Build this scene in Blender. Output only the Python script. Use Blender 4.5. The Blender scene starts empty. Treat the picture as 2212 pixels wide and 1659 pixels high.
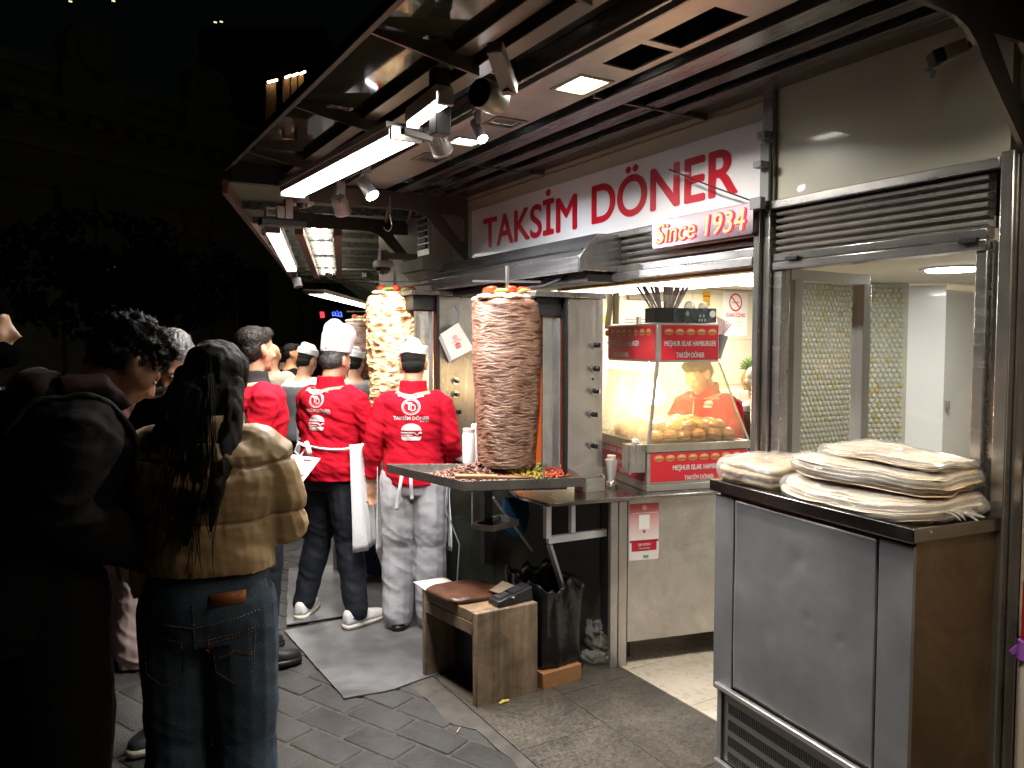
import bpy, bmesh, math, random
from mathutils import Vector, Matrix, noise, Quaternion
from mathutils.bvhtree import BVHTree
random.seed(7)
SC = bpy.context.scene
COL = SC.collection
V = Vector
rad = math.radians
# ---------------------------------------------------------------- camera
EYE = 1.65
YAW, PITCH = rad(30.8), rad(3.03)
cd = bpy.data.cameras.new('camera'); cam = bpy.data.objects.new('camera', cd); COL.objects.link(cam)
cam.location = (0, 0, EYE)
cam.rotation_euler = (rad(90) - PITCH, 0, -YAW)
cd.sensor_width = 36; cd.lens = 36 * 1674 / 2212; cd.clip_start = .05; cd.clip_end = 400
SC.camera = cam
# ---------------------------------------------------------------- night sky, moonlight, exposure
w = bpy.data.worlds.new('World'); SC.world = w; w.use_nodes = True
nt = w.node_tree; bgn = nt.nodes['Background']
sky = nt.nodes.new('ShaderNodeTexSky'); sky.sky_type = 'NISHITA'; sky.sun_disc = False
sky.sun_elevation = rad(3); sky.sun_rotation = rad(200); sky.air_density = 1
nt.links.new(sky.outputs[0], bgn.inputs[0]); bgn.inputs[1].default_value = .0006
sl = bpy.data.lights.new('moon', 'SUN'); sl.energy = .004; sl.angle = rad(.5); sl.color = (.75, .85, 1)
so = bpy.data.objects.new('moon', sl); COL.objects.link(so); so.rotation_euler = (rad(50), 0, rad(30))
SC.view_settings.view_transform = 'Standard'; SC.view_settings.look = 'None'
SC.view_settings.exposure = 0; SC.view_settings.gamma = 1
SC.view_settings.use_curve_mapping = False
cy = SC.cycles
cy.use_denoising = True; cy.max_bounces = 8; cy.diffuse_bounces = 3; cy.glossy_bounces = 4
cy.transmission_bounces = 6; cy.transparent_max_bounces = 10; cy.sample_clamp_indirect = 4
cy.caustics_reflective = False; cy.caustics_refractive = False
# ---------------------------------------------------------------- survey: photograph sight lines measured as real points
_R = V((math.cos(YAW), -math.sin(YAW), 0))
_F = V((math.sin(YAW) * math.cos(PITCH), math.cos(YAW) * math.cos(PITCH), -math.sin(PITCH)))
_U = V((math.sin(YAW) * math.sin(PITCH), math.cos(YAW) * math.sin(PITCH), math.cos(PITCH)))
def ray(u, v): return _F + _R * ((u - 1106) / 1674) + _U * ((829.5 - v) / 1674)
def at(u, v, ax, c):
    d = ray(u, v); o = V((0, 0, EYE)); t = (c - o[ax]) / d[ax]
    return o + d * t
def PX(u, v, c): return at(u, v, 0, c)
def PY(u, v, c): return at(u, v, 1, c)
def PZ(u, v, c): return at(u, v, 2, c)
def PD(u, v, dep): return V((0, 0, EYE)) + ray(u, v) * dep
# ---------------------------------------------------------------- materials
_M = {}
def mat(name, col=(.5, .5, .5), rough=.5, metal=0., n=0., ns=8., stretch=(1, 1, 1), bump=0., bs=None, col2=None,
        spec=.5, coat=0., sheen=0., emit=None, es=0., trans=0., ior=1.45, alpha=1., rvar=0., sss=0., thr=None, coords='Object', detail=6., bd=.01, big=None):
    if name in _M: return _M[name]
    m = bpy.data.materials.new(name); m.use_nodes = True; _M[name] = m
    N = m.node_tree; L = N.links; b = N.nodes['Principled BSDF']
    b.inputs['Base Color'].default_value = (*col, 1); b.inputs['Roughness'].default_value = rough
    b.inputs['Metallic'].default_value = metal; b.inputs['Specular IOR Level'].default_value = spec
    b.inputs['Coat Weight'].default_value = coat; b.inputs['Sheen Weight'].default_value = sheen
    b.inputs['Transmission Weight'].default_value = trans; b.inputs['IOR'].default_value = ior
    b.inputs['Alpha'].default_value = alpha
    if sss:
        b.inputs['Subsurface Weight'].default_value = sss; b.inputs['Subsurface Scale'].default_value = .02
    if emit: b.inputs['Emission Color'].default_value = (*emit, 1); b.inputs['Emission Strength'].default_value = es
    if n or bump or rvar or col2:
        tc = N.nodes.new('ShaderNodeTexCoord'); mp = N.nodes.new('ShaderNodeMapping')
        mp.inputs['Scale'].default_value = stretch; L.new(tc.outputs[coords], mp.inputs[0])
        nz = N.nodes.new('ShaderNodeTexNoise'); nz.inputs['Scale'].default_value = ns; nz.inputs['Detail'].default_value = detail
        nz.inputs['Roughness'].default_value = .62
        L.new(mp.outputs[0], nz.inputs['Vector'])
        if n or col2:
            r = N.nodes.new('ShaderNodeValToRGB'); t = thr or (.3, .7)
            r.color_ramp.elements[0].position = t[0]; r.color_ramp.elements[1].position = t[1]
            c2 = col2 or tuple(max(0, c * (1 - n)) for c in col)
            r.color_ramp.elements[0].color = (*c2, 1); r.color_ramp.elements[1].color = (*col, 1)
            L.new(nz.outputs['Fac'], r.inputs[0]); L.new(r.outputs[0], b.inputs['Base Color'])
            if big:   # broad stains and smears over the fine grain
                n3 = N.nodes.new('ShaderNodeTexNoise'); n3.inputs['Scale'].default_value = big[0]; n3.inputs['Detail'].default_value = 7; n3.inputs['Roughness'].default_value = .7; n3.inputs['Distortion'].default_value = .8
                L.new(tc.outputs[coords], n3.inputs['Vector']); m3 = N.nodes.new('ShaderNodeMapRange'); m3.inputs[1].default_value = .35; m3.inputs[2].default_value = .65; m3.inputs[3].default_value = 1 - big[1]; m3.inputs[4].default_value = 1
                L.new(n3.outputs['Fac'], m3.inputs[0]); vm = N.nodes.new('ShaderNodeVectorMath'); vm.operation = 'SCALE'; L.new(r.outputs[0], vm.inputs[0]); L.new(m3.outputs[0], vm.inputs['Scale']); L.new(vm.outputs[0], b.inputs['Base Color'])
        if rvar:
            mr = N.nodes.new('ShaderNodeMapRange'); mr.inputs[3].default_value = max(.02, rough - rvar); mr.inputs[4].default_value = rough + rvar
            mr.inputs[1].default_value = .3; mr.inputs[2].default_value = .7
            L.new(nz.outputs['Fac'], mr.inputs[0]); L.new(mr.outputs[0], b.inputs['Roughness'])
        if bump:
            nb = nz
            if bs:
                nb = N.nodes.new('ShaderNodeTexNoise'); nb.inputs['Scale'].default_value = bs; nb.inputs['Detail'].default_value = 5
                L.new(mp.outputs[0], nb.inputs['Vector'])
            bp = N.nodes.new('ShaderNodeBump'); bp.inputs['Strength'].default_value = bump; bp.inputs['Distance'].default_value = bd
            L.new(nb.outputs['Fac'], bp.inputs['Height']); L.new(bp.outputs[0], b.inputs['Normal'])
    return m
def steel(name='brushed_steel', base=.52, rough=.3, axis='z', tint=(1, .96, .92), bump=.05, var=.1, big=(3.5, .3)):
    st = {'z': (1, 1, 6), 'x': (6, 1, 1), 'y': (5, .3, 5), 'h': (1, 1, .1), 'v': (5, 5, .3)}[axis]
    c = tuple(min(.9, base * 1.12) * t for t in tint)
    return mat(name, c, rough, .86, n=.16, ns=5, stretch=st, bump=bump * 2, bs=4, rvar=var * .6, bd=.0004, big=big)
def emis(name, col, s, base=.8):
    if name in _M: return _M[name]
    m = bpy.data.materials.new(name); m.use_nodes = True; _M[name] = m
    b = m.node_tree.nodes['Principled BSDF']; b.inputs['Base Color'].default_value = (base, base, base, 1)
    b.inputs['Emission Color'].default_value = (*col, 1); b.inputs['Emission Strength'].default_value = s
    return m
def clear(name, tint=(1, 1, 1), gloss=.12, rough=.02, bump=0., bs=20, haze=0., hazecol=(.9, .85, .75)):
    """thin clear sheet: transparent with a mirror share by fresnel, plus an even film of condensation"""
    if name in _M: return _M[name]
    m = bpy.data.materials.new(name); m.use_nodes = True; _M[name] = m
    N = m.node_tree; L = N.links; N.nodes.remove(N.nodes['Principled BSDF'])
    out = N.nodes['Material Output']; tr = N.nodes.new('ShaderNodeBsdfTransparent'); tr.inputs[0].default_value = (*tint, 1)
    gl = N.nodes.new('ShaderNodeBsdfGlossy'); gl.inputs['Roughness'].default_value = rough
    lw = N.nodes.new('ShaderNodeLayerWeight'); lw.inputs[0].default_value = .25
    mr = N.nodes.new('ShaderNodeMapRange'); mr.inputs[3].default_value = gloss; mr.inputs[4].default_value = min(1, gloss * 5)
    L.new(lw.outputs['Fresnel'], mr.inputs[0])
    mx = N.nodes.new('ShaderNodeMixShader'); L.new(mr.outputs[0], mx.inputs[0]); L.new(tr.outputs[0], mx.inputs[1]); L.new(gl.outputs[0], mx.inputs[2])
    last = mx
    tc = N.nodes.new('ShaderNodeTexCoord')
    if haze:
        df = N.nodes.new('ShaderNodeBsdfTranslucent'); df.inputs[0].default_value = (*hazecol, 1)
        d2 = N.nodes.new('ShaderNodeBsdfDiffuse'); d2.inputs[0].default_value = (*hazecol, 1)
        m3 = N.nodes.new('ShaderNodeMixShader'); L.new(df.outputs[0], m3.inputs[1]); L.new(d2.outputs[0], m3.inputs[2])
        nz = N.nodes.new('ShaderNodeTexNoise'); nz.inputs['Scale'].default_value = 5; nz.inputs['Detail'].default_value = 6; L.new(tc.outputs['Object'], nz.inputs[0])
        r = N.nodes.new('ShaderNodeMapRange'); r.inputs[1].default_value = .35; r.inputs[2].default_value = .7; r.inputs[3].default_value = haze * .3; r.inputs[4].default_value = haze
        L.new(nz.outputs['Fac'], r.inputs[0])
        m2 = N.nodes.new('ShaderNodeMixShader'); L.new(r.outputs[0], m2.inputs[0]); L.new(mx.outputs[0], m2.inputs[1]); L.new(m3.outputs[0], m2.inputs[2]); last = m2
    if bump:
        nz = N.nodes.new('ShaderNodeTexNoise'); nz.inputs['Scale'].default_value = bs; nz.inputs['Detail'].default_value = 4
        L.new(tc.outputs['Object'], nz.inputs[0])
        bp = N.nodes.new('ShaderNodeBump'); bp.inputs['Strength'].default_value = bump; bp.inputs['Distance'].default_value = .02
        L.new(nz.outputs['Fac'], bp.inputs['Height']); L.new(bp.outputs[0], gl.inputs['Normal']); L.new(bp.outputs[0], lw.inputs['Normal'])
    L.new(last.outputs[0], out.inputs[0])
    return m
# ---------------------------------------------------------------- mesh building
class MB:
    def __init__(s): s.v = []; s.f = []
    def add(s, vs, fs):
        o = len(s.v); s.v += [V(a) for a in vs]; s.f += [[i + o for i in f] for f in fs]; return s
    def box(s, a, b, M=None):
        x0, y0, z0 = [min(p, q) for p, q in zip(a, b)]; x1, y1, z1 = [max(p, q) for p, q in zip(a, b)]
        vs = [V(p) for p in ((x0, y0, z0), (x1, y0, z0), (x1, y1, z0), (x0, y1, z0), (x0, y0, z1), (x1, y0, z1), (x1, y1, z1), (x0, y1, z1))]
        if M: vs = [M @ p for p in vs]
        return s.add(vs, [(0, 3, 2, 1), (4, 5, 6, 7), (0, 1, 5, 4), (1, 2, 6, 5), (2, 3, 7, 6), (3, 0, 4, 7)])
    def quadprism(s, bot, top):
        n = len(bot)
        fs = [tuple(range(n))[::-1], tuple(range(n, 2 * n))] + [(i, (i + 1) % n, (i + 1) % n + n, i + n) for i in range(n)]
        return s.add(list(bot) + list(top), fs)
    def prism(s, pts, off):
        off = V(off); return s.quadprism([V(p) for p in pts], [V(p) + off for p in pts])
    def bar(s, a, b, w, h=None, up=(0, 0, 1)):
        a, b = V(a), V(b); d = (b - a).normalized(); up = V(up)
        if abs(d.dot(up)) > .98: up = V((0, 1, 0))
        r = d.cross(up).normalized(); u = r.cross(d); h = h or w
        q = [r * (i * w / 2) + u * (j * h / 2) for i, j in ((-1, -1), (1, -1), (1, 1), (-1, 1))]
        return s.quadprism([a + k for k in q], [b + k for k in q])
    def loft(s, rings, cap=True):
        n = len(rings[0]); o = len(s.v)
        for r in rings: s.v += [V(p) for p in r]
        for k in range(len(rings) - 1):
            for i in range(n):
                j = (i + 1) % n
                s.f.append([o + k * n + i, o + k * n + j, o + (k + 1) * n + j, o + (k + 1) * n + i])
        if cap:
            s.f.append([o + i for i in range(n)][::-1]); s.f.append([o + (len(rings) - 1) * n + i for i in range(n)])
        return s
    def tube(s, pts, r, n=10, ref=(0, 0, 1), flat=1.):
        pts = [V(p) for p in pts]; R = r if hasattr(r, '__len__') else [r] * len(pts); rings = []; pr = None
        for i, p in enumerate(pts):
            d = (pts[min(i + 1, len(pts) - 1)] - pts[max(i - 1, 0)])
            d = d.normalized() if d.length > 1e-9 else V((0, 0, 1))
            if pr is None:
                e = V(ref)
                if abs(d.dot(e)) > .95: e = V((1, 0, 0))
                x = d.cross(e).normalized()
            else: x = (pr - d * pr.dot(d)).normalized()
            pr = x; y = d.cross(x)
            rings.append([p + x * (R[i] * math.cos(2 * math.pi * k / n)) + y * (R[i] * flat * math.sin(2 * math.pi * k / n)) for k in range(n)])
        return s.loft(rings)
    def limb(s, pts, r, n=14):
        """tapered chain with round ends"""
        pts = [V(p) for p in pts]; P = []; R = []
        d0 = (pts[0] - pts[1]).normalized(); d1 = (pts[-1] - pts[-2]).normalized()
        for a in (80, 50, 20): P.append(pts[0] + d0 * r[0] * math.sin(rad(a))); R.append(r[0] * math.cos(rad(a)))
        P += pts; R += list(r)
        for a in (20, 50, 80): P.append(pts[-1] + d1 * r[-1] * math.sin(rad(a))); R.append(r[-1] * math.cos(rad(a)))
        return s.tube(P, R, n)
    def cyl(s, a, b, r0, r1=None, n=24): return s.tube([a, b], [r0, r0 if r1 is None else r1], n)
    def ell(s, c, r, M=None, n=18, m=11):
        c = V(c); rings = []
        for j in range(1, m):
            t = math.pi * j / m
            ring = []
            for i in range(n):
                p = V((r[0] * math.sin(t) * math.cos(2 * math.pi * i / n), r[1] * math.sin(t) * math.sin(2 * math.pi * i / n), -r[2] * math.cos(t)))
                ring.append(c + (M @ p if M else p))
            rings.append(ring)
        return s.loft(rings)
    def lathe(s, c, prof, n=28, axis=None):
        c = V(c); M = axis or Matrix.Identity(3)
        return s.loft([[c + M @ V((r * math.cos(2 * math.pi * i / n), r * math.sin(2 * math.pi * i / n), z)) for i in range(n)] for r, z in prof])
    def mesh(s, name='m'):
        me = bpy.data.meshes.new(name); me.from_pydata([tuple(p) for p in s.v], [], s.f)
        bm = bmesh.new(); bm.from_mesh(me); bmesh.ops.recalc_face_normals(bm, faces=bm.faces[:]); bm.to_mesh(me); bm.free(); return me
DEPS = []
def tag(o, label=None, cat=None, group=None, kind=None):
    if label: o['label'] = label
    if cat: o['category'] = cat
    if group: o['group'] = group
    if kind: o['kind'] = kind
    return o
def link(name, me, m, parent=None, smooth=False, bevel=0., seg=2):
    o = bpy.data.objects.new(name, me); COL.objects.link(o); me.name = name
    if m: me.materials.append(m)
    if smooth:
        me.polygons.foreach_set('use_smooth', [True] * len(me.polygons))
        if smooth == 'auto':
            bm = bmesh.new(); bm.from_mesh(me)
            for e in bm.edges:
                if len(e.link_faces) == 2 and e.calc_face_angle(0) > rad(38): e.smooth = False
            bm.to_mesh(me); bm.free()
    if bevel:
        b = o.modifiers.new('bevel', 'BEVEL'); b.width = bevel; b.segments = seg; b.limit_method = 'ANGLE'; b.angle_limit = rad(40)
    if parent:
        o.parent = parent; o.matrix_parent_inverse = parent.matrix_basis.inverted() if parent.type != 'x' else Matrix()
    return o
def O(name, mb, m, parent=None, smooth='auto', bevel=0., **k):
    o = link(name, mb.mesh(name), m, parent, smooth, bevel)
    if k: tag(o, **k)
    return o
def ribbon(mb, pts, w, th, side=(1, 0, 0)):
    pts = [V(p) for p in pts]; s = V(side); rings = []
    for i, p in enumerate(pts):
        d = (pts[min(i + 1, len(pts) - 1)] - pts[max(i - 1, 0)]).normalized(); x = (s - d * s.dot(d)).normalized(); n = d.cross(x)
        rings.append([p - x * w / 2 - n * th / 2, p + x * w / 2 - n * th / 2, p + x * w / 2 + n * th / 2, p - x * w / 2 + n * th / 2])
    return mb.loft(rings)
def E(name, loc, label=None, cat=None, group=None, rz=0., kind=None):
    o = bpy.data.objects.new(name, None); COL.objects.link(o); o.location = loc; o.rotation_euler = (0, 0, rz)
    o.matrix_basis = Matrix.Translation(V(loc)) @ Matrix.Rotation(rz, 4, 'Z'); o.empty_display_size = .1
    return tag(o, label, cat, group, kind)
def OL(name, mb, m, parent, **k):
    """mesh given in the parent's own local coordinates"""
    o = O(name, mb, m, None, **k); o.parent = parent; return o
def fuse(mb, voxel=.007, smooth=4, disp=None):
    """merge overlapping shapes into one continuous surface"""
    me = mb.mesh('t'); o = bpy.data.objects.new('t', me); COL.objects.link(o)
    r = o.modifiers.new('r', 'REMESH'); r.mode = 'VOXEL'; r.voxel_size = voxel; r.use_smooth_shade = True
    if smooth:
        sm = o.modifiers.new('s', 'SMOOTH'); sm.factor = .5; sm.iterations = smooth
    dg = bpy.context.evaluated_depsgraph_get(); dg.update()
    out = bpy.data.meshes.new_from_object(o.evaluated_get(dg)); bpy.data.objects.remove(o); bpy.data.meshes.remove(me)
    out.materials.clear()
    if disp:
        ns = [v.normal.copy() for v in out.vertices]
        for v, nn in zip(out.vertices, ns):
            v.co += nn * disp(v.co, nn)
        out.update()
    return out
def nz(p, f, o=3):
    return noise.fractal(V(p) * f, 1., 2., o)
_FONT = bpy.data.fonts.load('<builtin>') if False else None
def text_mesh(s, w=None, h=None, off=.0, ext=0., center=True, res=3, shear=0.):
    c = bpy.data.curves.new('t', 'FONT'); c.body = s; c.offset = off; c.extrude = ext; c.resolution_u = res; c.shear = shear
    o = bpy.data.objects.new('t', c); COL.objects.link(o)
    dg = bpy.context.evaluated_depsgraph_get(); dg.update()
    me = bpy.data.meshes.new_from_object(o.evaluated_get(dg)); bpy.data.objects.remove(o); bpy.data.curves.remove(c)
    xs = [v.co.x for v in me.vertices]; ys = [v.co.y for v in me.vertices]
    x0, x1, y0, y1 = min(xs), max(xs), min(ys), max(ys)
    sx = w / (x1 - x0) if w else None; sy = h / (y1 - y0) if h else None
    sx = sx or sy; sy = sy or sx
    for v in me.vertices:
        v.co.x = (v.co.x - (x0 + x1) / 2) * sx; v.co.y = (v.co.y - (y0 + y1) / 2) * sy
        if ext: v.co.z = v.co.z
    return me
def mesh_to_mb(me, M, mb=None):
    mb = mb or MB(); mb.add([M @ v.co for v in me.vertices], [list(p.vertices) for p in me.polygons]); bpy.data.meshes.remove(me); return mb
def basis(o, x, y):
    x = V(x).normalized(); y = V(y).normalized(); z = x.cross(y)
    M = Matrix((x, y, z)).transposed().to_4x4(); M.translation = V(o); return M
def raw(name, mb, m, parent=None, **k):
    me = bpy.data.meshes.new(name); me.from_pydata([tuple(p) for p in mb.v], [], mb.f)
    o = link(name, me, m, parent)
    if k: tag(o, **k)
    return o
def lettering(name, s, M, w, h, m, parent, off=.02, lift=.002, bold=1., **k):
    mb = MB()   # heavier strokes: copies shifted a little, each laid just above the last
    for i, (dx, dy) in enumerate(((-1, 0), (1, 0), (0, 0), (0, .6), (0, -.6))):
        e = off * h * .55 * bold
        mesh_to_mb(text_mesh(s, w - 2 * e, h - 1.2 * e, 0, **k), M @ Matrix.Translation((dx * e, dy * e, lift + i * .00015)), mb)
    return raw(name, mb, m, parent)
def lampobj(name, typ, loc, energy, col=(1, 1, 1), to=None, parent=None, **k):
    l = bpy.data.lights.new(name, typ); l.energy = energy; l.color = col
    for a, b in k.items(): setattr(l, a, b)
    o = bpy.data.objects.new(name, l); COL.objects.link(o); o.location = loc
    if to is not None: o.rotation_euler = (V(to) - V(loc)).to_track_quat('-Z', 'Y').to_euler()
    return o
# shared materials
ST = steel(); STD = steel('dark_steel', .22, .32, 'z', (1, .97, .93)); STH = steel('satin_steel', .6, .36, 'h', bump=.03)
STV = steel('stainless_panel', .42, .3, 'v', (1, .94, .88), bump=.06, var=.12)
STP = steel('polished_steel', .7, .12, 'z', bump=.02, var=.05)
BLK = mat('black_paint', (.012, .012, .013), .45); RUB = mat('black_rubber', (.02, .02, .02), .7)
WHT = mat('white_paint', (.78, .78, .76), .4, n=.08, ns=5); GRY = mat('grey_paint', (.25, .25, .25), .5, n=.15, ns=7)
REDP = mat('red_print', (.62, .012, .03), .35); WPR = mat('white_print', (.85, .83, .8), .4)
# ================================================================ GROUND
def cobble_mat():
    m = bpy.data.materials.new('dark_basalt_pavers'); m.use_nodes = True; N = m.node_tree; L = N.links; b = N.nodes['Principled BSDF']
    tc = N.nodes.new('ShaderNodeTexCoord'); mp = N.nodes.new('ShaderNodeMapping')
    mp.inputs['Rotation'].default_value = (0, 0, rad(66.5)); mp.inputs['Location'].default_value = (.03, .07, 0)
    L.new(tc.outputs['Object'], mp.inputs[0])
    wob = N.nodes.new('ShaderNodeTexNoise'); wob.inputs['Scale'].default_value = 5; L.new(tc.outputs['Object'], wob.inputs[0])
    wm = N.nodes.new('ShaderNodeVectorMath'); wm.operation = 'MULTIPLY_ADD'; wm.inputs[1].default_value = (.035, .035, 0)
    L.new(wob.outputs['Color'], wm.inputs[0]); L.new(mp.outputs[0], wm.inputs[2])
    br = N.nodes.new('ShaderNodeTexBrick'); br.inputs['Scale'].default_value = 1; br.inputs['Brick Width'].default_value = .3
    br.inputs['Row Height'].default_value = .155; br.inputs['Mortar Size'].default_value = .006; br.inputs['Mortar Smooth'].default_value = .5
    br.inputs['Bias'].default_value = -.2
    br.inputs['Color1'].default_value = (.045, .046, .048, 1); br.inputs['Color2'].default_value = (.09, .088, .086, 1); br.inputs['Mortar'].default_value = (.1, .088, .07, 1)
    L.new(wm.outputs[0], br.inputs['Vector'])
    n1 = N.nodes.new('ShaderNodeTexNoise'); n1.inputs['Scale'].default_value = 2.2; n1.inputs['Detail'].default_value = 8; L.new(tc.outputs['Object'], n1.inputs[0])
    n2 = N.nodes.new('ShaderNodeTexNoise'); n2.inputs['Scale'].default_value = 90; n2.inputs['Detail'].default_value = 4; L.new(tc.outputs['Object'], n2.inputs[0])
    r = N.nodes.new('ShaderNodeMapRange'); r.inputs[1].default_value = .3; r.inputs[2].default_value = .7; r.inputs[3].default_value = .55; r.inputs[4].default_value = 1.25; L.new(n1.outputs['Fac'], r.inputs[0])
    r2 = N.nodes.new('ShaderNodeMapRange'); r2.inputs[1].default_value = .3; r2.inputs[2].default_value = .7; r2.inputs[3].default_value = .7; r2.inputs[4].default_value = 1.3; L.new(n2.outputs['Fac'], r2.inputs[0])
    mu = N.nodes.new('ShaderNodeMath'); mu.operation = 'MULTIPLY'; L.new(r.outputs[0], mu.inputs[0]); L.new(r2.outputs[0], mu.inputs[1])
    mc = N.nodes.new('ShaderNodeVectorMath'); mc.operation = 'SCALE'; L.new(br.outputs['Color'], mc.inputs[0]); L.new(mu.outputs[0], mc.inputs['Scale'])
    L.new(mc.outputs[0], b.inputs['Base Color'])
    rr = N.nodes.new('ShaderNodeMapRange'); rr.inputs[3].default_value = .38; rr.inputs[4].default_value = .75; L.new(n1.outputs['Fac'], rr.inputs[0]); L.new(rr.outputs[0], b.inputs['Roughness'])
    bp = N.nodes.new('ShaderNodeBump'); bp.inputs['Distance'].default_value = .012; bp.inputs['Strength'].default_value = .8; bp.invert = True
    L.new(br.outputs['Fac'], bp.inputs['Height'])
    b2 = N.nodes.new('ShaderNodeBump'); b2.inputs['Distance'].default_value = .003; b2.inputs['Strength'].default_value = .5; L.new(n2.outputs['Fac'], b2.inputs['Height']); L.new(bp.outputs[0], b2.inputs['Normal'])
    b3 = N.nodes.new('ShaderNodeBump'); b3.inputs['Distance'].default_value = .03; b3.inputs['Strength'].default_value = .35; L.new(n1.outputs['Fac'], b3.inputs['Height']); L.new(b2.outputs[0], b3.inputs['Normal'])
    L.new(b3.outputs[0], b.inputs['Normal']); return m
O('street_paving', MB().box((-60, -40, -.3), (60, 90, -.012)), cobble_mat(), smooth=False, kind='structure')
# the nearer paving as worn stone blocks standing a little proud of their sandy joints
ca_ = V((.404, -.915, 0)); cb_ = V((.915, .404, 0)); g = random.Random(21); mb = MB(); bw, bh = .302, .158
for r in range(-34, 34):
    for k in range(-34, 34):
        c = V((.6, 3.4, 0)) + cb_ * (r * bh) + ca_ * ((k + .5 * (r % 2)) * bw)
        if not (-2.4 < c.x < 1.62 and .7 < c.y < 9.5): continue
        if c.x > 1.30 and c.y < 3.3 and g.random() < 2: pass
        w_, h_ = bw / 2 - .005 - g.random() * .002, bh / 2 - .005 - g.random() * .002; rot = g.gauss(0, .008); a = (ca_ * math.cos(rot) + cb_ * math.sin(rot)); b = (cb_ * math.cos(rot) - ca_ * math.sin(rot)); dz = g.gauss(-.001, .0016); tl = (g.gauss(0, .006), g.gauss(0, .006))
        def rg(k_, z): 
            out = []
            for (i, j) in ((-1, -1), (-.94, -1), (0, -1), (.94, -1), (1, -1), (1, -.88), (1, 0), (1, .88), (1, 1), (.94, 1), (0, 1), (-.94, 1), (-1, 1), (-1, .88), (-1, 0), (-1, -.88)):
                cr = 1 if abs(i) == 1 and abs(j) == 1 else 0; x, y = i * (w_ - k_ - cr * .004), j * (h_ - k_ - cr * .004)
                p = c + a * x + b * y; q = noise.noise(p * 23) * .0022; out.append(p + a * q + b * noise.noise(p * 19 + V((7, 0, 0))) * .0022 + V((0, 0, z + dz + tl[0] * x + tl[1] * y)))
            return out
        mb.loft([rg(0, -.03), rg(0, -.008), rg(.002, -.003), rg(.007, 0)])
stone_m = mat('basalt_block', (.066, .062, .059), .72, n=.5, ns=26, bump=.8, bs=90, bd=.005, rvar=.14, detail=9, thr=(.25, .75), big=(1.4, .5))
O('paving_blocks', mb, stone_m, smooth=True, kind='structure')
O('joint_sand', MB().box((-2.6, .5, -.05), (1.584, 9.7, -.0065)), mat('joint_sand', (.075, .065, .052), .9, n=.5, ns=40, bump=.4), smooth=False, kind='structure')
# cement haunch along the granite kerb
mb = MB(); kp = [(1.583, .6 + .09 * i) for i in range(34)]
rim = [V((x - .05 - .07 * abs(nz((0, y * 2.2, 4), 1, 3)) - (.12 if 2.9 < y < 3.4 else 0) * .6, y, 0)) for x, y in kp]
for i in range(33):
    mb.quadprism([rim[i] + V((0, 0, -.02)), V((1.583, kp[i][1], -.02)), V((1.583, kp[i + 1][1], -.02)), rim[i + 1] + V((0, 0, -.02))], [rim[i] + V((0, 0, .0005)), V((1.583, kp[i][1], .0045)), V((1.583, kp[i + 1][1], .0045)), rim[i + 1] + V((0, 0, .0005))])
O('cement_haunch', mb, mat('grimy_cement', (.08, .07, .058), .75, n=.6, ns=9, bump=.5, bs=60, bd=.004, detail=9), smooth=False, kind='structure')
gran = mat('speckled_granite', (.135, .118, .095), .42, n=.65, ns=85, bump=.12, thr=(.33, .66), rvar=.1, detail=9, big=(2.2, .5))
# granite apron in slabs with fine joints
mb = MB(); ys = [-3 + .8 * i for i in range(9)]
for i, y in enumerate(ys):
    for (xa, xb) in ((1.585, 2.02), (2.02, 2.447)):
        o = .33 if xa > 2 else 0
        mb.box((xa + .0015, y + o, -.05), (xb - .0015, y + .797 + o, .006))
O('granite_apron', mb, gran, smooth=False, kind='structure')
tile = mat('cream_floor_tile', (.62, .53, .42), .3, n=.1, ns=30, rvar=.08, big=(1.8, .22))
mb = MB(); 
for i in range(8):
    for j in range(14):
        x = 2.45 + .45 * i; y = -1.2 + .45 * j + .13
        mb.box((x + .0015, y + .0015, -.05), (x + .4485, y + .4485, .008))
O('shop_floor', mb, tile, smooth=False, kind='structure')
O('floor_joints', MB().box((2.45, -1.2, -.05), (6.05, 5.2, .004)), mat('grout', (.2, .17, .14), .8), smooth=False, kind='structure')
# worn grey mats laid on the paving
matm = mat('worn_rubber_mat', (.165, .165, .17), .42, n=.45, ns=3.0, bump=.1, bs=60, rvar=.14, detail=8, big=(4, .4))
def matpoly(pts, z0, z1, lab):
    mb = MB(); c = sum((V(p) for p in pts), V()) / len(pts)
    rim = []
    for i, p in enumerate(pts):
        a, b = V(p), V(pts[(i + 1) % len(pts)]); k = max(1, int((b - a).length / .05))
        for j in range(k):
            q = a.lerp(b, j / k); q += V((nz(q, 9, 2), nz(q + V((5, 5, 5)), 9, 2), 0)) * .006; rim.append(V((q.x, q.y, 0)))
    mb.quadprism([p + V((0, 0, z0)) for p in rim], [p + V((0, 0, z1)) for p in rim])
    O('floor_mat', mb, matm, smooth=False, label=lab, cat='floor mat', group='floor mats under the cooks')
G = lambda u, v: (PZ(u, v, 0).x, PZ(u, v, 0).y, 0)
matpoly([(1.11, 4.4, 0), (1.128, 3.411, 0), (1.2, 3.4, 0), (1.305, 3.378, 0), (1.6, 3.423, 0), (2.05, 3.55, 0), (2.05, 4.3, 0), (1.5, 4.42, 0)], .002, .009, 'nearer worn grey rubber mat with a torn front edge under the wooden box')
matpoly([(1.14, 4.47, 0), (1.9, 4.4, 0), (2.2, 5.4, 0), (1.45, 5.6, 0)], .011, .017, 'farther scuffed grey rubber mat behind the cook in white sneakers')
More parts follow.
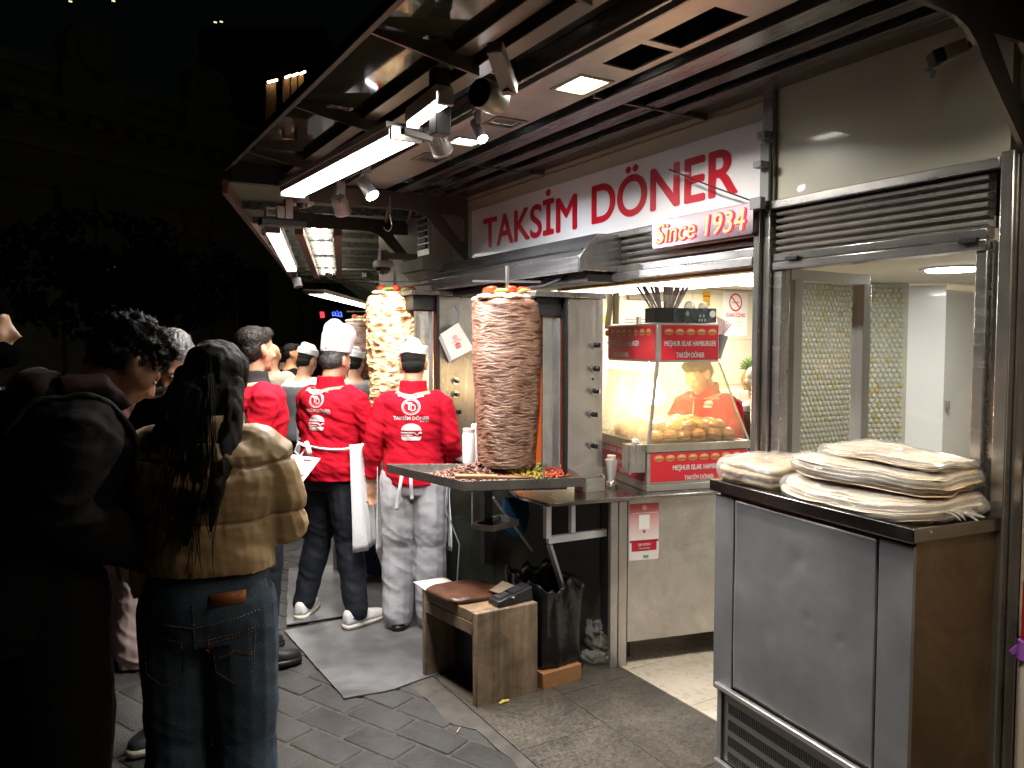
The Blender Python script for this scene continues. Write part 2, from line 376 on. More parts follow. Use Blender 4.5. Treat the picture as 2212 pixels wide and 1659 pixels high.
# ================================================================ SHOP FRONT
FX = 2.45
stone = mat('beige_stone', (.5, .42, .32), .75, n=.25, ns=6, bump=.25, bs=40, detail=9)
frost = mat('frosted_glass_panel', (.6, .57, .45), .3, n=.06, ns=3, coat=.35)
froof = mat('frosted_sill', (.42, .45, .4), .35)
shop = E('doner_shop', (FX, 3, 0), 'doner shop front of steel frames and frosted glass under a long white sign', 'shop')
def S(n, mb, m, **k): return O(n, mb, m, shop, **k)
S('fascia_panel', MB().box((FX + .01, 2.16, 2.17), (FX + .05, 4.72, 2.64)), frost, label='pale fascia strip behind the long white sign')
S('fascia_panel', MB().box((FX + .002, 1.24, 2.205), (FX + .05, 2.10, 2.64)), frost, label='big pale frosted panel above the right shutter')
# soft sealant along the top edge
mb = MB(); seal = mat('old_sealant', (.3, .22, .09), .7)
for (ya, yb) in ((2.17, 4.68),):
    pts = [(FX + .004, ya + (yb - ya) * i / 60, 2.605 + .004 * nz((i * .6, 0, 0), 1)) for i in range(61)]
    mb.tube(pts, [.004 + .004 * abs(nz((i * .9, 3, 0), 1)) for i in range(61)], 6)
S('sealant_bead', mb, seal)
# steel posts
pm = steel('post_steel', .46, .22, 'v', (1, .95, .88), bump=.05)
mb = MB(); mb.box((FX - .05, 2.135, 0), (FX + .05, 2.165, 2.19)).box((FX - .03, 2.10, 0), (FX + .05, 2.133, 2.19)).box((FX - .02, 2.10, 2.19), (FX + .05, 2.155, 2.64))
S('steel_post', mb, pm, bevel=.004)
mb = MB(); mb.box((FX - .04, 1.205, 0), (FX + .05, 1.245, 2.21)).box((FX - .01, 1.17, 0), (FX + .05, 1.203, 2.21)).box((FX + .012, 1.247, 0), (FX + .05, 1.285, 1.96))
S('steel_post', mb, pm, bevel=.004)
mb = MB(); mb.box((FX - .02, 4.70, 0), (FX + .06, 4.73, 2.2)); S('steel_post', mb, pm, bevel=.003)
# junction clips on the middle post
mb = MB(); mb.box((FX - .06, 2.108, 2.44), (FX - .021, 2.145, 2.47)).box((FX - .035, 2.106, 2.2), (FX - .021, 2.15, 2.43)).box((FX - .075, 2.11, 2.33), (FX - .036, 2.15, 2.355)).box((FX - .08, 2.105, 2.17), (FX - .051, 2.16, 2.215))
S('post_clip', mb, GRY, bevel=.002)
# roller shutters
def shutter(y0, y1, z0, z1, n, lab):
    root = None
    mb = MB(); h = (z1 - z0) / n
    for i in range(n):
        z = z0 + i * h
        prof = [(FX + .004, z + h * .06), (FX - .016, z + h * .2), (FX - .02, z + h * .45), (FX - .012, z + h * .68), (FX + .004, z + h * .72), (FX + .02, z + h * .72), (FX + .02, z + h * .06)]
        mb.prism([(a, y0, b) for a, b in prof], (0, y1 - y0, 0))
    mb.box((FX + .024, y0, z0), (FX + .03, y1, z1))
    return S('roller_shutter', mb, steel('shutter_steel', .8, .3, 'y', bump=.05), smooth=False, label=lab)
shutter(2.17, 3.03, 2.035, 2.165, 4, 'raised shutter slats above the hamburger counter')
shutter(1.29, 2.08, 2.003, 2.165, 6, 'raised shutter slats above the right window')
mb = MB(); mb.box((FX - .035, 1.25, 2.168), (FX + .0, 2.098, 2.2)).box((FX - .028, 2.168, 2.168), (FX + .0, 4.7, 2.195))
S('shutter_rail', mb, ST, bevel=.003)
mb = MB(); mb.box((FX - .03, 2.17, 1.995), (FX + .04, 3.06, 2.03)).box((FX - .05, 2.17, 1.955), (FX + .03, 3.6, 1.993)).box((FX - .01, 3.06, 1.96), (FX + .05, 4.7, 2.16))
S('lintel', mb, ST, bevel=.003)
mb = MB(); mb.box((FX - .012, 2.17, 1.938), (FX + .05, 3.6, 1.953)); S('lintel_trim', mb, mat('warm_brass_trim', (.55, .38, .2), .3, 1.), bevel=.002)
# right window frame with its rail knobs
mb = MB(); mb.box((FX - .015, 1.29, 1.967), (FX + .03, 2.098, 1.997)).box((FX - .02, 1.29, 1.932), (FX + .04, 2.095, 1.964)).box((FX - .012, 2.055, .95), (FX + .04, 2.095, 1.931)).box((FX - .01, 1.29, .95), (FX + .04, 1.325, 1.931)).box((FX - .012, 1.325, .95), (FX + .03, 2.054, 1.0))
wf = S('window_frame', mb, steel('frame_steel', .5, .25, 'y', (1, .97, .93)), bevel=.003)
for (u, v) in ((1710, 557), (2090, 519)):
    p = PX(u, v, FX - .03); O('rail_clip', MB().box(p - V((.006, .028, .008)), p + V((.012, .028, .008))), BLK, wf, bevel=.003)
S('window_pane', MB().box((FX + .012, 1.326, 1.0), (FX + .016, 2.054, 1.93)), clear('window_glass', (.985, .99, .98), .03))
# stone wall to the right of the shop
rw = MB(); rw.box((FX - .015, -3, 0), (FX + .3, 1.165, .78)).box((FX - .015, -3, .784), (FX + .3, 1.165, 1.6)).box((FX - .015, -3, 1.604), (FX + .3, 1.165, 2.3)).box((FX - .01, -3, 2.304), (FX + .3, 1.165, 3.4))
O('stone_wall', rw, stone, smooth=False, bevel=.003, label='warm beige stone wall at the right edge beside the shop', cat='wall')
O('stone_wall', MB().box((FX + .05, -3, 2.66), (FX + .3, 6.6, 3.7)), mat('upper_wall', (.12, .11, .09), .8, n=.2), smooth=False, label='dark upper wall of the building above the canopy', cat='wall')
# stone pier with capital at the left end of the shop front
pr = MB(); pr.box((2.31, 4.96, 0), (2.6, 5.22, 2.03)).box((2.31, 4.96, 2.24), (2.6, 5.22, 3.2))
pier = E('stone_pier', (2.45, 5.1, 0), 'grey stone pier with stepped capital behind the left end of the hood', 'pier')
pst = mat('grey_limestone', (.5, .46, .4), .65, n=.25, ns=7, bump=.2, bs=50)
O('shaft', pr, pst, pier, bevel=.004)
cp = MB(); cp.box((2.285, 4.945, 1.93), (2.6, 5.235, 2.06)).box((2.27, 4.935, 2.063), (2.6, 5.245, 2.09)).quadprism([(2.27, 4.935, 2.093), (2.6, 4.935, 2.093), (2.6, 5.245, 2.093), (2.27, 5.245, 2.093)], [(2.22, 4.905, 2.15), (2.6, 4.905, 2.15), (2.6, 5.28, 2.15), (2.22, 5.28, 2.15)]).box((2.205, 4.895, 2.153), (2.6, 5.29, 2.235))
O('capital', cp, pst, pier, bevel=.006)
vg = MB(); vg.box((2.30, 4.99, 2.27), (2.309, 5.19, 2.62)); O('vent_plate', vg, STH, pier, bevel=.002)
vl = MB()
for i in range(6): vl.box((2.285, 5.02, 2.315 + .045 * i), (2.299, 5.16, 2.345 + .045 * i))
O('vent_louvre', vl, BLK, pier, bevel=.002)
O('stone_wall', MB().box((2.47, 4.732, 0), (2.7, 4.955, 3.2)), pst, smooth=False, label='narrow pale stone strip between the sign and the louvred pier', cat='wall')
O('stone_wall', MB().box((2.55, 5.225, 0), (2.8, 6.6, 3.2)), pst, smooth=False, label='shaded stone wall beyond the louvred pier', cat='wall')
# ================================================================ MAIN SIGN
sg = E('shop_sign', (FX - .006, 3.39, 2.36), 'long white sign reading TAKSİM DÖNER in red capitals', 'sign')
signw = mat('sign_white', (.86, .83, .84), .3, coat=.3)
O('board', MB().box((FX - .008, 2.162, 2.202), (FX + .006, 4.62, 2.527)), signw, sg, smooth=False)
redl = mat('sign_red', (.56, .008, .022), .32, coat=.3)
SM = lambda y, z: basis((FX - .0085, y, z), (0, -1, 0), (0, 0, 1))
CAPR = {}
def caps(word, yl, yr, zl, zh):
    """letters set to measured left and right ends; accents reach above cap height"""
    H = (zh - zl) / CAPR[word]; W = yl - yr; mb = MB()
    for i, (dx, dy) in enumerate(((-1, 0), (1, 0), (-.5, .5), (.5, -.5), (0, 0), (0, .6), (0, -.6))):
        full = text_mesh(word, 1, 1, 0, res=9); e = .0078
        for v in full.vertices: v.co.x *= (W - 2 * e); v.co.y = (v.co.y + .5) * (H - 1.2 * e) + .6 * e
        mesh_to_mb(full, SM((yl + yr) / 2, zl) @ Matrix.Translation((dx * e, dy * e, .0012 + i * .0001)), mb)
    return mb
for wd in ('TAKSİM', 'DÖNER'):
    cu = bpy.data.curves.new('t', 'FONT'); oo = bpy.data.objects.new('t', cu); COL.objects.link(oo)
    hs = []
    for t in (wd.replace('İ', 'I').replace('Ö', 'O'), wd):
        cu.body = t; bpy.context.view_layer.update(); dg = bpy.context.evaluated_depsgraph_get(); dg.update()
        me = bpy.data.meshes.new_from_object(oo.evaluated_get(dg)); yy = [v.co.y for v in me.vertices]; hs.append(max(yy) - min(yy)); bpy.data.meshes.remove(me)
    CAPR[wd] = hs[0] / hs[1]; bpy.data.objects.remove(oo); bpy.data.curves.remove(cu)
raw('lettering', caps('TAKSİM', 4.46, PX(1250, 440, FX).y, 2.257, 2.45), redl, sg)
raw('lettering', caps('DÖNER', PX(1281, 440, FX).y, 2.285, 2.262, 2.462), redl, sg)
# ================================================================ LED SIGN since 1934
p0 = PX(1408, 478, 2.37); p1 = PX(1627, 435, 2.37); zt, zb = p1.z, PX(1625, 505, 2.37).z
sn = E('led_sign', (2.37, (p0.y + p1.y) / 2, (zt + zb) / 2), 'small lit mirror finish sign reading Since 1934 below the big sign', 'sign')
ym, zm = (p0.y + p1.y) / 2, (zt + zb) / 2; wy, hz = p0.y - p1.y, zt - zb
def rrect(w, h, r, k=5):
    out = []
    for cx, cz, a0 in ((w / 2 - r, h / 2 - r, 0), (-w / 2 + r, h / 2 - r, 90), (-w / 2 + r, -h / 2 + r, 180), (w / 2 - r, -h / 2 + r, 270)):
        for i in range(k + 1): a = rad(a0 + 90 * i / k); out.append((cx + r * math.cos(a), cz + r * math.sin(a)))
    return out
O('plate', MB().prism([(2.372, ym + a, zm + b) for a, b in rrect(wy, hz, .015)], (.03, 0, 0)), mat('led_mirror_plate', (.4, .33, .36), .2, 1.), sn, smooth=False, bevel=.002)
ML = basis((2.371, ym, zm), (0, -1, 0), (0, 0, 1))
lettering('halo', 'Since 1934', ML, wy * .9, hz * .74, emis('halo_red_glow', (1, .01, .09), 2.2, .02), sn, off=.1, lift=.002, shear=.15)  # red glow around the letters built as wider emissive strokes
lettering('lettering', 'Since 1934', ML, wy * .875, hz * .68, emis('led_cream', (1, .48, .16), 2., .02), sn, off=.012, lift=.006, shear=.15)
O('wire_stay', MB().tube([PX(1446, 366, 2.36), PX(1530, 400, 2.365), PX(1652, 444, 2.40)], .0035, 6), BLK, shop)
O('wire_stay', MB().tube([PX(1625, 440, 2.38), PX(1652, 447, 2.42)], .004, 6), BLK, shop)
# ================================================================ CANOPY
cz = 2.62
canopy = E('canopy', (1.65, 2.9, cz), 'long steel and dark glass canopy over the stall front with recessed lamps', 'canopy')
CA = lambda n, mb, m, **k: O(n, mb, m, canopy, **k)
glassd = mat('dark_canopy_glass', (.05, .056, .036), .07, n=.3, ns=2, spec=.9, rvar=.04)
CA('glass_panel', MB().box((.9, -.6, 2.665), (1.27, 4.66, 2.675)), glassd, smooth=False, label='outer strip of dark canopy glass mirroring the stall')
CA('glass_panel', MB().box((1.27, -.6, 2.672), (2.45, 4.66, 2.682)), glassd, smooth=False)
bm_ = steel('beam_steel', .24, .28, 'y', (1, .96, .94), bump=.05)
bd_ = mat('beam_paint_dark', (.13, .11, .09), .36, .5, n=.3, ns=6)
def beam(x0, x1, z0, z1, m=bm_, y0=-.6, y1=4.66, lab=None, nm='beam'): return CA(nm, MB().box((x0, y0, z0), (x1, y1, z1)), m, bevel=.003)
beam(.876, .9, 2.625, 2.664, BLK, nm='edge_beam')
beam(1.2, 1.27, 2.63, 2.671, bd_); beam(1.29, 1.36, 2.6, 2.671, bd_)
beam(1.5, 1.515, 2.6, 2.671)
# lamp channel: steel soffit with openings
LN = [(-.25, -.07), (.45, .63), (1.12, 1.3)]
ch = MB(); holes = [(1.66, 1.98), (2.0, 2.2), (2.32, 2.5), (2.93, 3.05), (3.3, 3.42), (3.66, 3.8)]
def soffit(mb, x0, x1, z, t, ys, hx0, hx1):
    y = -.6
    for a, b in ys:
        mb.box((x0, y, z), (x1, a, z + t)); mb.box((x0, a, z), (hx0, b, z + t)); mb.box((hx1, a, z), (x1, b, z + t)); y = b
    mb.box((x0, y, z), (x1, 4.66, z + t))
soffit(ch, 1.585, 1.84, 2.618, .008, LN + [(1.665, 1.955), (1.99, 2.2), (2.325, 2.5), (2.93, 3.045), (3.3, 3.42), (3.66, 3.82)], 1.675, 1.812)
ch.box((1.578, -.6, 2.618), (1.584, 4.66, 2.67)); ch.box((1.841, -.6, 2.618), (1.847, 4.66, 2.67))
CA('lamp_channel', ch, steel('channel_steel', .5, .4, 'y', (1, .9, .86), bump=.04), bevel=.001)
for a, b in ((1.665, 1.955), (1.99, 2.2)):
    CA('recess_shade_block', MB().box((1.67, a - .01, 2.627), (1.82, b + .01, 2.66)), mat('recess_shade_black', (.002, .002, .002), 1., spec=0.), smooth=False)  # solid black block stands for the shade inside the opening
frm = mat('lamp_bezel', (.3, .26, .16), .4, .5)
for i, (a, b, s) in enumerate(((-.25, -.07, 5), (.45, .63, 5), (1.12, 1.3, 5), (2.325, 2.5, 26.), (2.93, 3.045, 0), (3.3, 3.42, 9.), (3.66, 3.82, 0))):
    f = MB(); soff = .014
    f.box((1.665, a - .012, 2.612), (1.822, a + .004, 2.617)).box((1.665, b - .004, 2.612), (1.822, b + .012, 2.617)).box((1.665, a + .005, 2.612), (1.68, b - .005, 2.617)).box((1.807, a + .005, 2.612), (1.822, b - .005, 2.617))
    fo = CA('ceiling_lamp', f, frm, bevel=.001)
    O('diffuser', MB().box((1.676, a + .001, 2.628), (1.811, b - .001, 2.64)), emis('ceiling_lamp_white', (1, .97, .88), 20.) if (i == 3 or i < 3) else (emis('ceiling_lamp_cool', (.8, .88, 1), 12.) if s else mat('unlit_lamp_glass', (.25, .27, .27), .08, n=.3, ns=12)), fo, smooth=False)
for (a, b, pw, col) in ((2.325, 2.5, 26, (1, .96, .88)), (3.3, 3.42, 18, (.9, .94, 1)), (1.12, 1.3, 10, (1, .93, .82)), (.45, .63, 12, (1, .82, .6)), (-.25, -.07, 10, (1, .8, .56))):
    l = lampobj('recessed_glow', 'AREA', (1.7435, (a + b) / 2, 2.61), pw, col, shape='RECTANGLE', size=.12, size_y=.16, spread=rad(150 if a > 1.5 else 132)); l.parent = canopy; l.matrix_parent_inverse = canopy.matrix_basis.inverted()
# long I beams towards the wall
def ibeam(xc, w, z0, z1):
    mb = MB(); mb.box((xc - w / 2, -.6, z0), (xc + w / 2, 4.66, z0 + .008)).box((xc - .005, -.6, z0 + .009), (xc + .005, 4.66, z1)); return CA('beam', mb, bm_, bevel=.001)
ibeam(1.94, .1, 2.6, 2.671); ibeam(2.14, .07, 2.612, 2.671); ibeam(2.27, .06, 2.608, 2.671)
CA('wall_gutter', MB().box((2.36, -.6, 2.63), (2.45, 4.66, 2.671)), bd_, bevel=.003)
# cross members
for y in (1.2, 2.48, 3.75): CA('cross_rib', MB().box((1.85, y - .006, 2.605), (2.45, y + .006, 2.671)), bm_); CA('cross_rib', MB().box((1.275, y - .006, 2.62), (1.49, y + .006, 2.671)), bm_)
for y in (.85, 1.75, 2.4, 3.3, 4.2):
    CA('outrigger', MB().prism([(.9, y, 2.655), (.9, y, 2.64), (1.3, y, 2.57), (1.3, y, 2.655)], (0, .012, 0)), bd_, smooth=False)
# end fascia
CA('end_beam', MB().box((.9, 4.6, 2.56), (1.28, 4.66, 2.664)), BLK, bevel=.003)
# curved bracket plates with a cut-out
def arc(c, r, a0, a1, n=8): return [(c[0] + r * math.cos(rad(a0 + (a1 - a0) * i / n)), c[1] + r * math.sin(rad(a0 + (a1 - a0) * i / n))) for i in range(n + 1)]
def bracket(name, y, xw, z0, lab, x0=1.3, m=bd_, sc=1.):
    # outline in x,z with hole: built as two halves around the hole
    u = lambda x, z: (xw - (2.45 - x) * sc, y, z0 + (z - 2.51) * sc)
    curve = [(1.98, 2.512), (2.06, 2.508), (2.12, 2.49), (2.17, 2.455), (2.2, 2.42)]
    mb = MB()
    lower = [u(x0, 2.50)] + [u(*p) for p in curve]
    top = [u(x0, 2.615)] + [u(p[0], 2.615) for p in curve]
    for i in range(len(lower) - 1): mb.prism([lower[i], lower[i + 1], top[i + 1], top[i]], (0, .014, 0))
    # right part with triangular hole
    h = [(2.25, 2.50), (2.40, 2.505), (2.425, 2.48), (2.425, 2.34), (2.40, 2.325)]
    out = [(2.2, 2.42), (2.44, 2.2), (2.45, 2.2), (2.45, 2.615), (2.2, 2.615)]
    pairs = [[(2.2, 2.42), (2.2, 2.615), (2.25, 2.5)], [(2.2, 2.615), (2.45, 2.615), (2.40, 2.505), (2.25, 2.5)], [(2.45, 2.615), (2.45, 2.48), (2.425, 2.48), (2.40, 2.505)],
             [(2.45, 2.48), (2.45, 2.34), (2.425, 2.34), (2.425, 2.48)], [(2.45, 2.34), (2.45, 2.2), (2.44, 2.2), (2.40, 2.325), (2.425, 2.34)], [(2.44, 2.2), (2.2, 2.42), (2.25, 2.5), (2.40, 2.325)]]
    for q in pairs: mb.prism([u(*p) for p in q], (0, .014, 0))
    return O(name, mb, m, smooth=False, label=lab, cat='bracket', group='curved canopy brackets')
bracket('canopy_bracket', 1.19, 2.45, 2.51, 'nearest curved canopy bracket, top right above the security camera', x0=.9)
bracket('canopy_bracket', 4.69, 2.45, 2.51, 'curved canopy bracket with rounded triangular hole at the left end of the long sign', x0=1.28)
bracket('canopy_bracket', 5.95, 2.62, 2.54, 'farther curved canopy bracket behind the louvred pier', x0=1.35)
# ================================================================ TUBE LIGHTS
def tubelight(a, b, lab, s=22., w=.06, col=(1, .94, .86), grp='long tube lights under the canopies', power=0):
    a, b = V(a), V(b); t = E('tube_light', (a + b) / 2, lab, 'light', grp); d = (b - a).normalized()
    O('diffuser', MB().bar(a, b, w, .035), emis('tube_white_%d' % s, col, s), t, bevel=.01)
    sk_ = V((-d.y, d.x, 0)) * (w / 2 + .006); O('housing', MB().bar(a + V((0, 0, .032)), b + V((0, 0, .032)), w * 1.25, .024).bar(a + sk_ + V((0, 0, .006)), b + sk_ + V((0, 0, .006)), .006, .028).bar(a - sk_ + V((0, 0, .006)), b - sk_ + V((0, 0, .006)), .006, .028), WHT, t)
    O('end_cap', MB().bar(a - d * .02, a - d * .001, w * 1.05, .05), STH, t); O('end_cap', MB().bar(b + d * .001, b + d * .02, w * 1.05, .05), STH, t)
    if power:
        l = lampobj('tube_glow', 'AREA', (a + b) / 2 - V((0, 0, .025)), power, col, parent=t, shape='RECTANGLE', size=w, size_y=(b - a).length, spread=rad(150)); l.rotation_euler = (0, 0, math.atan2(d.y, d.x) - rad(90)); l.parent = t; l.matrix_parent_inverse = t.matrix_basis.inverted()
    return t
tubelight((1.20, 2.82, 2.45), (1.135, 4.17, 2.45), 'longest glaring white tube light hanging below the near canopy edge', 14., .125, power=68)
tubelight((1.19, 2.45, 2.49), (1.21, 2.76, 2.49), 'short lit tube piece behind the black hanging post', 20., .05)
tubelight((1.38, 5.62, 2.45), (2.28, 8.5, 2.45), 'crooked white tube light beyond the white junction boxes', 12., .1, power=85)
tubelight(PZ(680, 632, 2.36), PZ(818, 668, 2.36), 'far glowing row of tube lights above the chicken spit', 15., .26, (1, .92, .78), power=160)
# posts, floodlights and other gear hanging under the canopy
O('hanging_post', MB().box((1.205, 2.55, 2.40), (1.265, 2.61, 2.64)), BLK, bevel=.003, label='black square post hanging from the canopy beside the tube light', cat='post')
O('hanging_post', MB().bar(PZ(870, 283, 2.42), PZ(930, 300, 2.42), .02, .02), BLK, label='short dark arm holding the near end of the long tube light', cat='bracket')
fin = mat('spotlight_grey', (.3, .29, .27), .4, .5, n=.2)
def spot(c, d, r, ln, lab, lit=None, finned=False, power=0, col=(.9, .93, 1), cone=70, boxsz=(.05, .035, .1), boxm=None, up=.1):
    c, d = V(c), V(d).normalized(); t = E('spotlight', c, lab, 'spotlight', 'adjustable spotlights under the canopy')
    O('housing', MB().tube([c - d * ln, c - d * ln * .9, c - d * ln * .35, c, c + d * .003], [r * .55, r * .8, r * .95, r, r * .97], 28), fin, t)
    O('rim', MB().tube([c + d * .003, c + d * .012], [r * 1.04, r * 1.04], 28), STH, t)
    O('lens', MB().tube([c + d * .0125, c + d * .0145], [r * .95, r * .93], 28), (emis('spot_cool_%d' % lit, col, lit) if lit else BLK), t)
    if finned:
        mb = MB()
        q = d.to_track_quat('Z', 'Y')
        for k in range(18):
            a = 2 * math.pi * k / 18; e = q @ V((math.cos(a), math.sin(a), 0)); e2 = q @ V((-math.sin(a), math.cos(a), 0))
            mb.prism([c - d * (ln * .5) + e * r * .3 - e2 * .002, c - d * (ln * .5) + e * r * 1.0 - e2 * .002, c - d * (ln * 1.15) + e * r * .85 - e2 * .002, c - d * (ln * 1.25) + e * r * .15 - e2 * .002], e2 * .004)
        O('cooling_fin', mb, STH, t)
    O('mount', MB().bar(c - d * ln * .5 + V((0, 0, r * .5)), c - d * ln * .5 + V((0, 0, up)), .02, .02), GRY, t)
    b = c - d * ln * .6 + V((0, 0, up)); O('ballast_box', MB().box(b - V(boxsz) / 2, b + V(boxsz) / 2), boxm or STH, t, bevel=.003)
    if power:
        l = lampobj('spot_beam', 'SPOT', c + d * .03, power, col, c + d, spot_size=rad(cone), spot_blend=.6, shadow_soft_size=r * .7)
        l.parent = t; l.matrix_parent_inverse = t.matrix_basis.inverted()
    return t
pA = PZ(802, 419, 2.4); spot(pA, V((.3, -.5, -.75)), .035, .1, 'lit round spotlight with crumpled white ballast box, above the hook', 60, power=95, cone=90)
pB = PZ(740, 455, 2.38); spot(pB, V((1.97, 4.86, 1.55)) - pB, .045, .08, 'finned spotlight seen from behind, aimed at the chicken spit', 8, True, up=.07, power=240, cone=42, col=(1, .95, .85))
pC = PZ(955, 322, 2.42); spot(pC, V((.6, .45, -.6)), .042, .09, 'spotlight with a glowing rim under the black hanging post', 8, True, boxsz=(.04, .03, .08), power=45, cone=60)
pD = PZ(1040, 296, 2.47); spot(pD, V((.1, -.55, -.8)), .022, .09, 'small bright bluish spotlight right of the black post', 90, power=60, cone=88, boxsz=(.03, .03, .08))
# big dark cylinder speaker-like spotlight on a square arm
pE = PZ(1036, 200, 2.46); d = (PZ(1110, 232, 2.46) - pE).normalized(); t = E('spotlight', pE, 'large unlit cylinder spotlight with open black mouth on a boxy grey arm', 'spotlight', 'adjustable spotlights under the canopy')
O('housing', MB().tube([pE, pE + d * .02, pE + d * .1, pE + d * .12], [.046, .05, .05, .035], 32), mat('warm_grey_metal', (.3, .27, .23), .42, .4, n=.2), t)
O('mouth', MB().tube([pE - d * .002, pE - d * .0005], [.044, .044], 32), BLK, t)
O('arm', MB().bar(PZ(1068, 100, 2.53), PZ(1102, 195, 2.46), .05, .04), mat('warm_grey_metal'), t, bevel=.004)
O('arm_socket', MB().bar(PZ(1092, 190, 2.455), PZ(1112, 198, 2.455), .02, .02), BLK, t)
# steel hook
h0 = PZ(842, 425, 2.5); hk = [h0, h0 + V((0, 0, -.11)), h0 + V((.01, 0, -.16))]
c = h0 + V((-.015, .0, -.17)); hk += [c + V((.024 * math.cos(rad(a)), 0, .03 * math.sin(rad(a)))) for a in (-10, -50, -90, -130, -170)]
O('meat_hook', MB().tube(hk, .004, 8), STP, label='thin steel hook hanging from the canopy below the spotlights', cat='hook')
# cameras
def cyl_cam(p, d, r, ln, lab, m=WHT):
    p, d = V(p), V(d).normalized(); t = E('security_camera', p, lab, 'camera', 'security cameras')
    O('housing', MB().tube([p, p + d * ln], [r, r], 20), m, t, bevel=.003); O('lens', MB().tube([p + d * (ln + .0005), p + d * (ln + .004)], [r * .8, r * .75], 20), BLK, t)
    O('mount', MB().bar(p + d * ln * .3 + V((0, 0, r)), p + d * ln * .3 + V((0, 0, r + .06)), .02), GRY, t); return t
cyl_cam(PZ(640, 602, 2.38), (.15, -.3, -1), .05, .1, 'small white bullet camera hanging beside the crooked tube light')
def dome(p, r, lab, m=WHT, arm=None):
    p = V(p); t = E('security_camera', p, lab, 'camera', 'security cameras')
    O('housing', MB().lathe(p, [(r, 0), (r * 1.05, .012), (r, .035), (r * .9, .05)]), m, t)
    O('dome', MB().lathe(p, [(r * .02, -r * .72), (r * .4, -r * .66), (r * .72, -r * .35), (r * .8, -.001)]), mat('smoked_dome', (.015, .015, .017), .06, spec=.9), t)
    O('lens_band', MB().tube([p + V((math.cos(rad(a)) * r * .62, math.sin(rad(a)) * r * .62, -r * .52 + .02 * abs(math.sin(rad(a * 1.)))))for a in range(200, 345, 12)], r * .1, 6), STH, t)
    O('mount', MB().box(p + V((-.03, -.03, .051)), p + V((.03, .03, .13))), mat('mount_grey', (.2, .2, .21), .5), t, bevel=.003)
    if arm: O('arm', MB().bar(p + V((0, 0, .09)), V(arm), .05), mat('mount_grey'), t)
    return t
pd = PY(828, 578, 5.6); dome(pd, .075, 'round dome camera on a cross shaped mount left of the stone capital', arm=pd + V((.35, 0, .09)))
dome(PZ(652, 440, 2.43), .04, 'little dome camera under the white plate at the canopy corner')
jb = E('junction_box', PZ(618, 450, 2.43), 'pair of silvery white junction boxes at the far corner of the near canopy', 'box')
q = PZ(622, 452, 2.43)
O('box', MB().box(q + V((-.022, -.03, -.06)), q + V((.022, .03, .055))), WHT, jb, bevel=.003); O('box', MB().box(q + V((-.07, -.03, -.06)), q + V((-.026, .03, .01))), WHT, jb, bevel=.003)
O('plate', MB().box(q + V((.024, -.05, .03)), q + V((.14, .05, .05))), WHT, jb, bevel=.003); O('cage', MB().box(q + V((-.13, -.03, -.05)), q + V((-.075, .03, -.045))).box(q + V((-.13, -.03, -.045)), q + V((-.125, .03, -.01))).box(q + V((-.13, -.03, -.005)), q + V((-.075, .03, 0))), WHT, jb)
O('base', MB().box(q + V((-.16, -.04, -.1)), q + V((.1, .06, -.066))), BLK, jb, bevel=.004)
# camera at top right
tc0 = PX(2010, 130, 2.3); tc1 = PX(2085, 100, 2.38); t = E('security_camera', tc0, 'dark and cream bullet camera under the canopy at the top right', 'camera', 'security cameras')
O('housing', MB().bar(tc0 + (tc1 - tc0) * .35, tc1, .045, .045), mat('aged_cream', (.3, .25, .18), .5), t, bevel=.006); O('hood', MB().bar(tc0, tc0 + (tc1 - tc0) * .34, .05, .042), BLK, t, bevel=.004)
O('lens', MB().cyl(tc0 + V((0, .01, -.03)), tc0 + V((0, -.01, -.045)), .012), GRY, t); O('mount', MB().bar(tc1, tc1 + V((.07, -.02, .03)), .02), BLK, t)
# ================================================================ SECOND CANOPY (turns away with the street)
c2 = E('canopy', (2.5, 8, 2.6), 'second canopy of pale glass and purlins over the farther stalls, turning away', 'canopy')
A0, A1 = V((1.03, 5.35, 0)), V((3.75, 13.5, 0)); B0, B1 = V((2.7, 5.0, 0)), V((5.6, 12.8, 0))
L2 = lambda s, t, z: A0.lerp(A1, t).lerp(B0.lerp(B1, t), s) + V((0, 0, z))
pale = mat('pale_green_canopy_glass', (.34, .38, .3), .3, n=.15, ns=3)
O('glass_panel', MB().quadprism([L2(0, 0, 2.70), L2(1, 0, 2.70), L2(1, 1, 2.70), L2(0, 1, 2.70)], [L2(0, 0, 2.71), L2(1, 0, 2.71), L2(1, 1, 2.71), L2(0, 1, 2.71)]), pale, c2, smooth=False)
O('edge_beam', MB().bar(L2(-.01, 0, 2.67), L2(-.01, 1, 2.67), .04, .09), mat('rusty_pink_edge', (.25, .14, .12), .5), c2)
for k in range(1, 12): O('purlin', MB().bar(L2(0, k / 12, 2.67), L2(1, k / 12, 2.67), .05, .05), bm_, c2)
for s in (.72, .8): O('conduit', MB().tube([L2(s, .02, 2.63), L2(s + .02, .6, 2.63)], .012, 8), mat('copper_conduit', (.35, .16, .09), .4, .6), c2)
O('conduit', MB().tube([L2(.62, .02, 2.63), L2(.63, .6, 2.63)], .012, 8), mat('copper_conduit'), c2)
gl_ = E('louvre_light', L2(.33, .25, 2.6), 'ceiling light trough with mirrored louvres and bright tubes under the far canopy', 'light')
ga, gb = PZ(688, 498, 2.6), PZ(690, 597, 2.6); ga2 = L2(.45, .1, 2.6); 
dirg = (A1 - A0).normalized(); sd = V((dirg.y, -dirg.x, 0)); g0 = PZ(688, 500, 2.6); g1 = g0 + dirg * 4.6
for sgn in (-1, 1): O('side_rail', MB().bar(g0 + sd * .16 * sgn, g1 + sd * .16 * sgn, .07, .06), mat('rust_red_rail', (.22, .08, .06), .5), gl_)
mb = MB(); mt_ = MB()
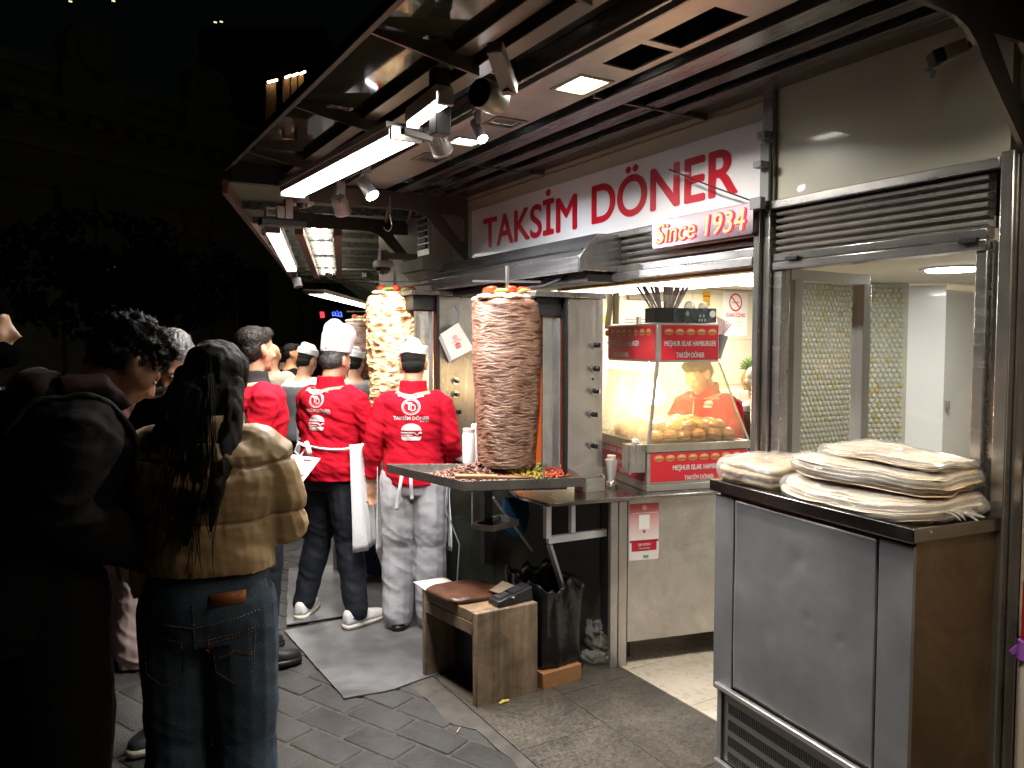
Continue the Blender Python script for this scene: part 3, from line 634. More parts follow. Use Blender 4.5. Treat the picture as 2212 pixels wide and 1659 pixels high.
for k in range(16):
    p = g0 + dirg * (.12 + .28 * k)
    mb.prism([p - sd * .11 + V((0, 0, 0)), p + sd * .11, p + sd * .11 + dirg * .1 + V((0, 0, .05)), p - sd * .11 + dirg * .1 + V((0, 0, .05))], V((0, 0, .004)))
O('louvre', mb, STP, gl_, smooth=False)
for sgn in (-.5, .5): O('tube', MB().tube([g0 + sd * .1 * sgn + V((0, 0, .07)), g1 + sd * .1 * sgn + V((0, 0, .07))], .016, 10), emis('louvre_tube', (1, .93, .85), 18), gl_)
# third canopy farther on
c3 = E('canopy', (5, 14, 2.6), 'farthest lit canopy behind the chicken spit', 'canopy')
D0, D1 = PZ(655, 618, 2.5), PZ(800, 652, 2.5)
O('glass_panel', MB().quadprism([(3.3, 10.6, 2.66), (5.2, 9.6, 2.66), (9, 16, 2.66), (6.2, 17.2, 2.66)], [(3.3, 10.6, 2.68), (5.2, 9.6, 2.68), (9, 16, 2.68), (6.2, 17.2, 2.68)]), pale, c3, smooth=False)
for k in range(5):
    a = V((3.3 + .48 * k, 10.5 - .15 * k, 2.6)); O('beam', MB().bar(a, a + V((3.3, 6.2, 0)), .06, .07), bm_, c3)
far_wall = mat('far_stall_wall', (.42, .36, .28), .6, n=.25, ns=2)
O('stall_wall', MB().quadprism([(2.7, 6.62, 0), (2.9, 6.55, 0), (6.2, 13.2, 0), (6.0, 13.3, 0)], [(2.7, 6.62, 2.66), (2.9, 6.55, 2.66), (6.2, 13.2, 2.66), (6.0, 13.3, 2.66)]), far_wall, smooth=False, label='pale wall of the farther stalls behind the chicken spit', cat='wall')
O('stall_wall', MB().quadprism([(6.2, 13.4, 0), (6.4, 13.3, 0), (12, 20, 0), (11.8, 20.1, 0)], [(6.2, 13.4, 2.7), (6.4, 13.3, 2.7), (12, 20, 2.7), (11.8, 20.1, 2.7)]), far_wall, smooth=False, label='lit wall at the far end of the row of stalls', cat='wall')
# ================================================================ DARK BUILDING ACROSS THE STREET
fac = mat('dark_plaster_facade', (.32, .36, .27), .8, n=.2, ns=.5)
wd_ = V((math.sin(rad(60)), math.cos(rad(60)), 0)); wn = V((wd_.y, -wd_.x, 0)); W0 = V((-1.3, 28, 0))
db = E('classical_building', W0, 'dark classical building with paired pilasters and cornice across the street', 'building')
WP = lambda t, z, o=0.: W0 + wd_ * t + V((0, 0, z)) + wn * o
def slab(mb, t0, t1, z0, z1, o0, o1): return mb.quadprism([WP(t0, z0, o0), WP(t1, z0, o0), WP(t1, z0, o1), WP(t0, z0, o1)], [WP(t0, z1, o0), WP(t1, z1, o0), WP(t1, z1, o1), WP(t0, z1, o1)])
O('wall', slab(MB(), -22, 26, 0, 10.4, -3, 0), fac, db, smooth=False)
mb = MB(); slab(mb, -22, 26, 7.7, 8.0, .002, .3); slab(mb, -22, 26, 6.6, 6.8, .002, .15); slab(mb, -22, 26, 8.5, 8.62, .002, .25); slab(mb, -22, 26, 9.0, 9.3, .002, .7); slab(mb, -22, 26, 10.1, 10.45, .002, .2)
for k in range(60): slab(mb, -22 + .8 * k, -21.6 + .8 * k, 8.65, 8.98, .002, .45)
O('cornice', mb, fac, db, smooth=False)
for t in (-11, -4.5, 1.9, 3.1, 6.6, 7.7, 11.4, 12.4):
    mb = MB(); slab(mb, t, t + .8, 0, 6.0, .002, .25); slab(mb, t - .12, t + .92, 6.0, 6.55, .002, .4); slab(mb, t - .05, t + .85, 5.6, 5.7, .25, .33); O('pilaster', mb, fac, db, smooth=False)
for t in (3.0, 7.55, -4):
    mb = MB(); slab(mb, t - 1.1, t + 1.1, 9.35, 10.6, .21, .5); mb.tube([WP(t, 11.1, -.2), WP(t, 11.1, .5)], .95, 24); mb.tube([WP(t, 11.1, .5), WP(t, 11.1, .62)], .6, 24); O('parapet_medallion', mb, fac, db, smooth=False)
wnm = mat('dark_window', (.01, .012, .012), .1)
for t in (-8, -1, 5.2, 9.8):
    f = O('window', slab(MB(), t - 1, t + 1, 1.6, 4.9, .01, .1), fac, db, smooth=False); O('pane', slab(MB(), t - .8, t + .8, 1.8, 4.7, .101, .12), wnm, f, smooth=False)
# uplit columns on a far tower
tw = E('far_tower', (7, 30, 0), 'far dark tower with gold lit strips high behind the canopy', 'building')
O('wall', MB().prism([PY(430, 660, 44), PY(700, 560, 44), PY(700, 60, 44), PY(430, 60, 44)], (3, 6, 0)), mat('tower_wall', (.0015, .0015, .0015), .9, spec=0.), tw, smooth=False)
gold = mat('fin_gold_light', (.3, .19, .06), .5, n=.7, ns=9)  # gold streaks of lamplight put into the fins' own colour
for (ua, ub, v0, v1) in ((460, 473, 214, 245), (477, 492, 207, 240), (576, 597, 180, 270), (614, 626, 170, 225), (630, 642, 166, 215), (646, 657, 162, 200)):
    a, b = PY(ua, v0, 43.6), PY(ub, v0 - 5, 43.6); zb = PY(ua, v1, 43.6).z
    f = O('lit_fin', MB().prism([(a.x, 43.7, zb), (b.x, 43.7, zb), (b.x, 43.7, b.z), (a.x, 43.7, a.z)], (0, .5, 0)), gold, tw, smooth=False)
    O('lamp_strip', MB().bar(V((a.x, 43.4, a.z)), V((b.x, 43.4, b.z)), .14, .1), emis('fin_lamp', (1, .72, .45), 9), f)
# scattered far lights and a tree with a lit window behind
mb = MB(); rr_ = random.Random(3)
for (u, v) in ((152, 3), (245, 2), (465, 48), (478, 47)):
    p = PY(u, v, 60); mb.box(p - V((.1, .05, .03)), p + V((.1, .05, .03)))
O('rooftop_lights', mb, emis('far_lights', (1, .8, .45), 1.6), smooth=False, kind='stuff')
O('lit_window', MB().box(PY(236, 618, 26), PY(275, 568, 26) + V((0, .3, 0))), emis('window_glow', (1, .7, .25), .4), smooth=False, label='dim yellow window glowing through the dark tree', cat='window')
tr = E('street_tree', PY(270, 1100, 20) * 1, 'dark leafy tree in front of the dim yellow window', 'tree'); tb = PY(270, 760, 22); tb.z = 0; tr.location = tb; tr.matrix_basis = Matrix.Translation(tb)
O('trunk', MB().tube([tb, tb + V((.1, 0, 1.5)), tb + V((0, .1, 3.2))], [.2, .15, .08], 10), mat('bark', (.05, .04, .03), .9, bump=.4), tr)
mb = MB()
for k in range(5200):
    a = V((rr_.gauss(0, 1), rr_.gauss(0, 1), rr_.gauss(0, 1))); a = a.normalized() * rr_.random() ** .45
    p = tb + V((a.x * 3.1, a.y * 1.8, 3.3 + a.z * 1.7)); 
    if nz(p, .8) < -.12: continue
    s = .13; x = V((rr_.uniform(-1, 1), rr_.uniform(-1, 1), rr_.uniform(-1, 1))).normalized() * s; y = x.orthogonal().normalized() * s * .6
    mb.add([p - x, p + y, p + x, p - y], [(0, 1, 2, 3)])
raw('crown', mb, mat('night_foliage', (.012, .016, .008), .9, spec=.05), tr)
# blue and red shop signs glowing far away
def glyphs(u0, v0, u1, v1, col, nm, lab, seed, s=2.2):
    g = random.Random(seed); mb = MB()
    for k in range(7):
        u = u0 + (u1 - u0) * k / 9; a = PY(u, v0 + g.uniform(0, 3), 26); b = PY(u + (u1 - u0) / 11, v1 - g.uniform(0, 3), 26)
        mb.bar(a, V((b.x, 26, a.z)), .03, .03) if k % 2 else mb.bar(a, V((a.x + .02, 26, b.z)), .03, .03)
        mb.bar(V((a.x, 26, b.z)), b, .03, .03)
    O('glowing_sign', mb, emis(nm, col, s), smooth=False, label=lab, cat='sign')
glyphs(692, 673, 702, 686, (1, .03, .05), 'far_red', 'tiny red lit sign far down the dark street', 4)
glyphs(718, 672, 746, 684, (.08, .15, 1), 'far_blue', 'tiny blue lit sign far down the dark street', 5)
# ================================================================ HOOD
hd = E('extractor_hood', (2.33, 3.87, 2.0), 'long dark steel extractor hood with sloped front above the doner spits', 'hood')
hs = steel('hood_steel', .36, .24, 'y', (1, .97, .94), bump=.05)
hx = lambda s: None
sec = [(2.19, 2.0), (2.19, 2.068), (2.29, 2.18), (2.445, 2.185), (2.445, 2.0)]
mb = MB(); mb.prism([(a, 3.055, b) for a, b in sec[:3]] + [(2.445, 3.055, 2.185), (2.445, 3.055, 2.17), (2.295, 3.055, 2.165), (2.2, 3.055, 2.062), (2.2, 3.055, 2.0)], (0, 1.64, 0))
O('front_panel', mb, hs, hd, smooth=False, bevel=.002)
O('end_panel', MB().prism([(a, 3.04, b) for a, b in sec], (0, .012, 0)), steel('hood_end_steel', .5, .2, 'v', (1, .95, .92)), hd, bevel=.003)
O('end_panel', MB().prism([(a, 4.70, b) for a, b in sec], (0, .012, 0)), hs, hd)
O('inner_duct', MB().box((2.215, 3.06, 2.1), (2.44, 4.69, 2.11)).box((2.25, 3.06, 1.95), (2.44, 4.6, 1.985)), BLK, hd)
O('lip', MB().box((2.186, 3.045, 1.992), (2.21, 4.7, 1.999)), STP, hd)
O('cable', MB().tube([(2.3, 3.3, 2.0), (2.22, 3.25, 1.97), (2.15, 3.3, 1.935), (2.1, 3.42, 1.93), (2.05, 3.5, 1.9)], .007, 6), RUB, hd)
# ================================================================ DONER SPITS
def meatmat(name, cA, cB, cC, sz, rough=.38, spec=.6, th=(.3, .5, .68)):
    m = bpy.data.materials.new(name); m.use_nodes = True; N = m.node_tree; L = N.links; b = N.nodes['Principled BSDF']
    tc = N.nodes.new('ShaderNodeTexCoord'); mp = N.nodes.new('ShaderNodeMapping'); mp.inputs['Scale'].default_value = (1, 1, sz); L.new(tc.outputs['Object'], mp.inputs[0])
    n1 = N.nodes.new('ShaderNodeTexNoise'); n1.inputs['Scale'].default_value = 7; n1.inputs['Detail'].default_value = 9; n1.inputs['Roughness'].default_value = .68; n1.inputs['Distortion'].default_value = .6; L.new(mp.outputs[0], n1.inputs[0])
    r = N.nodes.new('ShaderNodeValToRGB'); e = r.color_ramp.elements
    e[0].position = th[0]; e[0].color = (*cA, 1); e[1].position = th[2]; e[1].color = (*cC, 1); k = e.new(th[1]); k.color = (*cB, 1)
    L.new(n1.outputs['Fac'], r.inputs[0])
    at_ = N.nodes.new('ShaderNodeAttribute'); at_.attribute_name = 'char'
    mx = N.nodes.new('ShaderNodeMix'); mx.data_type = 'RGBA'; mx.blend_type = 'MULTIPLY'
    L.new(at_.outputs['Fac'], mx.inputs[0]); L.new(r.outputs[0], mx.inputs[6]); mx.inputs[7].default_value = (.28, .13, .06, 1)
    L.new(mx.outputs[2], b.inputs['Base Color'])
    b.inputs['Roughness'].default_value = rough; b.inputs['Specular IOR Level'].default_value = spec
    n3 = N.nodes.new('ShaderNodeTexNoise'); n3.inputs['Scale'].default_value = 26; n3.inputs['Detail'].default_value = 6; L.new(mp.outputs[0], n3.inputs[0])
    mr = N.nodes.new('ShaderNodeMapRange'); mr.inputs[1].default_value = .35; mr.inputs[2].default_value = .65; mr.inputs[3].default_value = rough - .2; mr.inputs[4].default_value = rough + .25; L.new(n3.outputs['Fac'], mr.inputs[0]); L.new(mr.outputs[0], b.inputs['Roughness'])
    bp = N.nodes.new('ShaderNodeBump'); bp.inputs['Strength'].default_value = .7; bp.inputs['Distance'].default_value = .006; L.new(n3.outputs['Fac'], bp.inputs['Height']); L.new(bp.outputs[0], b.inputs['Normal'])
    return m
beefm = meatmat('doner_beef', (.11, .047, .028), (.23, .122, .077), (.37, .235, .16), 13, .32)
chickm = meatmat('doner_chicken', (.36, .15, .05), (.6, .4, .2), (.72, .56, .36), 8., .42, th=(.28, .44, .62))
LUMP = .25
def doner(x, y, z0, z1, rb, rt, m, lab, flap=.006, lay=52., nr=300, nth=240, grp='doner meat stacks on spits', rough_edge=1., seed=0., sword=True):
    t = E('doner_spit', (x, y, z0), lab, 'doner', grp)
    H = z1 - z0; vs = []; ch = []
    for k in range(nr + 1):
        q = k / nr; z = H * q
        R = rb + (rt - rb) * min(1, q * 1.5)
        if q > .965: R *= 1 - ((q - .965) / .035) ** 2 * .16
        if q < .02: R *= .97 + 1.5 * q
        for i in range(nth):
            a = 2 * math.pi * i / nth; c, s = math.cos(a), math.sin(a)
            wob = nz((c * 1.3 + seed, s * 1.3, z * 5), 1, 3) * .022
            wz_ = z + .012 * nz((c * 2.4, s * 2.4 + seed, z * 4), 1, 3) * rough_edge
            n1 = noise.noise(V((c * 2.2 + seed, s * 2.2, wz_ * lay))); n2 = noise.noise(V((c * 5, s * 5 + seed, wz_ * lay * 2.1))); n3 = noise.noise(V((c * 20, s * 20, z * lay * 3.4)))
            lump = max(0, nz((c * 5 + seed, s * 5, z * 13), 1, 3))
            d = flap * ((1 - abs(n1) * 2.4) * .8 + (1 - abs(n2) * 2) * .45 + n3 * .35 + lump * LUMP)
            r = R + wob * .3 + d; vs.append((r * c, r * s, z))
            ch.append(min(1, max(0, abs(n1) * 2.2 - .45) + max(0, abs(n2) * 1.2 - .3) + max(0, -n3 * .4) + max(0, nz((c * 3, s * 3, z * 11 + seed), 1, 3) * .6)))
    fs = [(k * nth + i, k * nth + (i + 1) % nth, (k + 1) * nth + (i + 1) % nth, (k + 1) * nth + i) for k in range(nr) for i in range(nth)]
    fs.append([i for i in range(nth)][::-1]); fs.append([nr * nth + i for i in range(nth)])
    me = bpy.data.meshes.new('meat'); me.from_pydata(vs, [], fs); at_ = me.attributes.new('char', 'FLOAT', 'POINT'); at_.data.foreach_set('value', ch)
    o = link('meat', me, m, None, True); o.parent = t
    # fat slabs and garnish on top
    g = random.Random(int(seed * 10) + 5); mb = MB()
    for k in range(11):
        a = 2 * math.pi * k / 11 + g.uniform(-.2, .2); rr = rt * g.uniform(.45, .82)
        mb.ell((rr * math.cos(a), rr * math.sin(a), H + .004 + g.uniform(0, .008)), (rt * .36, rt * .3, .017), Matrix.Rotation(a, 3, 'Z'), 16, 8)
    mb.ell((0, 0, H + .008), (rt * .8, rt * .8, .02))
    f = fuse(mb, .006, 3, lambda p, n: nz(p, 30, 3) * .006); o = link('fat_cap', f, mat('fat_layer', (.78, .62, .44), .4, n=.35, ns=30, bump=.3, sss=.1), None, True); o.parent = t
    tm = mat('tomato_red', (.62, .06, .02), .2, n=.25, ns=14, coat=.3); pmn = mat('green_pepper', (.22, .32, .05), .3, n=.3, ns=12)
    for k, (a, rr) in enumerate(((-1.9, .55), (-.75, .45), (-.1, .62), (1.2, .5), (2.4, .55), (3.4, .6))):
        mb = MB(); c = V((rt * rr * math.cos(a), rt * rr * math.sin(a), H + .042)); mb.lathe(c, [(.002, -.022), (.02, -.019), (.031, -.004), (.03, .01), (.02, .02), (.005, .017), (.001, .015)], 20)
        OL('tomato', mb, tm, t)
    for k, a in enumerate((-1.25, -.4, .6, -2.4)):
        c = V((rt * .62 * math.cos(a), rt * .62 * math.sin(a), H + .035)); dd = V((-math.sin(a), math.cos(a), .1)) * .045
        OL('pepper', MB().tube([c - dd, c - dd * .3 + V((0, 0, .006)), c + dd * .4 + V((0, 0, .004)), c + dd * 1.1, c + dd * 1.4], [.004, .011, .01, .004, .003], 10), pmn if k % 2 else mat('pale_pepper', (.5, .48, .12), .3), t)
    if sword:
        OL('spit_rod', MB().box((-.007, -.007, H), (.007, .007, H + .17)), STP, t); OL('cross_bar', MB().bar((-.16, .07, H + .092), (.16, -.06, H + .092), .016, .01), STP, t)
    return t
B1 = (2.03, 3.40); dep1 = 4.03
doner(1.99, 3.385, 1.03, 1.868, .147, .177, beefm, 'tall brown beef doner with tomatoes on top, nearest spit', .0022, 60., 480, 320, seed=.3)
doner(1.99, 4.86, 1.06, 1.965, .158, .182, chickm, 'pale golden chicken doner with brown edges, second spit behind the short cook', .010, 22., 300, 240, seed=2.7, rough_edge=.8)
p3 = PD(792, 780, 7.0)
doner(p3.x, p3.y, 1.1, 1.84, .15, .19, beefm, 'pinkish far doner mostly hidden behind the chicken spit', .006, 50., 200, 120, seed=5.1)
# ================================================================ DONER GRILLS
dst = steel('grill_steel', .58, .2, 'v', (1, .93, .87), bump=.05); dk = steel('grill_inner_steel', .3, .3, 'v', (1, .98, .96))
def grill(y, xl, xr, depth, z0, z1, lab, knobs, wing, side):
    t = E('doner_grill', ((xl + xr) / 2, y, z0), lab, 'grill', 'upright doner grills')
    O('body', MB().box((xl, y + .003, z0), (xr, y + depth, z1 - .03)), side, t, bevel=.004)
    O('side_panel', MB().box((xl + .002, y, z0 + .002), (xr - .002, y + .0025, z1 - .035)), side, t)
    O('top_cap', MB().box((xl - .2, y - .012, z1 - .028), (xr + .01, y + depth, z1)), dk, t, bevel=.003)
    O('edge_post', MB().box((xl - .016, y, z0), (xl - .002, y + .02, z1 - .03)), BLK, t)
    w = O('reflector_wing', MB().box((xl - wing, y + .05, z0 + .0), (xl - .05, y + .056, z1 - .13)).prism([(xl - wing, y + .05, z0), (xl - wing + .006, y + .05, z0), (xl - wing - .012, y + .02, z0), (xl - wing - .018, y + .02, z0)], (0, 0, z1 - .13 - z0)).prism([(xl - .05, y + .05, z0), (xl - .044, y + .05, z0), (xl - .034, y + .02, z0), (xl - .04, y + .02, z0)], (0, 0, z1 - .13 - z0)), steel('wing_steel', .6, .22, 'v', (1, 1, 1)), t)
    O('fire_wall', MB().box((xl - .012, y + .08, z0), (xl - .005, y + depth - .03, z1 - .14)), mat('hot_brick', (.3, .09, .03), .8, emit=(1, .18, .03), es=.45), t)
    O('upper_housing', MB().box((xl - .17, y + .03, z1 - .12), (xl - .018, y + depth, z1 - .03)), BLK, t, bevel=.003)
    kx = xl + (xr - xl) * .72
    for (u, v) in knobs:
        c = PY(u, v, y - .004)
        kb = O('knob', MB().tube([c + V((0, .001, 0)), c + V((0, -.008, 0))], [.021, .021], 26), STP, t)
        mb = MB().tube([c + V((0, -.009, 0)), c + V((0, -.04, 0))], [.015, .0125], 8).box(c + V((-.005, -.046, -.012)), c + V((.005, -.041, .012)))
        O('grip', mb, mat('black_chrome', (.1, .1, .11), .12, .95), kb, bevel=.002)
    return t
kn = [((2000 + a * .60274) * .54, (1000 + b * .60274) * .54) for a, b in ((628, 632), (625, 788), (622, 935), (612, 1090), (612, 1298))]
g1_ = grill(3.2, 2.235, 2.455, .52, .935, 1.905, 'nearest upright grill with five chrome knobs beside the beef doner', kn, .12, dst)
O('port', MB().tube([PY(1247 + 124, 1000, 3.198) * 0 + PY((2000 + 617 * .60274) * .54, (1000 + 857 * .60274) * .54, 3.199), PY((2000 + 617 * .60274) * .54, (1000 + 857 * .60274) * .54, 3.195)], [.006, .006], 12), BLK, g1_)
kn2 = [(984, 823), (984, 852), (988, 889)]
yb = 4.52; xa, xb2 = PY(950, 800, yb).x, PY(1025, 800, yb).x
grill(yb, xa, xb2, .36, .95, PY(985, 630, yb).z, 'second upright grill with black knobs behind the hanging bag of paper sleeves', kn2, .15, steel('grill_dark_steel', .27, .3, 'v', (1, .96, .92)))
# bag of paper sleeves hanging from a hook on the second grill
bp = MB(); pts2 = [(952, 722), (990, 697), (1024, 754), (976, 778)]
q0, q1, q2, q3 = [PY(u, v, yb - .07) for u, v in pts2]
bg = E('paper_sleeves', (q0 + q2) / 2, 'tilted stack of white paper sleeves with red print hanging on a hook', 'paper sleeves')
for k in range(7):
    o = V((.004 * k * random.uniform(.4, 1.2), .008 * k, -.0035 * k)); O('sleeve', MB().prism([q0 + o, q1 + o, q2 + o * .8, q3 + o], (0, .006, 0)), mat('sleeve_paper', (.8, .78, .74), .6, n=.06, ns=20), bg)
ux = (q2 - q3).normalized(); uy = (q0 - q3).normalized(); uy = (uy - ux * uy.dot(ux)).normalized(); cc = (q0 + q1 + q2 + q3) / 4
MS = basis(cc - V((0, .003, 0)), ux, uy)
O('hook', MB().tube([q1 + V((-.01, .02, -.01)), q1 + V((-.005, -.01, .01)), q1 + V((-.002, .0, .07)), q1 + V((0, .05, .11))], .0025, 6), mat('blue_hook', (.03, .06, .3), .4), bg)
# ---- printed emblem: round badge, lettering and burger, reused on clothing and paper
def ring2(r0, r1, n=40, sx=1.15): return [(r1 * sx * math.cos(2 * math.pi * i / n), r1 * math.sin(2 * math.pi * i / n)) for i in range(n)], [(r0 * sx * math.cos(2 * math.pi * i / n), r0 * math.sin(2 * math.pi * i / n)) for i in range(n)]
def emblem(w=1., txt=True):
    """flat mesh in x,y: width w of the lettering"""
    mb = MB()
    for r0, r1 in ((.2, .225), (.17, .18)):
        o, i = ring2(r0, r1); n = len(o); mb.add([(a, b + .36, 0) for a, b in o + i], [(k, (k + 1) % n, n + (k + 1) % n, n + k) for k in range(n)])
    I = Matrix.Translation
    def T(s, x, y, ww, h, off=.015, shear=0): mesh_to_mb(text_mesh(s, ww, h, off, shear=shear), I((x, y, 0)), mb)
    T('T', -.055, .38, .17, .2, .03); T('D', .06, .34, .14, .19, .01)
    if txt: T('TAKSİM DÖNER', 0, .06, 1, .13, .02); T('Since 1934', .36, -.04, .26, .05, .0, .2)
    def blob(pts): mb.add([(a, b, 0) for a, b in pts], [tuple(range(len(pts)))])
    cy = -.32
    blob([(.28 * math.cos(rad(a)), cy + .02 + .2 * math.sin(rad(a))) for a in range(0, 181, 10)])
    blob([(-.29, cy - .02), (.1, cy - .02), (.16, cy - .09), (.22, cy - .02), (.29, cy - .02), (.29, cy - .06), (.22, cy - .07), (.16, cy - .13), (.08, cy - .06), (-.29, cy - .06)])
    blob([(-.28, cy - .1), (.05, cy - .1), (.05, cy - .12), (-.28, cy - .125)])
    blob([(-.28, cy - .15), (.28, cy - .15), (.27, cy - .22), (.22, cy - .26), (-.22, cy - .26), (-.27, cy - .22)])
    return mb
e_ = emblem(); raw('print', MB().add([MS @ (v * .075) for v in e_.v], e_.f), mat('faded_red_print', (.7, .12, .1), .6), bg)
# ================================================================ TRAY WITH CUT MEAT
tz = 1.015
tp = [PZ(833, 1002, tz), PZ(1000, 1040, tz), PZ(1263, 1031, tz), PZ(1215, 1002, tz)]
tc_ = (tp[0] + tp[1] + tp[2] + tp[3]) / 4
tray = E('carving_tray', (tc_.x, tc_.y, tz), 'wide steel carving tray under the beef doner holding cut meat and vegetables', 'tray')
trs = steel('tray_steel', .45, .3, 'v', (1, .96, .92), bump=.08)
bd = -.045
def shr(p, k): return tc_ + (p - tc_) * k
fl = [shr(p, .985) + V((0, 0, bd)) for p in tp]
O('pan', MB().prism(fl, (0, 0, .003)), trs, tray, smooth=False)
mb = MB()
for i in range(4):
    a, b = tp[i], tp[(i + 1) % 4]
    mb.quadprism([fl[i], fl[(i + 1) % 4], shr(fl[(i + 1) % 4], .99), shr(fl[i], .99)], [a, b, shr(b, .99), shr(a, .99)])
O('rim', mb, trs, tray, smooth=False, bevel=.0015)
O('under_shelf', MB().prism([p + V((.02, .1, bd - .035)) for p in (shr(tp[0], .55), shr(tp[1], .75), shr(tp[2], .9), shr(tp[3], .8))], (0, 0, .028)), trs, tray)
def pile(name, c, rx, ry, n, col, lab, ln, th, zs, seed, h=.02, rot=0.):
    g = random.Random(seed); mb = MB()
    for k in range(n):
        a = g.uniform(0, 6.283); r = g.random() ** .6; x, y = r * rx * math.cos(a), r * ry * math.sin(a); x, y = x * math.cos(rot) - y * math.sin(rot), x * math.sin(rot) + y * math.cos(rot)
        z = (1 - r) * h * g.uniform(.3, 1.3); d = V((g.gauss(0, 1), g.gauss(0, 1), g.gauss(0, .35))).normalized() * ln * g.uniform(.5, 1.2)
        p = V((c[0] + x, c[1] + y, zs + z + th)); side = d.orthogonal().normalized() * th * g.uniform(.4, 1.1)
        mb.tube([p - d / 2, p + side, p + d / 2 + V((0, 0, g.uniform(-.3, .3) * ln))], [th * .5, th * g.uniform(.8, 1.4), th * .5], 5, flat=.6)
    return O(name, mb, col, smooth=True, kind='stuff', label=lab)
zt_ = tz + bd + .003
mc = PZ(1020, 1012, tz); pile('cut_meat', (1.83, 3.42), .26, .16, 900, mat('cut_doner', (.3, .15, .1), .45, n=.6, ns=30), 'pile of thin brown doner shavings on the tray', .04, .006, zt_, 2, .06, -.3)
m2 = PZ(1075, 1020, tz - .03); pile('cut_meat', (m2.x, m2.y), .14, .07, 260, mat('cut_doner_dark', (.07, .03, .02), .4, n=.5, ns=30), 'darker wet shavings in front of the spit', .03, .005, zt_, 8, .04)
m3 = PZ(1128, 1027, tz - .03); pile('pepper_strips', (m3.x, m3.y), .13, .07, 200, mat('yellow_pepper', (.7, .55, .1), .35, n=.2, ns=9), 'yellow pepper and potato strips on the tray', .045, .0062, zt_, 3, .055)
m4 = PZ(1195, 1023, tz - .03); pile('tomato_pieces', (m4.x, m4.y), .1, .07, 190, mat('cut_tomato', (.66, .12, .05), .3, n=.2, ns=9), 'chopped tomato at the right of the tray', .03, .008, zt_, 4, .06)
m5 = PZ(1165, 1025, tz - .03); pile('pepper_strips', (m5.x, m5.y), .05, .045, 60, mat('green_yellow', (.5, .45, .12), .35), 'pickled pepper pieces between tomato and potato strips', .036, .008, zt_, 6, .06)
m6 = PZ(985, 1030, tz - .04); pile('lettuce_shreds', (m6.x + .03, m6.y + .03), .09, .05, 90, mat('lettuce', (.45, .5, .2), .5), 'pale lettuce shreds at the front corner of the tray', .02, .003, zt_, 5, .01)
a, b = PZ(983, 1029, tz + .01), PZ(1150, 1031, tz + .005)
kf = E('wooden_paddle', (a + b) / 2, 'worn wooden paddle lying across the front of the tray', 'paddle'); wdn = mat('worn_wood_handle', (.4, .19, .07), .5, n=.4, ns=6, stretch=(8, 1, 8))
O('handle', MB().tube([a, a.lerp(b, .02), a.lerp(b, .55)], [.010, .0125, .011], 14), wdn, kf); O('blade', MB().tube([a.lerp(b, .551), a.lerp(b, .7), a.lerp(b, .93), b], [.012, .02, .018, .004], 14, flat=.5), mat('dark_greasy_wood', (.16, .06, .02), .35, n=.4, ns=12), kf)
# ================================================================ COUNTER, LEGS, UNDER-FRAME
cn = E('steel_counter', (2.3, 3.2, 0), 'steel serving counter on white legs carrying the burger warmer', 'counter')
e1 = V((.9715, -.237, 0)); e2 = V((.237, .9715, 0)); C0 = V((2.62, 3.04, 0)); K0 = V((2.41, 3.04, 0))
cz0 = .865
top = [V((2.0, 3.3, cz0)), V((2.03, 3.06, cz0)), V((2.42, 3.0, cz0)), V((3.35, 2.79, cz0)), V((3.5, 3.7, cz0)), V((2.5, 4.0, cz0)), V((2.2, 3.9, cz0))]
tops = mat('counter_top_steel', (.3, .28, .26), .22, 1., n=.2, ns=5, rvar=.1, bump=.04)
O('counter_top', MB().prism(top, (0, 0, .018)), tops, cn, bevel=.003)
O('platform', MB().quadprism([C0 + V((0, 0, .884)), C0 + e1 * .66 + V((0, 0, .884)), C0 + e1 * .66 + e2 * .64 + V((0, 0, .884)), C0 + e2 * .64 + V((0, 0, .884))], [C0 + V((0, 0, .918)), C0 + e1 * .66 + V((0, 0, .918)), C0 + e1 * .66 + e2 * .64 + V((0, 0, .918)), C0 + e2 * .64 + V((0, 0, .918))]), STH, cn, bevel=.002)
pan = steel('counter_panel_steel', .62, .4, 'h', (1, .96, .9), bump=.04, var=.08)
def wallq(p, d, t0, t1, z0, z1, th, nrm): 
    a = p + d * t0; b = p + d * t1; return [a + V((0, 0, z0)), b + V((0, 0, z0)), b + nrm * th + V((0, 0, z0)), a + nrm * th + V((0, 0, z0))], [a + V((0, 0, z1)), b + V((0, 0, z1)), b + nrm * th + V((0, 0, z1)), a + nrm * th + V((0, 0, z1))]
O('side_panel', MB().quadprism(*wallq(K0, e1, .075, 1.05, .13, .86, .02, e2)), pan, cn, bevel=.002)
O('corner_leg', MB().quadprism(*wallq(K0, e1, -.02, .022, .0, .855, .03, e2)), STH, cn, bevel=.003); O('corner_leg', MB().quadprism(*wallq(K0, e1, .025, .072, .0, .855, .03, e2)), STH, cn, bevel=.003)
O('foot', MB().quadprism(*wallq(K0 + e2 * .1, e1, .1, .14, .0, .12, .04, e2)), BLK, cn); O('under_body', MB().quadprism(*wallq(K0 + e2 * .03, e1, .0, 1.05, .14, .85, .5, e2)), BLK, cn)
lw = mat('white_leg_paint', (.62, .64, .68), .35, .3)
FA = V((2.06, 3.12, 0))
O('white_frame', MB().bar(FA + V((0, 0, .86)), FA + V((0, 0, .70)), .03).bar(FA + V((.0, -.0, .69)), FA + V((.34, -.02, .69)), .03, .035).bar(FA + V((.14, -.01, .85)), FA + V((.14, -.01, .71)), .026), lw, cn, bevel=.002)
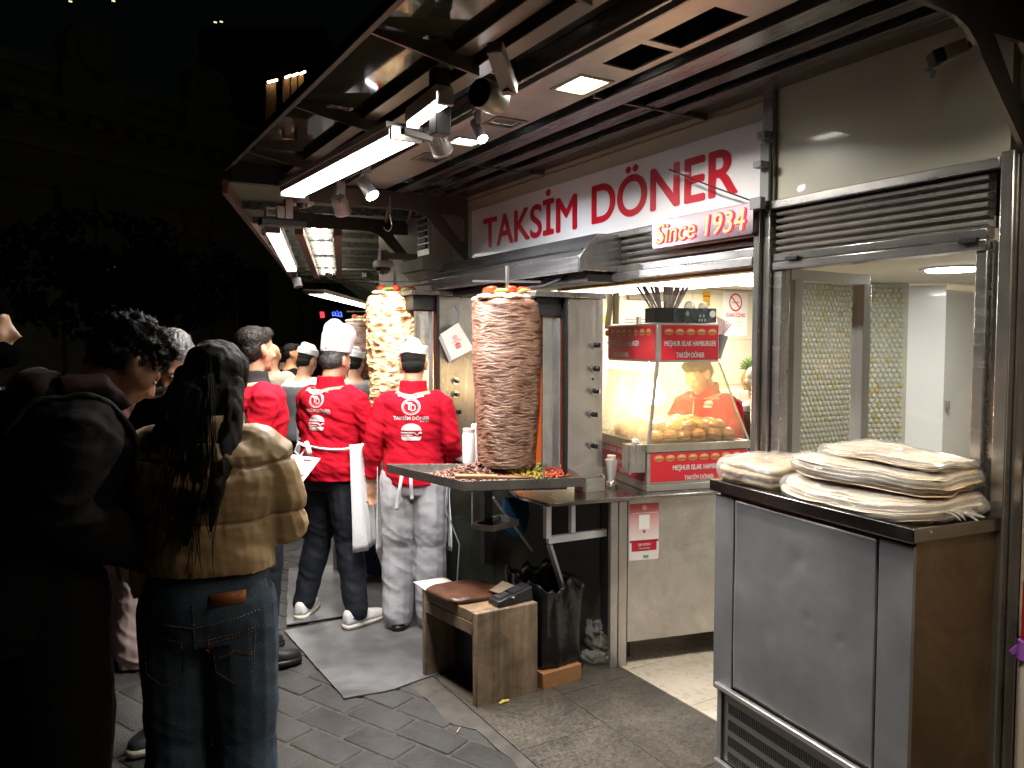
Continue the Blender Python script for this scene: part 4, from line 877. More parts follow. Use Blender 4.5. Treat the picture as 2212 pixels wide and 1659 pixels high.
O('diagonal_brace', MB().bar(FA + V((.01, 0, .67)), FA + V((.2, .12, .32)), .022), lw, cn); O('diagonal_brace', MB().bar(PY(1150, 1190, 3.6), PY(1065, 1075, 3.6), .012), lw, cn)
O('back_board', MB().box((2.44, 3.2, 0), (2.448, 4.9, .86)).box((2.1, 4.3, 0), (2.44, 4.31, .8)), mat('grubby_dark_panel', (.07, .075, .055), .5, n=.4, ns=3), cn, smooth=False)
# hanging drip tray, blue cloth and cables under the carving tray
dt = E('drip_tray', PZ(1075, 1135, .75), 'small steel drip tray hanging under the carving tray', 'tray')
dq = [PY(1020, 1118, 3.5), PY(1065, 1142, 3.4), PY(1120, 1128, 3.45), PY(1080, 1110, 3.6)]
zz = dq[1].z; dq = [V((p.x, p.y, zz)) for p in dq]; mb = MB()
for i in range(4): a, b = dq[i], dq[(i + 1) % 4]; mb.bar(a, b, .006, .03)
O('rim', mb, STH, dt); O('pan', MB().prism([p - V((0, 0, .014)) for p in dq], (0, 0, .002)), BLK, dt, smooth=False)
O('support_leg', MB().bar((1.93, 3.5, .97), (1.93, 3.5, .5), .05), BLK, dt); O('support_leg', MB().bar(dq[0], dq[0] + V((0, 0, .2)), .006), STH, dt)
rg = MB(); 
for k in range(9):
    for j in range(5): pass
bl = [PY(u, v, 3.75) for u, v in ((1090, 1075), (1140, 1075), (1145, 1110), (1138, 1150), (1110, 1165), (1085, 1140))]
O('blue_cloth', MB().prism(bl, (.0, .03, 0)), mat('blue_rag', (.01, .07, .16), .8, n=.4, ns=12, bump=.5), smooth=False, bevel=.008, label='dark blue rag hanging under the carving tray', cat='cloth')
O('power_cable', MB().tube([(1.86, 3.8, .95), (1.83, 3.78, .75), (1.9, 3.75, .55), (1.86, 3.7, .35), (1.82, 3.75, .12), (1.95, 3.8, .02)], .004, 6), mat('grey_cable', (.3, .3, .3), .5), label='thin grey cable looping down behind the wooden box', cat='cable')
# salt box
sx0 = V((2.3, 3.07, 0)); zb0 = .884
sb = E('salt_box', (2.36, 3.15, zb0), 'small steel open box heaped with white salt at the tray corner', 'box')
S0 = PZ(1266, 1064, .884); S1 = PZ(1307, 1060, .884); dd = (S1 - S0); dn = V((-dd.y, dd.x, 0)).normalized() * .12
w_ = .008
fr0, fr1 = S0, S1; bk0, bk1 = S0 + dn, S1 + dn
up = lambda p, z: V((p.x, p.y, z))
mb = MB(); mb.prism([up(fr0, .884), up(fr1, .884), up(fr1, .955), up(fr0, .955)], dn.normalized() * .003)
mb.prism([up(fr0, .884), up(fr0, .955), up(bk0, 1.02), up(bk0, .884)], dd.normalized() * .003); mb.prism([up(fr1, .884), up(fr1, .955), up(bk1, 1.02), up(bk1, .884)], -dd.normalized() * .003); mb.prism([up(bk0, .884), up(bk1, .884), up(bk1, 1.02), up(bk0, 1.02)], -dn.normalized() * .003)
O('box', mb, STH, sb, smooth=False)
mb = MB(); cc = (fr0 + fr1 + bk0 + bk1) / 4; mb.ell((cc.x, cc.y, .935), (dd.length * .46, .05, .032), Matrix.Rotation(math.atan2(dd.y, dd.x), 3, 'Z'), 22, 12)
o = link('salt', fuse(mb, .004, 1, lambda p, n: nz(p, 60, 3) * .004), mat('salt', (.85, .85, .85), .9, bump=.4, ns=200), sb, True)
# foil wrapped paper cup
fc = E('foil_cup', PZ(1322, 1050, .884), 'white paper cones in a foil foot beside the salt box', 'cup')
c = PZ(1322, 1052, .884)
O('foil', MB().tube([c, c + V((0, 0, .012)), c + V((0, 0, .03)), c + V((0, 0, .04))], [.028, .033, .03, .02], 9), mat('crumpled_foil', (.75, .75, .76), .18, 1., bump=.9, ns=60), fc, smooth=False)
for k, (dx, tz_) in enumerate(((-.016, .15), (.0, .17), (.015, .14), (.022, .12))):
    O('paper_cone', MB().tube([c + V((dx * .6, k * .004, .03)), c + V((dx * 1.2, k * .006, tz_))], [.012, .024], 12), WPR, fc)
# ================================================================ BURGER WARMER
wr = E('burger_warmer', C0 + V((0, 0, .918)), 'red glass sided burger warmer with burger pictures and white lettering', 'warmer')
def bq(p0, t0, t1, s0, s1, z0, z1): 
    f = lambda t, s, z: p0 + e1 * t + e2 * s + V((0, 0, z)); return [f(t0, s0, z0), f(t1, s0, z0), f(t1, s1, z0), f(t0, s1, z0)], [f(t0, s0, z1), f(t1, s0, z1), f(t1, s1, z1), f(t0, s1, z1)]
BX = lambda *a: MB().quadprism(*bq(C0, *a))
O('base', BX(0, .60, 0, .62, .92, 1.085), STH, wr, bevel=.002)
O('tray_rim', BX(-.008, .61, -.008, .63, 1.088, 1.13), steel('warm_rim', .55, .3, 'h', (1, .9, .72)), wr, bevel=.002)
redw = mat('warmer_red', (.66, .02, .035), .28, coat=.3)
O('front_graphic', BX(.02, .59, -.003, -.0005, .932, 1.082), redw, wr, smooth=False); O('side_graphic', BX(-.003, -.0005, .02, .6, .932, 1.075), redw, wr, smooth=False)
UB = lambda t0, t1, s0, s1, z0, z1: MB().quadprism(*bq(C0, t0, t1, s0, s1, z0, z1))
O('header', UB(.05, .41, .0, .6, 1.55, 1.752), STH, wr, bevel=.002)
O('front_graphic', UB(.075, .405, -.003, -.0005, 1.562, 1.742), redw, wr, smooth=False); O('side_graphic', UB(.047, .0495, .02, .6, 1.562, 1.742), redw, wr, smooth=False)
O('corner_post', MB().bar(C0 + e1 * .01 + e2 * .004 + V((0, 0, 1.13)), C0 + e1 * .055 + e2 * .004 + V((0, 0, 1.55)), .014), STH, wr)
wg = clear('steamy_glass', (.99, .97, .9), .06, .03, haze=.15, hazecol=(.98, .82, .55))
O('glass', MB().quadprism([C0 + e1 * .018 + V((0, 0, 1.131)), C0 + e1 * .6 + V((0, 0, 1.131)), C0 + e1 * .41 + V((0, 0, 1.55)), C0 + e1 * .06 + V((0, 0, 1.55))], [C0 + e1 * .018 + e2 * .003 + V((0, 0, 1.131)), C0 + e1 * .6 + e2 * .003 + V((0, 0, 1.131)), C0 + e1 * .41 + e2 * .003 + V((0, 0, 1.55)), C0 + e1 * .06 + e2 * .003 + V((0, 0, 1.55))]), wg, wr, smooth=False)
O('glass', MB().quadprism([C0 + e2 * .01 + V((0, 0, 1.131)), C0 + e2 * .6 + V((0, 0, 1.131)), C0 + e1 * .05 + e2 * .6 + V((0, 0, 1.5)), C0 + e1 * .05 + e2 * .01 + V((0, 0, 1.5))], [C0 + e2 * .01 + e1 * .003 + V((0, 0, 1.131)), C0 + e2 * .6 + e1 * .003 + V((0, 0, 1.131)), C0 + e1 * .053 + e2 * .6 + V((0, 0, 1.5)), C0 + e1 * .053 + e2 * .01 + V((0, 0, 1.5))]), clear('steamy_side_glass', (.99, .97, .9), .07, .03, haze=.4, hazecol=(.95, .88, .7)), wr, smooth=False)
O('glass_edge', MB().bar(C0 + e1 * .6 + V((0, 0, 1.13)), C0 + e1 * .41 + V((0, 0, 1.55)), .008), mat('glass_edge', (.5, .5, .35), .2), wr)
for t, s in ((.13, .16), (.2, .38)):
    p = C0 + e1 * t + e2 * s + V((0, 0, 1.545)); O('heat_bulb', MB().lathe(p, [(.005, -.23), (.03, -.225), (.048, -.185), (.035, -.14), (.012, -.11), (.004, 0)], 18), emis('heat_bulb', (1, .78, .46), 60), wr); hl_ = lampobj('heat_glow', 'POINT', p - V((0, 0, .27)), 5, (1, .72, .38), shadow_soft_size=.04); hl_.parent = wr; hl_.matrix_parent_inverse = wr.matrix_basis.inverted()
# pictures of burgers: small flat relief discs, and lettering
bun = mat('printed_bun', (.72, .3, .1), .45, n=.2, ns=60); bunl = mat('printed_bun_top', (.85, .47, .22), .45)
def minib(M, s, par, m1=None):
    mb = MB(); top_ = [(s * math.cos(rad(a)), s * .12 + s * .6 * math.sin(rad(a))) for a in range(0, 181, 15)]
    bot = [(s * math.cos(rad(a)), -s * .1 + s * .42 * math.sin(rad(a))) for a in range(180, 361, 15)]
    mb.add([M @ V((a, b, .001)) for a, b in top_ + bot], [tuple(range(len(top_ + bot)))])
    mb2 = MB(); mb2.add([M @ V((a * .72, b * .8 + s * .08, .0018)) for a, b in top_], [tuple(range(len(top_)))])
    mb3 = MB().add([M @ V((a, b, .0022)) for a, b in ((-s * .9, -s * .05), (s * .9, -s * .05), (s * .8, -s * .2), (-s * .8, -s * .2))], [(0, 1, 2, 3)])
    f = raw('printed_burger', mb, bun, par); raw('highlight', mb2, bunl, f); raw('patty', mb3, mat('printed_patty', (.3, .1, .03), .5), f)
MF = lambda t, z: basis(C0 + e1 * t - e2 * .0035 + V((0, 0, z)), e1, (0, 0, 1))
ML_ = lambda s, z, t=-.0035: basis(C0 + e2 * s + e1 * t + V((0, 0, z)), -e2, (0, 0, 1))
for k in range(5): minib(MF(.115 + .063 * k, 1.705), .026, wr)
lettering('lettering', 'MEŞHUR ISLAK HAMBURGER', MF(.24, 1.645), .3, .036, WPR, wr, off=.03); lettering('lettering', 'TAKSİM DÖNER', MF(.24, 1.592), .165, .036, WPR, wr, off=.03)
for k in range(8): minib(ML_(.085 + .075 * k, 1.705, .0465), .03, wr)
lettering('lettering', 'MEŞHUR ISLAK HAMBURGER', ML_(.40, 1.645, .0465), .42, .038, WPR, wr, off=.03); lettering('lettering', 'TAKSİM DÖNER', ML_(.42, 1.592, .0465), .2, .036, WPR, wr, off=.03)
for k in range(8): minib(MF(.065 + .066 * k, 1.052), .028, wr)
lettering('lettering', 'MEŞHUR ISLAK HAMBURGER', MF(.31, 1.0), .33, .036, WPR, wr, off=.03); lettering('lettering', 'TAKSİM DÖNER', MF(.3, .952), .175, .032, WPR, wr, off=.03)
lettering('lettering', 'MEŞHUR ISLAK HAMBURGER', ML_(.37, 1.052, -.0035), .46, .04, WPR, wr, off=.03); lettering('lettering', 'TAKSİM DÖNER', ML_(.3, 1.0, -.0035), .2, .036, WPR, wr, off=.03); lettering('lettering', 'Since 1934', ML_(.25, .955, -.0035), .15, .03, WPR, wr, off=.03)
# napkin holder clipped to the corner
nh = E('napkin_holder', C0 + e2 * .12 - e1 * .05 + V((0, 0, 1.0)), 'grey steel napkin holder clipped to the corner of the burger warmer', 'holder')
O('case', MB().quadprism(*bq(C0, -.1, -.006, .005, .09, .985, 1.13)), steel('holder_steel', .5, .28, 'v'), nh, bevel=.003); O('napkin', MB().quadprism(*bq(C0, -.06, -.03, .03, .06, 1.131, 1.155)), WPR, nh, bevel=.004)
# wet burgers piled in the warmer
bunm = mat('glazed_bun', (.7, .3, .07), .3, n=.55, ns=16, coat=.3, bump=.1); g = random.Random(5); first = None
spots = [(t, s, 0) for t in (.08, .165, .25, .335, .42, .505) for s in (.06, .145, .23, .315, .4, .49)] + [(t, s, 1) for t in (.12, .205, .29, .375, .46) for s in (.1, .185, .27, .36)]
for k, (t, s, l) in enumerate(spots):
    p = C0 + e1 * (t + g.uniform(-.006, .006)) + e2 * (s + g.uniform(-.006, .006)) + V((0, 0, 1.131 + l * .048))
    if first is None:
        first = E('burger', p, 'x', 'burger', 'wet burgers piled in the warmer'); first['kids'] = 0
        OL('bottom_bun', MB().lathe((0, 0, 0), [(.03, .0), (.04, .006), (.042, .016)], 20), bunm, first); OL('patty', MB().lathe((0, 0, 0), [(.041, .017), (.044, .021), (.041, .026)], 20), mat('burger_patty', (.18, .06, .02), .4), first)
        OL('top_bun', MB().lathe((0, 0, 0), [(.042, .027), (.045, .035), (.038, .052), (.02, .062), (.002, .064)], 20), bunm, first); b_ = first; del first['kids']
    else:
        b_ = first.copy(); COL.objects.link(b_); b_.location = p
        for ch_ in first.children: c_ = ch_.copy(); COL.objects.link(c_); c_.parent = b_
    i_, j_ = (k // 6, k % 6) if not l else ((k - 36) // 4, (k - 36) % 4)
    o_ = ['first', 'second', 'third', 'fourth', 'fifth', 'sixth']
    b_['label'] = 'wet burger, %s from the front glass in the %s column, %s layer' % (o_[j_], o_[i_], 'upper' if l else 'lower')
    b_.rotation_euler = (g.uniform(-.25, .25), g.uniform(-.25, .25), g.uniform(0, 6)); b_.scale = (g.uniform(.9, 1.1), g.uniform(.9, 1.1), g.uniform(.85, 1.12))
# box of forks on top
kb = E('cutlery_box', C0 + e1 * .2 + V((0, 0, 1.753)), 'dark box with grey cafe photograph holding wrapped cutlery on the warmer', 'box')
O('box', UB(.03, .385, -.01, .1, 1.755, 1.83), BLK, kb, bevel=.002)
O('photo_front', UB(.135, .385, -.0125, -.0105, 1.757, 1.828), mat('teal_grey_photo', (.07, .11, .12), .4, n=.7, ns=22, col2=(.012, .03, .035), thr=(.4, .6)), kb, smooth=False)
MK = lambda t, z: basis(C0 + e1 * t - e2 * .0128 + V((0, 0, z)), e1, (0, 0, 1))
pg = mat('photo_grey', (.4, .42, .42), .5); 
def disc2(M, r, m, par, nm='badge', sx=1.): return raw(nm, MB().add([M @ V((r * sx * math.cos(2 * math.pi * i / 24), r * math.sin(2 * math.pi * i / 24), .001)) for i in range(24)], [tuple(range(24))]), m, par)
disc2(MK(.362, 1.8), .018, WPR, kb); disc2(MK(.215, 1.8), .014, pg, kb, 'portrait', .75); disc2(MK(.215, 1.772), .022, mat('photo_dark', (.05, .06, .07), .5), kb, 'portrait', .9)
for t, z in ((.29, 1.79), (.31, 1.79), (.285, 1.768), (.3, 1.768), (.318, 1.768)): disc2(MK(t, z), .008, pg, kb, 'cup_print', .7)
sl_ = mat('clear_sleeve', (.72, .66, .66), .25, n=.3, ns=30)
for k in range(16):
    g_ = random.Random(k); t = .05 + .013 * k * .7; s = g_.uniform(.02, .08); p = C0 + e1 * t + e2 * s + V((0, 0, 1.832)); d = (e1 * (t - .12) * 1.1 + V((0, 0, .11)) + e2 * g_.uniform(-.01, .01)); 
    f = O('wrapped_fork', MB().prism([p - e1 * .006, p + e1 * .006, p + d + e1 * .009, p + d - e1 * .009], e2 * .002), sl_, kb, smooth=False)
    O('fork_head', MB().prism([p + d * .6 - e1 * .005 - e2 * .001, p + d * .6 + e1 * .005 - e2 * .001, p + d * .95 + e1 * .006 - e2 * .001, p + d * .95 - e1 * .006 - e2 * .001], -e2 * .001), mat('brown_fork', (.22, .14, .12), .5), f, smooth=False)
for t, r in ((.27, .03), (.35, .026)): O('wrapped_roll', MB().ell(C0 + e1 * t + e2 * .06 + V((0, 0, 1.84)), (r, r, r * 1.1)), clear('film_roll', (.95, .95, .93), .2, .05, haze=.6), kb)
O('tube_holder', MB().tube([C0 + e1 * .425 + e2 * .05 + V((0, 0, 1.57)), C0 + e1 * .46 + e2 * .05 + V((0, 0, 1.69))], [.026, .032], 18), mat('holder_grey', (.28, .27, .27), .5), wr)
for k in range(7):
    a = C0 + e1 * (.445 + .004 * k) + e2 * (.04 + .003 * k) + V((0, 0, 1.69)); O('wrapped_fork', MB().bar(a, a + e1 * (.012 * k - .02) + V((0, 0, .1 - .006 * k)), .012, .003), sl_ if k % 2 else mat('pink_wrap', (.75, .35, .42), .4), wr)
# poster on the counter side (the code square is left blank)
ps = E('poster', K0 + e1 * .15 + V((0, 0, .68)), 'red and white notice poster taped to the counter side panel', 'poster')
PS = lambda t, z, lift=.002: basis(K0 + e1 * t - e2 * lift + V((0, 0, z)), e1, (0, 0, 1))
def flat(M, w, h, m, nm, par, z=0.): return raw(nm, MB().add([M @ V((a, b, z)) for a, b in ((-w / 2, -h / 2), (w / 2, -h / 2), (w / 2, h / 2), (-w / 2, h / 2))], [(0, 1, 2, 3)]), m, par)
pr_m = bpy.data.materials.new('poster_fade'); pr_m.use_nodes = True; N = pr_m.node_tree; tcn = N.nodes.new('ShaderNodeTexCoord'); sp_ = N.nodes.new('ShaderNodeSeparateXYZ'); mr_ = N.nodes.new('ShaderNodeMapRange'); cr_ = N.nodes.new('ShaderNodeValToRGB')
mr_.inputs[1].default_value = .52; mr_.inputs[2].default_value = .84; N.links.new(tcn.outputs['Object'], sp_.inputs[0]); N.links.new(sp_.outputs['Z'], mr_.inputs[0]); N.links.new(mr_.outputs[0], cr_.inputs[0])
cr_.color_ramp.elements[0].color = (.8, .75, .72, 1); cr_.color_ramp.elements[1].color = (.55, .02, .05, 1); cr_.color_ramp.elements[0].position = .4; N.links.new(cr_.outputs[0], N.nodes['Principled BSDF'].inputs['Base Color'])
pt_c, pt_w = .165, .165; z_hi, z_lo = .838, .548
O('sheet', MB().quadprism(*bq(K0, pt_c - pt_w / 2, pt_c + pt_w / 2, -.0015, -.0002, z_lo, z_hi)), pr_m, ps, smooth=False)
rp = mat('poster_red', (.5, .015, .04), .5)
flat(PS(pt_c, .742, .0025), .06, .075, WPR, 'blank_square', ps); flat(PS(pt_c, .62, .0025), .14, .05, rp, 'ribbon', ps); flat(PS(pt_c, .645, .0025), .16, .012, rp, 'ribbon', ps)
disc2(PS(pt_c, .815), .013, mat('pink_seal', (.75, .45, .45), .5), ps, 'seal')
lettering('lettering', 'T.C. TARIM VE ORMAN BAKANLIĞI', PS(pt_c, .79), .145, .007, WPR, ps); lettering('lettering', 'QR KODU', PS(pt_c, .627, .0035), .07, .015, WPR, ps); lettering('lettering', 'LÜTFEN OKUTUNUZ', PS(pt_c, .609, .0035), .06, .006, WPR, ps)
flat(PS(pt_c + .01, .565, .0025), .03, .014, mat('poster_green', (.1, .4, .15), .5), 'green_mark', ps); flat(PS(pt_c, .694, .0025), .012, .012, rp, 'arrow', ps)
# ================================================================ FREEZER CABINET
fa = V((2.16, 2.11, 0)); fb = V((2.062, 1.262, 0)); fd = (fb - fa).normalized(); fn = V((-fd.y, fd.x, 0)).normalized()
if fn.x < 0: fn = -fn
FW = (fb - fa).length
def FQ(t0, t1, s0, s1, z0, z1):
    f = lambda t, s, z: fa + fd * t + fn * s + V((0, 0, z)); return MB().quadprism([f(t0, s0, z0), f(t1, s0, z0), f(t1, s1, z0), f(t0, s1, z0)], [f(t0, s0, z1), f(t1, s0, z1), f(t1, s1, z1), f(t0, s1, z1)])
fz = E('freezer_cabinet', fa + fd * FW / 2, 'dented steel freezer cabinet with ventilation grille, stacked with bagged flatbread', 'cabinet')
fs_ = mat('dull_freezer_steel', (.24, .24, .245), .42, .4, n=.3, ns=3.2, bump=.25, rvar=.1, detail=8, big=(2.5, .16))
def dents(me_o, pts):
    me = me_o.data; bm = bmesh.new(); bm.from_mesh(me); bmesh.ops.subdivide_edges(bm, edges=bm.edges[:], cuts=60, use_grid_fill=True)
    for v in bm.verts:
        t = (v.co - fa).dot(fd); s = (v.co - fa).dot(fn); d = 0
        if s < .01:
            for (a, z, r, h) in pts:
                q = ((t - a) ** 2 + (v.co.z - z) ** 2) / r ** 2; d += h * math.exp(-q * 2)
            d += .004 * nz((t, v.co.z, 0), 3, 2)
            v.co += fn * d
    bm.to_mesh(me); bm.free(); me.polygons.foreach_set('use_smooth', [True] * len(me.polygons))
O('body', FQ(.012, FW - .004, .012, .36, .07, 1.09), mat('freezer_side_warm_lit', (.24, .17, .11), .38, .75, n=.2, ns=3, rvar=.08, bump=.08, big=(3, .45)), fz, bevel=.003)  # warm light on the cabinet side put into the steel's brown colour
dp = O('door_panel', FQ(.11, FW - .12, .0, .01, .37, 1.075), fs_, fz, smooth=False); dents(dp, [(.42, .93, .045, .004), (.47, .75, .022, .003), (.6, .72, .018, .003), (.3, .65, .05, .002), (.55, .48, .25, .005), (.15, .52, .15, -.004)])
O('left_stile', FQ(.0, .104, -.002, .011, .33, 1.08), fs_, fz, bevel=.002); O('right_stile', FQ(FW - .114, FW, -.002, .011, .07, 1.08), fs_, fz, bevel=.002)
O('worktop', FQ(-.015, FW + .012, -.02, .385, 1.092, 1.135), mat('worktop_steel', (.26, .24, .22), .22, 1., n=.3, ns=4, rvar=.1, bump=.05), fz, bevel=.004)
O('bump_rail', MB().bar(fa + fd * .03 + V((0, 0, .355)) - fn * .012, fa + fd * (FW - .13) + V((0, 0, .355)) - fn * .012, .022, .02), STH, fz, bevel=.005)
O('grille_frame', FQ(.03, .055, -.006, .01, .05, .34).add([], []), fs_, fz, bevel=.002)
gp = O('grille_panel', FQ(.056, FW - .12, .004, .01, .07, .335), mat('grille_steel', (.22, .22, .2), .4, .8), fz, smooth=False)
mb = MB()
for r in range(4):
    for k in range(58):
        t = .085 + .0098 * k
        if t > FW - .14: continue
        z = .262 - .062 * r; f = lambda a, s, zz: fa + fd * a + fn * s + V((0, 0, zz)); mb.quadprism([f(t, .0025, z), f(t + .005, .0025, z), f(t + .005, .0045, z), f(t, .0045, z)], [f(t, .0025, z + .038), f(t + .005, .0025, z + .038), f(t + .005, .0045, z + .038), f(t, .0045, z + .038)])
O('vent_slots', mb, BLK, gp, smooth=False)
O('lower_rail', MB().bar(fa + fd * .03 + V((0, 0, .06)) - fn * .01, fa + fd * (FW - .1) + V((0, 0, .06)) - fn * .01, .02, .018), STH, fz, bevel=.004)
for t in (.03, FW - .06): O('foot', FQ(t, t + .05, .02, .07, 0, .07), BLK, fz)
O('screw', MB().tube([fa + fd * (FW + .012) + fn * .05 + V((0, 0, 1.12)), fa + fd * (FW + .014) + fn * .05 + V((0, 0, 1.12))], [.004, .004], 10), STP, fz)
# ================================================================ BAGGED FLATBREAD
def breadmat(name, a, b, c, sz=60):
    m = bpy.data.materials.new(name); m.use_nodes = True; N = m.node_tree; L = N.links; bs = N.nodes['Principled BSDF']
    tc = N.nodes.new('ShaderNodeTexCoord'); mp = N.nodes.new('ShaderNodeMapping'); mp.inputs['Scale'].default_value = (1, 1, sz / 8); L.new(tc.outputs['Object'], mp.inputs[0])
    n = N.nodes.new('ShaderNodeTexNoise'); n.inputs['Scale'].default_value = 7; n.inputs['Detail'].default_value = 7; n.inputs['Roughness'].default_value = .6; L.new(mp.outputs[0], n.inputs[0])
    r = N.nodes.new('ShaderNodeValToRGB'); e = r.color_ramp.elements; e[0].position = .32; e[0].color = (*a, 1); e[1].position = .66; e[1].color = (*c, 1); k = e.new(.48); k.color = (*b, 1); L.new(n.outputs['Fac'], r.inputs[0]); L.new(r.outputs[0], bs.inputs['Base Color'])
    bs.inputs['Roughness'].default_value = .6
    bp = N.nodes.new('ShaderNodeBump'); bp.inputs['Strength'].default_value = .5; bp.inputs['Distance'].default_value = .01; L.new(n.outputs['Fac'], bp.inputs['Height']); L.new(bp.outputs[0], bs.inputs['Normal'])
    return m
lav = breadmat('folded_lavash', (.48, .34, .19), (.72, .56, .38), (.88, .76, .58)); pide = breadmat('toasted_pide', (.34, .17, .06), (.66, .44, .22), (.82, .64, .42), 14)
def film():
    m = bpy.data.materials.new('plastic_bag_film'); m.use_nodes = True; N = m.node_tree; L = N.links; N.nodes.remove(N.nodes['Principled BSDF']); out = N.nodes['Material Output']
    tr = N.nodes.new('ShaderNodeBsdfTransparent'); tr.inputs[0].default_value = (.95, .95, .93, 1); gl = N.nodes.new('ShaderNodeBsdfGlossy'); gl.inputs['Roughness'].default_value = .09
    df = N.nodes.new('ShaderNodeBsdfDiffuse'); df.inputs[0].default_value = (.85, .83, .78, 1)
    tc = N.nodes.new('ShaderNodeTexCoord'); n = N.nodes.new('ShaderNodeTexNoise'); n.inputs['Scale'].default_value = 11; n.inputs['Detail'].default_value = 6; n.inputs['Distortion'].default_value = 1.6; L.new(tc.outputs['Object'], n.inputs[0])
    bp = N.nodes.new('ShaderNodeBump'); bp.inputs['Strength'].default_value = 1.; bp.inputs['Distance'].default_value = .035; L.new(n.outputs['Fac'], bp.inputs['Height']); L.new(bp.outputs[0], gl.inputs['Normal'])
    fr = N.nodes.new('ShaderNodeFresnel'); fr.inputs[0].default_value = 1.45; L.new(bp.outputs[0], fr.inputs['Normal'])
    mr = N.nodes.new('ShaderNodeMapRange'); mr.inputs[3].default_value = .05; mr.inputs[4].default_value = .5; L.new(fr.outputs[0], mr.inputs[0])
    m1 = N.nodes.new('ShaderNodeMixShader'); m1.inputs[0].default_value = .19; L.new(tr.outputs[0], m1.inputs[1]); L.new(df.outputs[0], m1.inputs[2])
    m2 = N.nodes.new('ShaderNodeMixShader'); L.new(mr.outputs[0], m2.inputs[0]); L.new(m1.outputs[0], m2.inputs[1]); L.new(gl.outputs[0], m2.inputs[2]); L.new(m2.outputs[0], out.inputs[0]); return m
flm = film()
def breadbag(c, rx, ry, h, rot, n, m, lab, seed, layers=10, tail=True, dr=None):
    c = V(c); t = E('bread_bag', c, lab, 'bread bag', 'clear bags of flatbread on the freezer', rz=rot); g = random.Random(seed)
    mb = MB(); hl = h / layers; E_ = 4.6
    def out(ca, sa, k): return (abs(ca) ** E_ + abs(sa) ** E_) ** (-1 / E_) * (1 + .05 * noise.noise(V((ca * 1.7 + seed, sa * 1.7, k))))
    def hgt(ca, sa, r): return .012 * nz((ca * 1.1 * r + seed, sa * 1.1 * r, seed * 2.), 1, 2) + droop(ca * r, sa * r, dr)
    for k in range(layers):
        q = k / max(1, layers - 1); sx = (1 - .10 * abs(q - .5)) * g.uniform(.93, 1.02); ox, oy = g.uniform(-.012, .012), g.uniform(-.012, .012); ring = []; N_ = 64
        for z_, s_ in ((0, .3), (.02, .95), (.25, .995), (.5, 1.005), (.75, .99), (1., .95), (1.02, .5), (1.03, .1)):
            ring.append([(ox + rx * sx * s_ * out(ca, sa, k * 3.1) * ca, oy + ry * sx * s_ * out(ca, sa, k * 3.1) * sa, hl * (k + z_ * .9) + .004 * noise.noise(V((ca * 4 + seed, sa * 4, k * .6))) + hgt(ca, sa, s_)) for ca, sa in [(math.cos(2 * math.pi * i / N_), math.sin(2 * math.pi * i / N_)) for i in range(N_)]])
        mb.loft(ring)
    OL('flatbread_stack', mb, m, t, smooth=True)
    mb = MB(); rings = []
    for z_, s_ in ((-.0, .96), (.1, 1.03), (.3, 1.055), (.6, 1.05), (.88, 1.02), (1.03, .95), (1.1, .8), (1.12, .5), (1.1, .15)):
        rings.append([(rx * s_ * out(ca, sa, z_ * 2 + 7) * ca, ry * s_ * out(ca, sa, z_ * 2 + 7) * sa, max(.001 if not dr else -1, h * z_ + .006 * nz((ca * 5 * s_, sa * 5 * s_, seed + z_), 1, 3) * min(1, z_ * 4) + hgt(ca, sa, s_))) for ca, sa in [(math.cos(2 * math.pi * i / 96), math.sin(2 * math.pi * i / 96)) for i in range(96)]])
    mb.loft(rings)
    if tail:   # gathered loose end of the bag
        sd = tail if isinstance(tail, int) and not isinstance(tail, bool) else 1
        b0_ = V((rx * .98 * sd, 0, h * .5)); 
        for j in range(5): mb.tube([b0_ + V((0, (j - 2) * .03, 0)), b0_ + V((.03 * sd, (j - 2) * .02, -.01 + g.uniform(-.01, .02))), b0_ + V((.06 * sd, (j - 2) * .028 + g.uniform(-.01, .01), -.02 + g.uniform(-.01, .02)))], [.02, .012, .002], 8, flat=.3)
    bo = OL('plastic_film', mb, flm, t, smooth=True)
    sd = bo.modifiers.new('sub', 'SUBSURF'); sd.levels = sd.render_levels = 1
    dtex = bpy.data.textures.new('crinkle', 'CLOUDS'); dtex.noise_scale = .03; dtex.noise_depth = 3; dm = bo.modifiers.new('crinkle', 'DISPLACE'); dm.texture = dtex; dm.strength = .014; dm.mid_level = .4
    return t
def droop(ca, sa, d): return 0 if not d else -d[2] * max(0, ca * d[0] + sa * d[1] - .6)
wz = 1.137; fang = math.atan2(fd.y, fd.x)
FP = lambda t, s, z=wz: tuple(fa + fd * t + fn * s + V((0, 0, z)))
breadbag(FP(.575, .175), .27, .185, .062, fang, 0, lav, 'bottom bag of folded flatbread overhanging the freezer front on the right', 1, 15, dr=(.0, -1, .04))
breadbag(FP(.565, .2, wz + .073), .26, .165, .055, fang + .04, 0, lav, 'middle bag of folded flatbread in the right pile', 2, 13, tail=False)
breadbag(FP(.575, .25, wz + .137), .235, .12, .026, fang - .05, 0, lav, 'topmost thin clear bag of flatbread in the right pile', 3, 5, tail=False)
breadbag(FP(.135, .165), .165, .17, .082, fang + .12, 0, pide, 'bag of browner toasted pide bread on the left end of the freezer', 4, 3, tail=-1)
